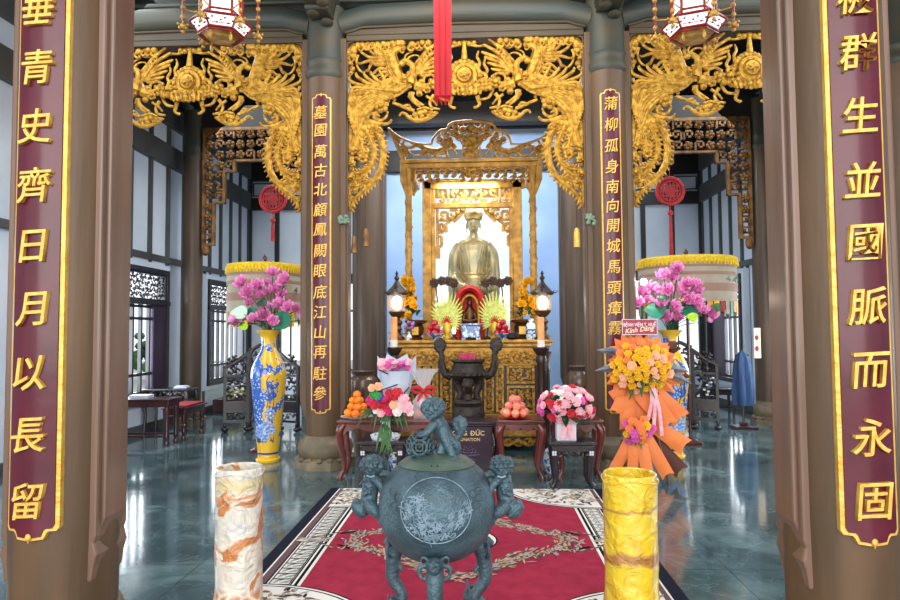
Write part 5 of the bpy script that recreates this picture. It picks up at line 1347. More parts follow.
# side lions clinging to the bowl
def side_lion(s, name='side_lion'):
    """s = -1 left, +1 right; coordinates in photo pixels from the lion's own pivot on the bowl's flank"""
    def Q(x, z_, y=0): return Vector((s * (57 + x) * k, y * k, cz + z_ * k))
    m = MB()
    m.ell(Q(7, 38.5, -4), (10.5 * k, 9 * k, 10 * k), 16, 12)                      # head
    m.ell(Q(6.5, 35, -12), (5.6 * k, 4.5 * k, 3.4 * k), 12, 8)                  # muzzle
    m.ell(Q(6.5, 38, -15.5), (2.6 * k, 2.2 * k, 2 * k), 8, 6)
    m.tube([Q(3, 32.3, -12), Q(6.5, 31, -14.5), Q(10, 32.3, -12)], 1.1 * k, 6)
    for e in (-1, 1):
        m.ell(Q(6.5 + e * 4.2, 41, -12.6), (2.4 * k, 2 * k, 1.9 * k), 8, 6); m.tube([Q(6.5 + e * 1.2, 44.5, -13), Q(6.5 + e * 7.5, 44.6, -10.5)], 1.7 * k, 6)
        m.ell(Q(7 + e * 9, 39, -3), (2.4 * k, 2 * k, 3.4 * k), 8, 6)
    rr = random.Random(5)
    for j in range(26): a = rr.uniform(-.5, 3.6); m.ell(Q(7 + 10 * math.cos(a), 40 + 8.6 * math.sin(a), -3 + rr.uniform(-6, 4)), 2.5 * k, 8, 6)
    for j in range(22): f = rr.random(); m.ell(Q(9 + f * 2 + rr.uniform(-7, 7), 26 - f * 26, -6 + rr.uniform(-1, 1.5)), 1.7 * k, 7, 5)
    m.tube(spl([Q(7, 33, 0), Q(9, 25, 2), Q(10, 14, 3), Q(11, 4, 2), Q(10, -4, 1)], 16), [6.5 * k, 8 * k, 8.6 * k, 8.4 * k, 8 * k], 16)
    m.tube(spl([Q(5, 28, -5), Q(-2, 22, -9), Q(-5, 13, -9)], 8), [4.4 * k, 3.6 * k, 3.4 * k], 12); m.ell(Q(-5, 11, -9), (4 * k, 4 * k, 3 * k), 10, 8)
    m.tube(spl([Q(6, 28, 5), Q(-3, 30, 6), Q(-10, 28, 4)], 8), [4.4 * k, 3.6 * k, 3 * k], 12)
    m.tube(spl([Q(11, 2, -3), Q(4, -3, -8), Q(-1, -8, -7), Q(-5, -12, -7)], 10), [7 * k, 6 * k, 4 * k, 3.4 * k], 12); m.ell(Q(-5, -13.5, -9), (6 * k, 5 * k, 3 * k), 10, 8)
    m.tube(spl([Q(12, 0, 3), Q(4, -6, 6), Q(-3, -10, 5)], 8), [6 * k, 5 * k, 3.4 * k], 12)
    m.ell(Q(18, -3, 0), (8.5 * k, 7 * k, 9.5 * k), 14, 10)                     # bushy tail
    m.tube(spl([Q(12, -2, 2), Q(20, -8, 1), Q(25, 0, 0), Q(22, 7, 0)], 10), [4 * k, 4.4 * k, 4 * k, 2 * k], 10)
    for j in range(7): m.tube(spl([Q(12 + j * 1.6, -9 + j * .3, -6), Q(17 + j * 1.2, -5 + j, -7.5), Q(20 + j * .8, 4, -5)], 6), 1 * k, 5)
    for j in range(6): m.ell(Q(14, 28 - j * 5, 3), (3 * k, 3 * k, 2.4 * k), 8, 6)
    m.build(name, 'patina', t, remesh=.0052)
side_lion(-1); side_lion(1)
for s in (-1, 1):
    m = MB(); m.tube(spl([Vector((s * (57 + x) * k, -14.6 * k, cz + z_ * k)) for x, z_ in ((2.6, 32.6), (6.5, 31.2), (10.4, 32.6))], 7), .9 * k, 6); m.build('teeth', 'patina_light', t)
# lid lion with its openwork ball
def Q(px, py, y=0): return Vector((UX(px), y * k, UZ(py)))
m = MB()
m.ell(Q(434, 413, -4), (11 * k, 9.5 * k, 10 * k), 16, 12); m.ell(Q(432.5, 418, -12), (6 * k, 5 * k, 3.6 * k), 12, 8); m.ell(Q(432, 415, -16.5), (2.8 * k, 2.2 * k, 2 * k), 8, 6)
m.tube([Q(428.5, 420, -13), Q(432, 421.5, -15.5), Q(436.5, 420, -13)], 1.1 * k, 6)
for e in (-1, 1): m.ell(Q(433 + e * 4.4, 411, -13), (2.5 * k, 2 * k, 2 * k), 8, 6); m.tube([Q(433 + e * 1.3, 407.6, -13), Q(433 + e * 8, 407.6, -10.5)], 1.8 * k, 6); m.ell(Q(434 + e * 9.5, 411, -3), (3 * k, 2.4 * k, 3.6 * k), 8, 6)
rr = random.Random(6)
for j in range(28): a = rr.uniform(-.4, 3.6); m.ell(Q(434 + 10.5 * math.cos(a), 412 - 8.8 * math.sin(a), -2 + rr.uniform(-6, 4)), 2.7 * k, 8, 6)
m.tube(spl([Q(436, 421, 0), Q(440, 430, 0), Q(445, 440, 1), Q(449, 449, 2)], 14), [7 * k, 9 * k, 8.5 * k, 8 * k], 16)
m.tube(spl([Q(436, 426, -7), Q(430, 433, -12), Q(424, 437, -13)], 8), [4.6 * k, 4 * k, 3.4 * k], 12); m.ell(Q(422, 437, -14), (4.4 * k, 4 * k, 2.6 * k), 10, 8)
m.tube(spl([Q(443, 430, -6), Q(446, 442, -9), Q(451, 453, -9), Q(453, 458, -10)], 10), [5.4 * k, 4.6 * k, 3.8 * k, 3.6 * k], 12); m.ell(Q(453, 459.4, -13), (5 * k, 5.6 * k, 2.6 * k), 10, 8)
m.tube(spl([Q(449, 447, 4), Q(456, 452, 6), Q(452, 460, 4)], 8), [7 * k, 6 * k, 4 * k], 12); m.tube(spl([Q(445, 447, 0), Q(441, 454, -3), Q(440, 459, -6)], 8), [7 * k, 5 * k, 4 * k], 12)
m.tube(spl([Q(452, 448, 6), Q(459, 440, 6), Q(462, 430, 5), Q(459, 423, 4)], 10), [3.4 * k, 4 * k, 5.6 * k, 3 * k], 10)
for j in range(8): a = j * .8; m.ell(Q(460 + 5 * math.cos(a), 429 + 6 * math.sin(a), 4), 3.2 * k, 8, 6)
m.ell(Q(434, 461, -2), (26 * k, 14 * k, 2.4 * k), 20, 6)
m.build('lid_lion', 'patina', t, remesh=.0052)
bc = Q(421.5, 448, -6); rb_ = 13.4 * k
m = MB(); m.ell(bc, rb_ * .8, 24, 16); o = m.build('ball_core', 'bronze_dark', t)
m = MB()
for ay, ax_ in ((0, 0), (R(62), 0), (R(-62), 0), (0, R(62)), (0, R(-62)), (R(125), 0), (R(-125), 0)):
    M_ = Matrix.Translation(bc) @ Matrix.Rotation(ay, 4, 'Z') @ Matrix.Rotation(ax_, 4, 'X')
    for R_, w_, dd in ((.52, .1, .85), (.26, .07, .95)):
        m.tube([(rb_ * R_ * math.cos(a), -rb_ * dd, rb_ * R_ * math.sin(a)) for a in [j * 2 * PI / 24 for j in range(24)]], rb_ * w_, 7, closed=True, M=M_)
    for j in range(4): a = j * PI / 2 + PI / 4; m.tube([(rb_ * .26 * math.cos(a), -rb_ * .94, rb_ * .26 * math.sin(a)), (rb_ * .6 * math.cos(a), -rb_ * .8, rb_ * .6 * math.sin(a))], rb_ * .09, 6, M=M_)
m.tube([bc + Vector((rb_ * .96 * math.cos(a), 0, rb_ * .96 * math.sin(a))) for a in [j * 2 * PI / 30 for j in range(30)]], rb_ * .1, 7, closed=True)
m.build('openwork_ball', 'patina', t)
# ------------------------------------------------------------------ flower templates
for nme, c1, c2 in (('pink_petal', (232, 110, 190), (206, 70, 160)), ('lotus_pink', (244, 176, 220), (226, 112, 188)), ('red_petal', (214, 40, 62), (180, 24, 46)), ('blush_petal', (246, 196, 204), (236, 160, 176)), ('white_petal', (244, 238, 236), (230, 214, 214)),
                    ('orange_petal', (244, 150, 84), (230, 120, 60)), ('purple_petal', (110, 60, 170), (90, 40, 150)), ('peach_petal', (250, 196, 156), (240, 170, 130)), ('magenta_petal', (214, 40, 110), (190, 30, 90)), ('green_petal', (60, 170, 90), (40, 140, 70)), ('lime_petal', (186, 220, 60), (150, 200, 50))):
    mat(nme, rgb(*c1), .55, 0, rgb(*c2), 22)
mat('lotus_tip', rgb(250, 210, 236), .55)
me_lotus = bloom_me('lotus', 'lotus_pink', 7, .135, .45, .85, 3, .7, 'lime_petal')
me_bud = None
q_ = MB()
for k_i in range(5): a_ = k_i * 1.257; q_.ell((.018 * math.cos(a_), .018 * math.sin(a_), .05), (.03, .03, .055), 8, 6)
me_bud = template('lotus_bud', q_, ['lotus_pink'])
def rose(mn):
    q = MB(); 
    for L, (n, r0, z0) in enumerate(((5, .022, .022), (5, .034, .014), (6, .046, .002))):
        for k in range(n):
            a = 2 * PI * k / n + L * .5; cx_, cy_ = math.cos(a) * r0 * .62, math.sin(a) * r0 * .62
            M_ = Matrix.Translation((cx_, cy_, z0 + .014)) @ Matrix.Rotation(a, 4, 'Z') @ Matrix.Rotation(R(20 + L * 16), 4, 'Y')
            q.ell((0, 0, 0), (.008, r0 * .62, r0 * .62), 7, 5, M_)
    q.ell((0, 0, .03), (.014, .014, .02), 7, 5)
    return template('rose_' + mn, q, [mn])
RO = {n: rose(n) for n in ('red_petal', 'blush_petal', 'white_petal', 'orange_petal', 'yellow_petal', 'peach_petal', 'pink_petal', 'purple_petal', 'magenta_petal', 'green_petal')}
def mound(t, c, rx, ry, rz, kinds, n, rr, s=(.9, 1.3), front=True, name='rose'):
    i = 0
    while i < n:
        a = rr.uniform(PI * 1.02, PI * 1.98) if front else rr.uniform(0, 2 * PI); e = rr.uniform(-.75, 1.5)
        d = Vector((math.cos(a) * math.cos(e), math.sin(a) * math.cos(e), math.sin(e)))
        p = Vector(c) + Vector((d.x * rx, d.y * ry, d.z * rz)) * rr.uniform(.85, 1.05)
        rot = d.to_track_quat('Z', 'Y').to_euler()
        inst(name, RO[rr.choice(kinds)], t, p, rot, rr.uniform(*s)); i += 1

# ------------------------------------------------------------------ red tables
def altar_table(x0, x1, yc, dep, zt, label):
    xc = (x0 + x1) / 2; w = (x1 - x0) / 2; d = dep / 2
    t = thing('offering_table', label, 'table', (xc, yc, 0), group='dark red offering tables with curved legs')
    m = MB(); m.box(-w, w, -d, d, zt - .035, zt); m.box(-w + .02, w - .02, -d + .02, d - .02, zt - .06, zt - .035); m.build('table_top', 'table_red', t, bevel=.01)
    m = MB(); n = 18
    for y in (-d + .04, d - .06):
        m = MB()
        pts = [(-w + .05, zt - .06)] + [(w - .05, zt - .06)] + [((w - .05) * (1 - 2 * k / n), zt - .1 - .045 * abs(math.cos(PI * 3 * k / n)) - (.07 if k in (0, n) else 0)) for k in range(n + 1)]
        m.prism(pts[::-1], y, y + .02); m.build('apron', 'table_red', t)
    for sx in (-1, 1):
        for sy in (-1, 1):
            X, Y = sx * (w - .07), sy * (d - .07)
            m = MB(); m.tube(spl([(X, Y, zt - .06), (X + sx * .045, Y + sy * .02, zt - .15), (X + sx * .02, Y, zt * .5), (X - sx * .01, Y, .14), (X + sx * .03, Y + sy * .01, .05), (X + sx * .05, Y + sy * .02, .0)], 22), [.05, .055, .042, .03, .026, .03, .04], 10)
            m.build('leg', 'table_red', t)
    return t
mat('table_red', rgb(112, 44, 38), .28, 0, rgb(84, 32, 28), 5, .08, coat=.5)
YT1 = 8.05
def tx(px, Y=7.85): return P(px, 430, Y).x
zT = P(400, 420, 7.85).z
altar_table(tx(337), tx(443), YT1, .45, zT, 'long dark red table holding oranges and bouquets on the left')
altar_table(tx(497), tx(545), YT1, .45, zT, 'small dark red table holding the plate of peaches')
altar_table(tx(556), tx(604), YT1, .45, zT, 'small dark red table behind the pink flower basket')
# low ebony stools inlaid with mother of pearl
mat('pearl', rgb(210, 210, 220), .3)
def stool(pxa, pxb, label):
    Y = 7.65; xa, xb = P(pxa, 441, Y - .16).x, P(pxb, 441, Y - .16).x; zt = P(380, 442, Y - .16).z
    t = thing('low_stool', label, 'stool', ((xa + xb) / 2, Y, 0), group='low black stools with inlay'); w = (xb - xa) / 2
    MB().box(-w, w, -.16, .16, zt - .04, zt).box(-w + .03, w - .03, -.13, .13, zt - .12, zt - .04).build('seat', 'ebony', t, bevel=.008)
    for sx in (-1, 1):
        for sy in (-1, 1):
            m = MB(); X, Yq = sx * (w - .06), sy * .1
            m.tube(spl([(X, Yq, zt - .1), (X - sx * .01, Yq, zt * .5), (X - sx * .02, Yq, .08), (X + sx * .02, Yq, 0)], 12), [.045, .04, .03, .034], 8); lg = m.build('leg', 'ebony', t)
            if sy < 0:
                m = MB()
                for k in range(4): a = k * PI / 2 + PI / 4; m.ell((X + .018 * math.cos(a), Yq - .046, zt - .13 + .018 * math.sin(a)), (.014, .004, .014), 7, 4)
                m.build('pearl_inlay', 'pearl', t)
    m = MB(); scrolls(m, -w + .08, w - .08, zt - .17, zt - .11, -.12, .01, pxa, .07); m.build('carved_apron', 'ebony', t)
    return t, zt
s1, zs1 = stool(357, 405, 'low black inlaid stool holding the tall bouquet on the left')
s2, zs2 = stool(549, 597, 'low black inlaid stool holding the pink flower basket')
# oranges
mat('orange_skin', rgb(246, 138, 26), .45, 0, rgb(236, 116, 16), 6, .2, 80); mat('peach_skin', rgb(232, 96, 104), .5, 0, rgb(244, 176, 130), 5)
mat('plate', rgb(210, 220, 232), .25, coat=.4); mat('red_plate', rgb(190, 30, 40), .3)
def plate(px, r, m_, lb, Y=8.0):
    q = P(px, 420, Y); t = thing('fruit_plate', lb, 'plate', (q.x, Y, zT)); MB().lathe([(r * .5, 0), (r * .55, .008), (r, .026), (r * 1.02, .03), (r * .95, .03), (r * .5, .014), (0, .012)], 28).build('plate_body', m_, t); return Vector((q.x, Y, zT + .016))
def heap(c, r, kind, m_, label, group, layers):
    z = 0
    for n, rad in layers:
        for k in range(n):
            a = 2 * PI * k / n + z * 3 - PI / 2
            fruit(kind, r, m_, c + Vector((math.cos(a) * rad * r, math.sin(a) * rad * r * .8, r + z)), label, group, 'leaf_dark', key=kind)
        z += r * 1.42
c0 = plate(357, .2, 'plate', 'pale plate of oranges on the left end of the long table')
heap(c0, .052, 'orange', 'orange_skin', 'orange heaped on the pale plate on the long red table', 'oranges on the pale plate', ((1, 0), (7, 2.35), (5, 1.5), (3, 1.0), (1, 0))[1:])
c0 = plate(515, .19, 'red_plate', 'red plate of peaches on the small red table')
heap(c0, .055, 'peach', 'peach_skin', 'pink peach heaped on the red plate', 'peaches on the red plate', ((7, 2.3), (4, 1.35), (2, .8)))
# grey paper bouquet
mat('paper_grey', rgb(196, 206, 222), .6, 0, rgb(174, 186, 206), 4, .2, 9); mat('paper_black', rgb(34, 34, 44), .6)
q = P(396, 419, 8.05); t = thing('paper_bouquet', 'bouquet of pink roses wrapped in pale grey paper on the long red table', 'bouquet', (q.x, 8.1, zT)); t.scale = (1.15, 1.1, 1.15)
k = 8.05 / 650
m = MB(); n = 20; prof = [(.001, 0), (7 * k, .01), (8 * k, .12), (12.5 * k, .3), (15.5 * k, .5)]
m.lathe(prof[1:] + [(14.8 * k, .5), (11.5 * k, .3), (7 * k, .14)], 10, sy=.55, wob=lambda a, z: 1 + .1 * math.sin(a * 5) * (z > .2)); m.build('paper_wrap', 'paper_grey', t, smooth=False)
m = MB()
for s in (-1, 1): m.prism([(s * 5 * k, .5), (s * 17 * k, .66), (s * 17 * k, .44), (s * 9 * k, .3)][::s], .03, .04); 
m.prism([(-14 * k, .5), (-9 * k, .68), (0, .62), (9 * k, .68), (14 * k, .5)], .06, .07); m.build('paper_collar', 'paper_grey', t, smooth=False)
m = MB(); 
for (a, b, c_, d) in ((-12, .3, 2, .36), (3, .2, 12, .33), (-9, .12, 4, .15), (-15, .52, -6, .47)): m.tube([(a * k, -.57 * abs(12 * k) - .01, b), (c_ * k, -.62 * 12 * k, d)], .006, 4)
m.build('black_trim', 'paper_black', t)
rr = random.Random(14)
for k2 in range(24): inst('rose', RO[rr.choice(('pink_petal', 'blush_petal', 'pink_petal'))], t, (rr.uniform(-13, 13) * k, rr.uniform(-.13, .06), .52 + rr.uniform(-.01, .07)), (rr.uniform(.3, 1.2), 0, rr.uniform(-.5, .5)), rr.uniform(.8, 1.05))
# cellophane gift with red bow
def glass_mat(n, c, a): 
    mat(n, c, .08, 0, alpha=a, spec=.8)
glass_mat('cellophane', rgb(235, 240, 250), .32)
q = P(424, 419, 8.05); t = thing('cellophane_gift', 'clear cellophane fruit gift tied with a red bow on the long red table', 'gift', (q.x, 8.05, zT))
m = MB(); m.lathe([(10 * k, 0), (11.5 * k, .08), (11 * k, .2), (5 * k, .3), (3 * k, .34), (9 * k, .5), (14 * k, .6)], 22, sy=.7, wob=lambda a, z: 1 + .13 * math.sin(a * 7 + z * 9)); m.build('film', 'cellophane', t)
m = MB()
for s in (-1, 1): m.tube(spl([(0, -.05, .33), (s * .07, -.07, .38), (s * .13, -.06, .36), (s * .1, -.06, .31), (0, -.05, .33)], 14), [.012, .03, .02, .02, .01], 8, .6); m.tube(spl([(0, -.05, .33), (s * .04, -.07, .27), (s * .07, -.08, .2)], 6), [.012, .02, .014], 6, .4)
m.ell((0, -.07, .335), .03, 8, 6); m.build('bow', 'red_cloth', t)
for k2, (x, y, z_, c_) in enumerate(((-.07, -.02, .06, 'peach_skin'), (.06, -.03, .06, 'orange_skin'), (0, .04, .07, 'red_fruit'), (0, -.04, .15, 'white_petal'), (-.05, 0, .2, 'blush_petal'), (.05, .01, .19, 'lime_petal'))): m = MB(); m.ell((x, y, z_), (.055, .05, .05), 12, 8); m.build('wrapped_fruit', c_, t)
# tall bouquet on the left stool
q = P(386, 441, 7.7); t = thing('tall_bouquet', 'mixed bouquet of red, white and purple flowers with long green leaves on the left stool', 'flower arrangement', (q.x, 7.65, zs1))
MB().lathe([(.15, 0), (.17, .02), (.18, .06), (.16, .07), (.13, .04), (0, .035)], 24, sy=.75).build('white_tray', 'porcelain_white', t)
MB().lathe([(.06, .03), (.07, .1), (.05, .18), (.06, .22), (.04, .22)], 14).build('vase', 'porcelain_white', t)
rr = random.Random(77); m = MB()
for k2 in range(34):
    a = rr.uniform(PI, 2 * PI) if k2 % 3 else rr.uniform(0, 6.3); L = rr.uniform(.2, .34)
    m.tube(spl([(0, 0, .2), (math.cos(a) * L * .6, math.sin(a) * L * .3, .34), (math.cos(a) * L, math.sin(a) * L * .5, .2 + rr.uniform(-.1, .15))], 7), [.012, .016, .012, .003], 5, .3)
for k2 in range(8): m.tube(spl([(.0, -.1, .2), (.05 * rr.uniform(-1, 2), -.2, .1), (.08 * rr.uniform(-1, 2), -.24, -.08 - .1 * rr.random())], 8), [.012, .018, .004], 5, .3)
m.build('long_leaves', 'leaf', t)
kk = 7.7 / 650
for (px, py, n_, sz) in ((371, 401, 'magenta_petal', 1.5), (375, 405, 'red_petal', 1.3), (380, 397, 'purple_petal', 1.3), (374, 402, 'purple_petal', 1), (384, 406, 'red_petal', 1.7), (392, 399, 'red_petal', 1.8), (397, 395, 'red_petal', 1.8), (390, 411, 'magenta_petal', 1.4), (400, 405, 'white_petal', 1.6), (404, 400, 'blush_petal', 1.5), (407, 408, 'blush_petal', 1.7), (398, 411, 'white_petal', 1.4), (382, 413, 'blush_petal', 1.3), (394, 405, 'peach_petal', 1.2), (376, 411, 'white_petal', .9), (411, 412, 'white_petal', 1.1), (378, 387, 'peach_petal', 1.2), (373, 388, 'peach_petal', 1.1), (374, 395, 'green_petal', 1.3), (379, 396, 'green_petal', 1.1), (389, 393, 'red_petal', 1.2), (386, 400, 'magenta_petal', 1.1)):
    p = P(px, py, 7.53); inst('blossom', RO[n_], t, (p.x - q.x, 7.53 - 7.65 + rr.uniform(-.04, .04), p.z - zs1), (1.2 + rr.uniform(-.3, .3), 0, rr.uniform(-.3, .3)), sz * .85)
m = MB()
for k2 in range(14): x = rr.uniform(-.2, .28); m.tube([(x * .3, 0, .2), (x, -.06, .42 + rr.uniform(-.06, .2))], .006, 4)
m.build('stems', 'leaf_dark', t)
# pink flower basket on the right stool
q = P(567, 441, 7.7); t = thing('flower_basket', 'mound of pink, red and white roses in a white box on the right stool', 'flower arrangement', (q.x - .02, 7.65, zs2))
m = MB(); m.box(-.11, .11, -.09, .09, 0, .24); m.build('white_box', 'paper_white', t, bevel=.01) if 'paper_white' in MATS else None
mat('paper_white', rgb(222, 226, 236), .5)
if 'paper_white' in MATS and not any(ch.name.startswith('white_box') for ch in t.children): m.build('white_box', 'paper_white', t, bevel=.01)
rr = random.Random(90); cz_ = P(567, 404, 7.6).z - zs2
m = MB(); leaves(m, (0, 0, cz_ - .08), 60, .34, .09, rr, (-.3, .9)); m.build('foliage', 'leaf_dark', t)
m = MB(); m.ell((0, 0, cz_ - .02), (.24, .14, .14), 14, 10); m.build('foliage_core', 'leaf_dark', t)
mound(t, (0, 0, cz_ - .03), .3, .2, .2, ('red_petal', 'blush_petal', 'blush_petal', 'pink_petal', 'white_petal'), 88, rr, (.75, 1.25))
m = MB()
for s in (-1, 1): m.tube(spl([(0, -.13, .26), (s * .07, -.16, .3), (s * .1, -.15, .25), (0, -.13, .26)], 10), [.01, .03, .02, .01], 8, .5); m.tube(spl([(0, -.13, .25), (s * .03, -.15, .15), (s * .05, -.14, .03)], 7), [.015, .03, .03], 8, .3)
m.build('pink_ribbon', 'blush_petal', t)
# porcelain garden stools and jars under the tables
for px, py, Y, lb, r_, h_ in ((399, 467, 8.42, 'blue and white porcelain jar under the long red table', .1, .25), (551, 468, 8.3, 'blue and white porcelain jar between the small red tables', .12, .3)):
    p = PF(px, py); t = thing('porcelain_stool', lb, 'jar', (p.x, Y, 0)); 
    MB().lathe([(r_ * .7, 0), (r_ * .8, .02), (r_ * 1.1, h_ * .5), (r_ * .85, h_ * .93), (r_ * .7, h_), (0, h_)], 20).build('jar_body', 'porcelain_white', t)
    MB().lathe([(r_ * 1.07, h_ * .42), (r_ * 1.13, h_ * .5), (r_ * 1.07, h_ * .58)], 20).build('blue_band', 'porcelain_blue', t)
# brown ceramic urns on the floor by the rear of the pillars
mat('brown_glaze', rgb(104, 74, 58), .35, 0, rgb(66, 56, 50), 4, .2, 20, coat=.4)
for px, lb in ((363, 'large brown glazed urn behind the plate of oranges'), (580, 'large brown glazed urn behind the pink flower basket')):
    p = P(px, 372, 9.5); h_ = P(px, 371 if px < 400 else 366, 9.5).z
    t = thing('brown_urn', lb, 'urn', (p.x, 9.5, 0), group='large brown glazed urns')
    w_ = .22 if px < 400 else .2
    MB().lathe([(w_ * .6, 0), (w_ * .62, .06), (w_ * .8, h_ * .4), (w_ * 1.02, h_ * .8), (w_ * .95, h_ * .9), (w_ * .66, h_ * .95), (w_ * .8, h_), (w_ * .74, h_), (w_ * .6, h_ * .95), (0, h_ * .9)], 32).build('urn_body', 'brown_glaze', t)
    m = MB(); m.tube(spl([(-.08, -w_ * .97, h_ * .82), (-.02, -w_ * 1.04, h_ * .72), (.05, -w_, h_ * .8), (.02, -w_ * 1.02, h_ * .65)], 12), .014, 6); m.build('relief', 'bronze', t)

# ------------------------------------------------------------------ tall porcelain vases with lotus
def vase_mat():
    m = bpy.data.materials.new('vase_paint'); m.use_nodes = True; nt = m.node_tree; b = nt.nodes['Principled BSDF']; N = nt.nodes.new; L = nt.links.new
    tc = N('ShaderNodeTexCoord'); sp = N('ShaderNodeSeparateXYZ'); L(tc.outputs['Object'], sp.inputs[0])
    n = N('ShaderNodeTexNoise'); n.inputs['Scale'].default_value = 3.4; n.inputs['Detail'].default_value = 3; L(tc.outputs['Object'], n.inputs[0])
    # blue mass on the left side (-x), broken edge
    a = N('ShaderNodeMath'); a.operation = 'MULTIPLY_ADD'; a.inputs[1].default_value = .32; L(n.outputs[0], a.inputs[0]); L(sp.outputs['X'], a.inputs[2])
    r = N('ShaderNodeMapRange'); r.inputs['From Min'].default_value = .15; r.inputs['From Max'].default_value = .135; L(a.outputs[0], r.inputs['Value'])
    n2 = N('ShaderNodeTexNoise'); n2.inputs['Scale'].default_value = 8; n2.inputs['Detail'].default_value = 2; L(tc.outputs['Object'], n2.inputs[0])
    r2 = N('ShaderNodeMapRange'); r2.inputs['From Min'].default_value = .55; r2.inputs['From Max'].default_value = .57; L(n2.outputs[0], r2.inputs['Value'])
    mx = N('ShaderNodeMath'); mx.operation = 'MAXIMUM'; L(r.outputs[0], mx.inputs[0]); L(r2.outputs[0], mx.inputs[1])
    zl = N('ShaderNodeMapRange'); zl.inputs['From Min'].default_value = .27; zl.inputs['From Max'].default_value = .29; L(sp.outputs['Z'], zl.inputs['Value'])
    zh = N('ShaderNodeMapRange'); zh.inputs['From Min'].default_value = 1.66; zh.inputs['From Max'].default_value = 1.6; L(sp.outputs['Z'], zh.inputs['Value'])
    m1 = N('ShaderNodeMath'); m1.operation = 'MULTIPLY'; L(mx.outputs[0], m1.inputs[0]); L(zl.outputs[0], m1.inputs[1])
    m2 = N('ShaderNodeMath'); m2.operation = 'MULTIPLY'; L(m1.outputs[0], m2.inputs[0]); L(zh.outputs[0], m2.inputs[1])
    v = N('ShaderNodeTexVoronoi'); v.inputs['Scale'].default_value = 26; L(tc.outputs['Object'], v.inputs[0])
    vr = N('ShaderNodeValToRGB'); e = vr.color_ramp.elements; e[0].position = .22; e[0].color = rgb(190, 210, 240); e[1].position = .4; e[1].color = rgb(60, 104, 190); L(v.outputs[0], vr.inputs[0])
    mc = N('ShaderNodeMixRGB'); L(m2.outputs[0], mc.inputs[0]); mc.inputs[1].default_value = rgb(232, 186, 46); L(vr.outputs[0], mc.inputs[2])
    L(mc.outputs[0], b.inputs['Base Color']); b.inputs['Roughness'].default_value = .16; b.inputs['Coat Weight'].default_value = .5
    MATS['vase_paint'] = m
vase_mat(); mat('vase_blue', rgb(44, 70, 130), .2, coat=.4); mat('vase_yellow', rgb(236, 190, 44), .2, coat=.4); mat('vase_pale', rgb(176, 200, 236), .2, 0, rgb(90, 130, 200), 30, coat=.4)
mat('wood_stand', rgb(70, 44, 30), .4)
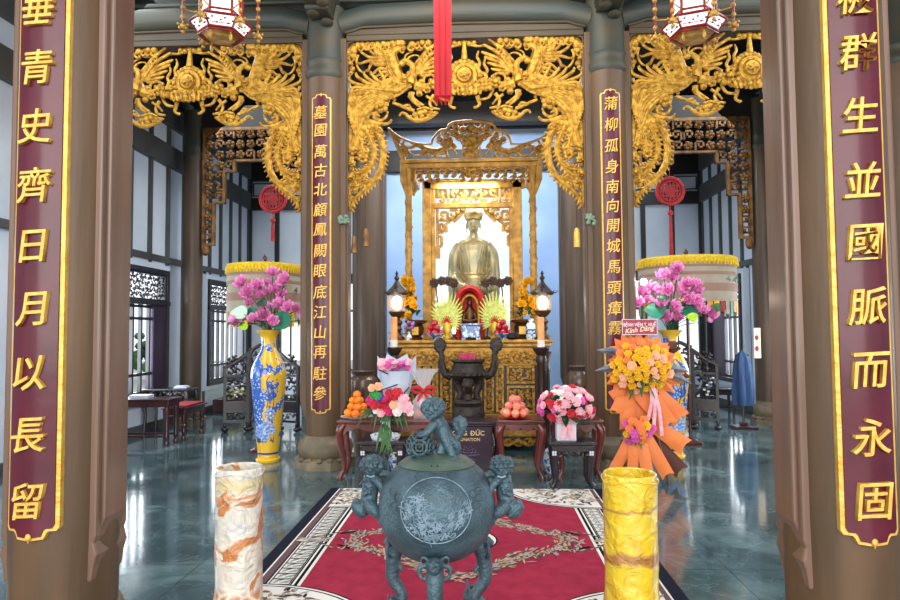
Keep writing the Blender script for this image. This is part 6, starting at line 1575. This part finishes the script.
def vase(px, pyb, label, bloom_spots, leaf_spots, bud_spots, glabel):
    p = PF(px, pyb); Y = p.y + .14; x = P(px, pyb, Y).x; H = P(px, 330, Y).z - .05
    st = thing('vase_base', 'round yellow plinth ring under the %s vase' % ('left' if px < 450 else 'right'), 'base', (x, Y, 0)); MB().lathe([(.16, 0), (.17, .03), (.16, .05), (0, .05)], 28).build('ring', 'vase_yellow', st)
    t = thing('tall_vase', label, 'vase', (x, Y, .05), group='tall yellow and blue porcelain vases')
    S = H / 1.76
    pr_ = [(.14, 0), (.145, .03), (.14, .05), (.15, .1), (.17, .3), (.2, .6), (.235, .95), (.25, 1.1), (.245, 1.2), (.2, 1.33), (.13, 1.45), (.105, 1.52), (.1, 1.6), (.115, 1.68), (.17, 1.75), (.175, 1.76), (.16, 1.76), (.1, 1.68), (0, 1.66)]
    q = spl([(a * .97, 0, b * S) for a, b in pr_[:16]], 60)
    MB().lathe([(v.x, v.z) for v in q] + [(.15, H - .01), (.09, H - .1), (0, H - .1)], 48).build('vase_body', 'vase_paint', t)
    MB().lathe([(.147, .06), (.151, .075), (.151, .085)], 40).build('blue_line', 'vase_blue', t)
    def on_v(a, z, l=.002):
        rad = None
        for v, w_ in zip(q, q[1:]):
            if v.z <= z <= w_.z: rad = v.x + (w_.x - v.x) * (z - v.z) / max(w_.z - v.z, 1e-6)
        rad = (rad or .15) + l; return Vector((rad * math.cos(a), rad * math.sin(a), z))
    rr = random.Random(px)
    m = MB(); front = -PI / 2
    for (a, z, r_) in ((.25, .45, .075), (-.35, .38, .085), (.05, .34, .08), (.45, .62, .07), (-.05, .3, .06), (.6, .4, .06)):
        for j in range(8): b_ = j * PI / 4; m.ell(on_v(front + a + math.cos(b_) * r_ / .2 * .7, z + math.sin(b_) * r_ * .8), (r_ * .34, .01, r_ * .34), 7, 5)
        m.ell(on_v(front + a, z, .008), (r_ * .4, .01, r_ * .4), 8, 5)
    m.build('painted_peonies', 'vase_pale', t)
    m = MB()
    for j in range(26): a = front + rr.uniform(-.9, .9); m.tube([on_v(a, .24 + rr.uniform(-.02, .05)), on_v(a + .09 * rr.choice((-1, 1)), .27 + rr.uniform(-.02, .05))], [.012, .003], 5, .4)
    for pts in (((.2, .7), (.35, .9), (.2, 1.05), (.4, 1.15)), ((.5, .55), (.65, .8), (.5, 1.0)), ((-.2, 1.2), (.1, 1.24), (.4, 1.18))): m.tube(spl([on_v(front + a, z) for a, z in pts], 12), .006, 5)
    for j in range(9): a, z = front + rr.uniform(.2, .9), rr.uniform(.6, 1.1); m.tube([on_v(a, z), on_v(a + .12, z + .03)], [.016, .003], 5, .4)
    m.build('painted_leaves', 'vase_blue', t)
    # lotus arrangement standing in the vase
    ft = thing('lotus_arrangement', glabel, 'flower arrangement', (x, Y, .05 + H - .09), group='artificial pink lotus arrangements')
    z0 = .05 + H - .09
    m = MB()
    def sp_(px_, py_): 
        yy = Y - .12 + rr.uniform(-.12, .1); w_ = P(px_, py_, yy); return Vector((w_.x - x, yy - Y, w_.z - z0))
    for (a, b, s_) in bloom_spots:
        p_ = sp_(a, b); m.tube(spl([(0, 0, 0), (p_.x * .3, p_.y * .3, .12 + p_.z * .3), p_], 8), .006, 5)
        inst('lotus', me_lotus, ft, p_, (rr.uniform(.4, 1.2), rr.uniform(-.3, .3), rr.uniform(-.6, .6)), s_)
    for (a, b, s_) in bud_spots: 
        p_ = sp_(a, b); m.tube(spl([(0, 0, 0), (p_.x * .3, p_.y * .3, .1 + p_.z * .3), p_], 8), .006, 5); inst('lotus_bud', me_bud, ft, p_, (rr.uniform(-.5, 1), rr.uniform(-.8, .8), 0), s_)
    m.build('stems', 'leaf_dark', ft)
    for (a, b, s_, mt) in leaf_spots:
        p_ = sp_(a, b); m = MB(); n = 16
        vs = [Vector((0, 0, 0))] + [Vector((s_ * (1 + .08 * math.sin(3 * u_)) * math.cos(u_), s_ * .85 * math.sin(u_), .02 + .03 * math.sin(2 * u_))) for u_ in [j * 2 * PI / n for j in range(n)]]
        M_ = Matrix.Translation(p_ + Vector((0, -.06, 0))) @ Matrix.Rotation(1.15, 4, 'X') @ Matrix.Rotation(rr.uniform(-.4, .4), 4, 'Y')
        m.add(vs + [v - Vector((0, 0, .006)) for v in vs], [(0, 1 + j, 1 + (j + 1) % n) for j in range(n)] + [(n + 1, n + 2 + (j + 1) % n, n + 2 + j) for j in range(n)], M_); m.build('lotus_leaf', mt, ft)
mat('teal_leaf', rgb(24, 128, 96), .5, 0, rgb(16, 100, 76), 8); mat('pale_leaf', rgb(196, 226, 204), .5)
vase(268, 463, 'tall yellow and blue painted porcelain vase in front of the left folding screen',
     [(273, 275, .8), (243, 284, .85), (258, 287, .8), (249, 293, .9), (262, 296, .8), (286, 281, .9), (275, 291, .9), (283, 296, .7), (267, 284, .6), (280, 306, .9), (289, 309, .8), (296, 311, .7), (264, 316, .85), (244, 319, .6), (254, 320, .7), (272, 322, .7), (236, 324, .7), (250, 304, .6)],
     [(282, 321, .16, 'teal_leaf'), (241, 313, .12, 'pale_leaf'), (252, 312, .09, 'teal_leaf'), (245, 326, .08, 'lime_petal'), (264, 303, .07, 'leaf_dark')],
     [(303, 320, 1.3), (231, 322, 1), (265, 307, .9), (271, 325, .9)], 'pink lotus flowers with green leaves in the left tall vase')
vase(673, 459, 'tall yellow and blue painted porcelain vase behind the orange flower stand',
     [(678, 270, .8), (664, 277, .85), (672, 279, .7), (687, 286, .85), (694, 286, .8), (697, 292, .7), (651, 290, .9), (643, 294, .8), (668, 291, .85), (683, 294, .8), (687, 301, .7), (638, 305, .8), (694, 302, .9), (673, 308, .85), (661, 305, .8), (703, 312, .7), (710, 315, .8), (665, 318, .8), (679, 319, .7), (647, 301, .6)],
     [(654, 311, .14, 'teal_leaf'), (687, 309, .15, 'teal_leaf'), (690, 318, .08, 'lime_petal'), (661, 299, .07, 'leaf_dark'), (682, 300, .07, 'peach_petal'), (714, 308, .07, 'leaf')],
     [(697, 309, .9), (670, 319, 1), (712, 322, .8)], 'pink lotus flowers with green leaves in the right tall vase')

# ------------------------------------------------------------------ parasols
mat('parasol_cloth', rgb(176, 166, 148), .75, 0, rgb(156, 146, 128), 3, .1, 60); mat('parasol_yellow', rgb(232, 200, 34), .6, 0, rgb(206, 170, 20), 30); mat('parasol_band', rgb(150, 118, 102), .7); 
def parasol(pxc, Y, r, pyt, pyb, label, colours):
    p = P(pxc, pyt, Y); zt = p.z; zb = P(pxc, pyb, Y).z
    t = thing('ceremonial_parasol', label, 'parasol', (p.x, Y, 0), group='drum-shaped ceremonial parasols')
    MB().lathe([(.03, 0), (.022, .1), (.022, zt + .06), (.03, zt + .08), (.035, zt + .11), (.01, zt + .16), (0, zt + .17)], 12).build('pole', 'lacquer', t)
    MB().lathe([(.2, 0), (.2, .03), (.1, .06), (.05, .1), (0, .1)], 8).build('pole_foot', 'lacquer', t)
    fold = lambda a, z: 1 + .012 * math.sin(a * 24)
    m = MB(); m.lathe([(r, zb), (r * .995, zb + .2), (r, zt - .06), (r * .97, zt - .02), (.04, zt + .05), (.03, zt + .03), (r * .94, zt - .04), (r * .97, zt - .08), (r * .97, zb)], 64, wob=fold); m.build('drum', 'parasol_cloth', t)
    m = MB(); m.lathe([(r * 1.005, zt - .12), (r * 1.02, zt - .11), (r * 1.02, zt - .03), (r * .99, zt - .005), (r * .96, zt - .003)], 72, wob=lambda a, z: 1 + .01 * math.sin(a * 40))
    for j in range(70): a = j * 2 * PI / 70; m.tube([(r * 1.02 * math.cos(a), r * 1.02 * math.sin(a), zt - .05), (r * 1.03 * math.cos(a), r * 1.03 * math.sin(a), zt - .15)], .014, 4)
    m.build('yellow_fringe', 'parasol_yellow', t)
    hgt = zt - zb
    for f, w_ in ((.76, .035), (.6, .05), (.3, .12)):
        z_ = zb + hgt * f; m = MB(); m.lathe([(r * 1.004, z_ - w_ / 2), (r * 1.012, z_), (r * 1.004, z_ + w_ / 2)], 64, wob=fold); m.build('woven_band', 'parasol_band', t)
    rr = random.Random(pxc); m = MB()
    for j in range(7):                                     # small embroidered bamboo sprays
        a = -PI / 2 + rr.uniform(-1.2, 1.2); z_ = zb + hgt * rr.uniform(.38, .55)
        for i in range(5): m.tube([(r * 1.012 * math.cos(a + i * .02), r * 1.012 * math.sin(a + i * .02), z_ + i * .01), (r * 1.013 * math.cos(a + i * .03 + .06), r * 1.013 * math.sin(a + i * .03 + .06), z_ + .05 * math.sin(i * 2))], [.01, .003], 4)
    m.build('embroidery', 'jade', t)
    n = 44
    for ci, col in enumerate(colours):
        m = MB()
        for j in range(n):
            if j % len(colours) != ci: continue
            a = j * 2 * PI / n; L = .16 + .1 * ((j * 7) % 3) / 3; w_ = r * 2 * PI / n * .42
            c_ = Vector((r * math.cos(a), r * math.sin(a), 0)); s_ = Vector((-math.sin(a), math.cos(a), 0)) * w_; o_ = Vector((math.cos(a), math.sin(a), 0)) * .008
            m.add([c_ - s_ + Vector((0, 0, zb)), c_ + s_ + Vector((0, 0, zb)), c_ + s_ * .8 + Vector((0, 0, zb - L)), c_ - s_ * .8 + Vector((0, 0, zb - L)), c_ - s_ + o_ + Vector((0, 0, zb)), c_ + s_ + o_ + Vector((0, 0, zb)), c_ + s_ * .8 + o_ + Vector((0, 0, zb - L)), c_ - s_ * .8 + o_ + Vector((0, 0, zb - L))], [(0, 1, 2, 3), (7, 6, 5, 4), (0, 4, 5, 1), (1, 5, 6, 2), (2, 6, 7, 3), (3, 7, 4, 0)])
        o = m.build('hanging_tabs', col, t, smooth=False); o['kind'] = 'stuff'
parasol(265, 9.75, .55, 265, 312, 'round banded parasol with a yellow fringe behind the left lotus', ['orange_petal', 'parasol_yellow', 'parasol_cloth', 'leaf'])
parasol(686, 10.4, .73, 259, 303, 'round banded parasol with a yellow fringe behind the right lotus', ['parasol_yellow', 'red_cord', 'parasol_cloth', 'teal_leaf', 'orange_petal'])
# ------------------------------------------------------------------ carved folding screens behind the vases
def screen(xc, Y, label):
    t = thing('folding_screen', label, 'screen', (xc, Y, 0), group='dark carved folding screens')
    for j, (x, rot, w_, za, zb) in enumerate(((-.48, R(20), .44, 1.14, 1.42), (0, 0, .56, 1.5, 1.5), (.48, R(-20), .44, 1.42, 1.14))):
        M_ = Matrix.Translation((x, -.08 if j != 1 else 0, 0)) @ Matrix.Rotation(rot, 4, 'Z')
        h = w_ / 2; m = MB(); m.M = M_
        m.box(-h, -h + .05, -.025, .025, .04, za); m.box(h - .05, h, -.025, .025, .04, zb)
        for z_ in (.16, .34, .5): m.box(-h, h, -.02, .02, z_, z_ + .04)
        zt_ = min(za, zb) - .12; m.box(-h, h, -.02, .02, zt_ - .04, zt_)
        if j == 1: m.tube(spl([(-h, 0, 1.3), (-.2, 0, 1.48), (0, 0, 1.56), (.2, 0, 1.48), (h, 0, 1.3)], 14), .035, 6)
        else: m.tube([(-h, 0, za), (0, 0, (za + zb) / 2 - .02), (h, 0, zb)], .035, 6)
        m.build('leaf_frame', 'ebony', t)
        m = MB(); m.M = M_; scrolls(m, -h + .05, h - .05, .54, zt_ - .04, 0, .018, j + int(xc * 10), .13); m.box(-h + .05, h - .05, -.006, .006, .38, .5); scrolls(m, -h + .05, h - .05, .2, .33, 0, .013, j, .1)
        scrolls(m, -h + .06, h - .06, zt_, max(za, zb) - .05 if j != 1 else 1.44, 0, .018, j + 4, .11); m.build('openwork_leaf', 'ebony', t)
        m = MB(); m.M = M_
        for e in (-1, 1): m.ell((e * (h - .03), 0, .05), (.07, .09, .05), 12, 8); m.ell((e * (h - .03), 0, .12), (.035, .07, .06), 10, 6)
        m.build('drum_foot', 'ebony', t)
        m = MB(); m.M = M_; rr = random.Random(j)
        for i in range(7): m.ell((rr.uniform(-h + .08, h - .08), -.022, rr.uniform(.56, zt_ - .08)), (.028, .006, .02), 7, 4)
        m.build('pearl_inlay', 'pearl', t)
screen(P(264, 400, 11.7).x, 11.7, 'dark carved folding screen behind the left tall vase')
screen(P(677, 400, 11.9).x, 11.9, 'dark carved folding screen behind the right tall vase')

# ------------------------------------------------------------------ orange congratulatory flower stand
mat('orange_paper', rgb(240, 134, 66), .55, 0, rgb(228, 116, 50), 3, .15, 6); mat('brown_paper', rgb(84, 34, 22), .6); mat('silver_leaf', rgb(150, 156, 168), .4, .3, rgb(100, 108, 120), 8)
mat('sign_red', rgb(158, 36, 60), .4); mat('sign_white', rgb(236, 220, 232), .5); mat('sign_cream', rgb(250, 226, 190), .5)
YW = 7.75; kw = YW / 650; q = P(645, 470, YW)
t = thing('flower_stand', 'orange paper flower stand with a red name sign beside the middle right pillar', 'flower stand', (q.x, YW, 0))
def W(px, py, y=0): p_ = P(px, py, YW + y); return Vector((p_.x - q.x, y, p_.z))
m = MB()
m.tube([(0, .12, 1.75), (0, .14, 0)], .016, 8)
for s in (-1, 1): m.tube([(0, .1, 1.35), (s * .26, -.04, 0)], .015, 8); m.tube([(s * .12, .06, .8), (0, .13, .8)], .01, 6)
m.build('tripod', 'wood_brown', t)
def strip(a, b, w0, w1, y0, y1, fold=.03, notch=True, mt='orange_paper'):
    """folded paper tail from photo point a to b, with a swallow-tail end"""
    A, B = W(*a, y0), W(*b, y1); d = (B - A); s = Vector((d.z, 0, -d.x)).normalized(); n = 7; m = MB(); vs = []; fs = []
    for i in range(n + 1):
        f = i / n; w_ = (w0 + (w1 - w0) * f) * kw / 2; c_ = A + d * f
        for e in (-1, -.33, .33, 1):
            ex = .0 if i < n else (.0 if abs(e) < .5 else .16)
            vs.append(c_ + s * e * w_ + Vector((0, -fold * (1 - abs(e)) * (1 if i % 2 else .6) - .02 * math.sin(f * PI), 0)) + d * ex * (1 if notch else 0) * .5)
    k0 = len(vs); vs += [v + Vector((0, .006, 0)) for v in vs]
    for i in range(n):
        for j in range(3): a_ = i * 4 + j; fs += [(a_, a_ + 1, a_ + 5, a_ + 4), (k0 + a_ + 4, k0 + a_ + 5, k0 + a_ + 1, k0 + a_)]
    m.add(vs, fs); m.build('paper_tail', mt, t)
def fanpaper(cx_, cy_, tip, a0, w_, y=0, mt='orange_paper'):
    C_ = W(cx_, cy_, y); T_ = W(*tip, y - .03); d = T_ - C_; s = Vector((d.z, 0, -d.x)).normalized() * w_ * kw
    m = MB(); vs = [C_, C_ + d * .6 - s * .8, C_ + d * 1.0 - s * .35, C_ + d * .88, C_ + d * 1.03 + s * .4, C_ + d * .6 + s * .8, C_ + d * .55 + Vector((0, -.05, 0))]
    vs2 = [v + Vector((0, .008, 0)) for v in vs]; f1 = [(0, 1, 6), (1, 2, 6), (2, 3, 6), (3, 4, 6), (4, 5, 6), (5, 0, 6)]
    m.add(vs + vs2, f1 + [tuple(7 + i for i in f[::-1]) for f in f1]); m.build('paper_fan', mt, t, smooth=False)
for i, tip in enumerate(((612, 343), (609, 356), (618, 338), (634, 334), (652, 336), (664, 340), (672, 350), (676, 364), (684, 378), (676, 388), (606, 372), (610, 388), (619, 396), (664, 394), (650, 398), (635, 398))):
    fanpaper(641, 366, tip, 0, 13, .03 + .006 * i)
fanpaper(660, 366, (690, 380), 0, 9, .14, 'brown_paper'); fanpaper(655, 352, (680, 345), 0, 9, .14, 'brown_paper'); fanpaper(640, 385, (612, 402), 0, 9, .14, 'brown_paper')
for (a, b) in (((622, 352), (596, 350)), ((622, 366), (594, 371)), ((664, 366), (690, 372)), ((668, 372), (692, 384))):
    A, B = W(*a, -.02), W(*b, -.06); d = B - A; s = Vector((d.z, 0, -d.x)).normalized() * .05; m = MB()
    vs = [A - s * .3, A + d * .45 - s, B, A + d * .45 + s, A + s * .3, A + d * .5 + Vector((0, -.03, 0))]; m.add(vs + [v + Vector((0, .006, 0)) for v in vs], [(0, 1, 5), (1, 2, 5), (2, 3, 5), (3, 4, 5), (4, 0, 5), (11, 7, 6), (11, 8, 7), (11, 9, 8), (11, 10, 9), (11, 6, 10)]); m.build('silver_leaf', 'silver_leaf', t, smooth=False)
strip((640, 388), (668, 424), 22, 18, .0, -.04); strip((630, 390), (617, 412), 20, 14, .02, 0); strip((628, 396), (626, 428), 18, 12, .04, .0); strip((648, 390), (662, 425), 16, 22, .03, .05, mt='brown_paper')
strip((655, 392), (680, 418), 15, 20, .05, .02); strip((612, 398), (628, 388), 14, 12, .02, 0, notch=False)
strip((632, 436), (614, 470), 12, 11, .0, -.02); strip((634, 440), (632, 474), 12, 10, -.02, -.05); strip((640, 440), (649, 478), 12, 11, -.02, -.07); strip((646, 438), (667, 474), 13, 13, .0, -.04); strip((648, 436), (680, 470), 14, 16, .06, .03, mt='brown_paper')
strip((652, 424), (684, 446), 14, 18, .02, .0); strip((626, 440), (624, 474), 10, 16, .05, .05, mt='brown_paper'); strip((640, 402), (634, 436), 30, 20, .06, .06, notch=False)
m = MB()
for (a, b, c_) in (((650, 382), (655, 404), (653, 432)), ((652, 382), (659, 408), (662, 436)), ((650, 384), (652, 400), (648, 420))): m.tube(spl([W(*a, -.13), W(*b, -.15), W(*c_, -.1)], 10), [.016, .02, .022], 6, .25)
m.build('white_ribbon', 'blush_petal', t)
rr = random.Random(40); m = MB(); leaves(m, W(640, 366, -.06), 50, .34, .06, rr, (-1.3, 1.5)); leaves(m, W(638, 430, -.06), 34, .2, .05, rr, (-1.4, 1.2)); m.build('foliage', 'leaf', t)
for (cx_, cy_, rx, ry, n, kinds) in ((641, 367, 30, 25, 46, ('yellow_petal', 'yellow_petal', 'yellow_petal', 'orange_petal', 'peach_petal')), (638, 430, 15, 12, 15, ('orange_petal', 'yellow_petal', 'orange_petal', 'pink_petal'))):
    for i in range(n):
        f = math.sqrt((i + .5) / n); a = i * 2.4; x_, y_ = cx_ + rx * f * math.cos(a), cy_ + ry * f * math.sin(a)
        dep = -.2 * (1 - f * f) - .07; p_ = W(x_, y_, dep)
        inst('rose', RO[rr.choice(kinds)], t, p_, (R(90) - (cy_ - y_) / ry * .6, 0, (x_ - cx_) / rx * .6), rr.uniform(.85, 1.15))
m = MB(); A, B = W(622, 335, -.1), W(657, 319, -.1); m.box(A.x, B.x, -.11, -.095, A.z, B.z); sg = m.build('name_sign', 'sign_red', t, bevel=.012)
m = MB(); m.frame(A.x, B.x, A.z, B.z, .007, -.116, -.1); m.build('sign_border', 'sign_white', sg, bevel=.004)
cxs_ = (A.x + B.x) / 2; hz = (B.z - A.z)
glyph_obj('lettering', 'BỆNH VIỆN T. HUẾ', .056, .002, 'sign_white', sg, (cxs_, -.113, A.z + hz * .68), .001, sx=.78)
glyph_obj('lettering', 'Kính Dâng', .078, .002, 'sign_cream', sg, (cxs_, -.113, A.z + hz * .3), .001, slant=.25)

# ------------------------------------------------------------------ furniture along the left wall
def plain_table(name, label, x0, x1, y0, y1, zt, legr, mt, cat='table', turned=True, stretch=True):
    xc, yc = (x0 + x1) / 2, (y0 + y1) / 2; w, d = (x1 - x0) / 2, (y1 - y0) / 2
    t = thing(name, label, cat, (xc, yc, 0))
    MB().box(-w, w, -d, d, zt - .03, zt).build('top', mt, t, bevel=.008); MB().box(-w + .03, w - .03, -d + .03, d - .03, zt - .13, zt - .03).build('apron', mt, t, bevel=.008)
    for sx in (-1, 1):
        for sy in (-1, 1):
            pr_ = [(legr, 0), (legr * 1.2, .04), (legr * .7, .08), (legr, .12), (legr, .16), (legr * .75, .2), (legr * 1.1, zt * .45), (legr * .75, zt - .28), (legr * 1.1, zt - .24), (legr * 1.1, zt - .13)] if turned else [(legr * .7, 0), (legr, zt - .13)]
            MB().lathe(pr_, 12, (sx * (w - .07), sy * (d - .07), 0)).build('leg', mt, t)
    if stretch:
        m = MB(); 
        for sy in (-1, 1): m.box(-w + .07, w - .07, sy * (d - .07) - .012, sy * (d - .07) + .012, .13, .16)
        m.build('stretcher', mt, t)
    return t
mat('bench_red', rgb(70, 34, 36), .3, 0, rgb(50, 24, 28), 5, coat=.4)
p1 = PF(166, 446); p2 = PF(131, 449)
plain_table('side_table', 'plain dark red table at the left edge beside the near left pillar', p1.x - 1.0, p1.x + .07, p1.y - .05, p1.y + .4, P(166, 399, p1.y).z, .04, 'bench_red')
t = plain_table('bench', 'long low bench with a red seat cushion between the tables on the left', p1.x - .35, p1.x + .09, p1.y + .5, p1.y + 1.35, P(190, 405, p1.y + .9).z, .038, 'bench_red', 'bench', True, False)
zb_ = P(190, 405, p1.y + .9).z; mat('cushion_red', rgb(140, 30, 40), .7); MB().box(-.19, .19, -.38, .38, zb_, zb_ + .03).build('cushion', 'cushion_red', t, bevel=.012)
p3 = P(193, 388, 11.75)
xt_, zt_ = p3.x, p3.z
t = thing('carved_altar_table', 'black side table with an openwork apron before the left window', 'table', (xt_ - .42, 11.75, 0))
MB().box(-.42, .42, -.25, .25, zt_ - .04, zt_).build('top', 'ebony', t, bevel=.01); 
for y_ in (-.22, .22): m = MB(); scrolls(m, -.4, .4, zt_ - .2, zt_ - .04, y_, .014, 3, .09); m.build('openwork_apron', 'ebony', t)
for sx in (-1, 1):
    for sy in (-1, 1): MB().tube(spl([(sx * .38, sy * .2, zt_ - .03), (sx * .4, sy * .21, zt_ - .2), (sx * .36, sy * .2, zt_ * .4), (sx * .38, sy * .21, 0)], 10), [.04, .045, .025, .03], 8).build('leg', 'ebony', t)
p4 = P(182, 388, 11.7); t = thing('folded_cloth', 'small folded grey cloth on the black side table', 'cloth', (p4.x, 11.7, zt_)); m = MB(); m.box(-.12, .12, -.08, .08, 0, .03); m.box(-.11, .1, -.07, .08, .03, .05); m.build('cloth_fold', 'paper_grey', t, bevel=.012)
p4 = P(142, 396, 10.3); zz4 = P(166, 399, p1.y).z
t = thing('paper_box', 'flat pale box on the plain dark red table', 'box', (p4.x, p1.y + .15, zz4)); MB().box(-.15, .15, -.1, .1, 0, .045).build('box_body', 'paper_grey', t, bevel=.006); MB().box(-.155, .155, -.105, .105, .045, .055).build('box_lid', 'paper_white', t, bevel=.004)
# brown cabinet with a rolled mat under the left window
a_, b_ = P(200, 400, 14.2), P(226, 400, 14.6)
zc4 = P(210, 398, 14.3).z
t = thing('low_cabinet', 'low brown cabinet below the left window carrying a rolled mat', 'cabinet', (-5.35, 14.9, 0))
m = MB(); m.box(-.3, .3, -.9, .9, .06, zc4); m.build('body', 'bench_red', t, bevel=.01)
for i in range(3): m = MB(); m.box(.3, .315, -.86 + i * .58, -.32 + i * .58, .1, zc4 - .04); dr_ = m.build('door', 'lacquer', t, bevel=.006); MB().ell((.325, -.4 + i * .58, zc4 * .55), .015, 8, 6).build('knob', 'gold_old', dr_)
MB().box(-.29, .29, -.88, .88, 0, .06).build('plinth', 'ebony', t)
mat('mat_roll', rgb(176, 180, 96), .8, 0, rgb(150, 156, 80), 20); t = thing('rolled_mat', 'yellow green rolled mat lying on the low brown cabinet', 'mat', (-5.3, 14.9, zc4 + .09))
M_ = Matrix.Rotation(PI / 2, 4, 'X'); MB().lathe([(0, -.7), (.09, -.7), (.09, .7), (0, .7)], 20, M=M_).build('roll', 'mat_roll', t); m = MB(); 
for y_ in (-.4, .4): m.tube([(.094 * math.cos(a), y_, .094 * math.sin(a)) for a in [j * 2 * PI / 20 for j in range(20)]], .006, 5, closed=True)
m.build('tie', 'bench_red', t)

# ------------------------------------------------------------------ right side: blue cloth on a stand, bench, plaque, lamp
pB = PF(744, 419)
mat('blue_cloth', rgb(34, 74, 122), .7, 0, rgb(22, 50, 90), 6, .3, 10, (3, 3, .5))
YB_ = 12.0; xB = P(743, 400, YB_).x; zB = P(743, 351, YB_).z; zb2 = P(743, 405, YB_).z
t = thing('coat_stand', 'thin dark stand on a flat base beside the rear right pillar', 'stand', (xB, YB_, 0))
MB().box(-.2, .2, -.16, .16, 0, .05).box(-.06, .06, -.05, .05, .05, .12).build('base', 'bench_red', t, bevel=.01); MB().tube([(0, 0, .1), (0, 0, zB - .04)], .02, 8).build('pole', 'ebony', t); MB().tube([(-.12, 0, zB - .08), (0, 0, zB - .03), (.12, 0, zB - .08)], .015, 8).build('crossbar', 'ebony', t)
wob = lambda a, z: 1 + .16 * math.sin(a * 6 + z * 2) + .06 * math.sin(a * 11 + 1)
t = thing('blue_cloth', 'dark blue cloth draped over the thin stand by the right wall', 'cloth', (xB, YB_, zb2))
H_ = zB - zb2; MB().lathe([(.18, 0), (.19, H_ * .25), (.16, H_ * .55), (.13, H_ * .8), (.08, H_ * .94), (.02, H_ + .012), (0, H_ + .014), (0, H_ + .004), (.07, H_ * .92), (.12, H_ * .78), (.17, H_ * .25), (.165, 0)], 44, sy=.6, wob=wob).build('drape', 'blue_cloth', t)
pb = PF(722, 412)
plain_table('bench', 'pale topped bench against the right wall behind the blue cloth', 4.75, 5.55, 13.9, 14.3, P(722, 389, 13.9).z, .035, 'ebony', 'bench', False, True)
pq = P(757, 343, 12.38); t = thing('plaque', 'yellow wall plaque with red marks on the rear right pillar', 'plaque', (pq.x, 12.36, pq.z))
m = MB(); m.box(-.06, .06, 0, .012, -.28, .28); m.build('plate', 'sign_cream', t); 
for z_ in (.1, -.1): MB().ell((-.01, -.004, z_), (.035, .01, .05), 10, 6).build('red_mark', 'sign_red', t)
pl_ = P(640, 283, 9.2)
t = thing('wall_lamp', 'small bright white lamp on the right flank of the middle right pillar', 'lamp', (pl_.x, 9.0, pl_.z)); MB().ell((0, 0, 0), (.05, .05, .05), 16, 10).build('bulb', 'glow_white', t)
MB().tube([(0, 0, 0), (-.16, -.1, 0)], .015, 6).build('bracket', 'bronze_dark', t)
l_ = bpy.data.lights.new('lamp_light', 'POINT'); l_.energy = 14; l_.shadow_soft_size = .06; o = bpy.data.objects.new('lamp_light', l_); C.objects.link(o); o.location = (pl_.x, 8.85, pl_.z + .02)
# ------------------------------------------------------------------ garden outside the windows
mat('bark', rgb(90, 74, 60), .8)
def shrub(x, y, h, r, seed, label):
    rr = random.Random(seed); t = thing('garden_shrub', label, 'shrub', (x, y, -.2), group='shrubs outside the windows'); m = MB()
    for k in range(60):
        a, z_, q_ = rr.uniform(0, 6.3), rr.uniform(.3, 1) * h, rr.uniform(.2, 1) * r; m.ell((math.cos(a) * q_, math.sin(a) * q_, z_), (rr.uniform(.15, .35), rr.uniform(.15, .35), rr.uniform(.12, .28)), 6, 4)
    m.build('foliage', 'hedge', t); MB().tube([(0, 0, 0), (.05, 0, h * .7)], [.08, .04], 7).build('trunk', 'bark', t)
for i in range(7):
    shrub(-13 - (i % 3) * 1.3, 8 + i * 3.1, 1.9 + (i % 3) * .4, 1.1, i, 'green garden shrub seen through the left lattice windows')
    shrub(13 + (i % 3) * 1.3, 8 + i * 3.1, 1.9 + (i % 3) * .4, 1.1, i + 20, 'green garden shrub seen through the right lattice windows')
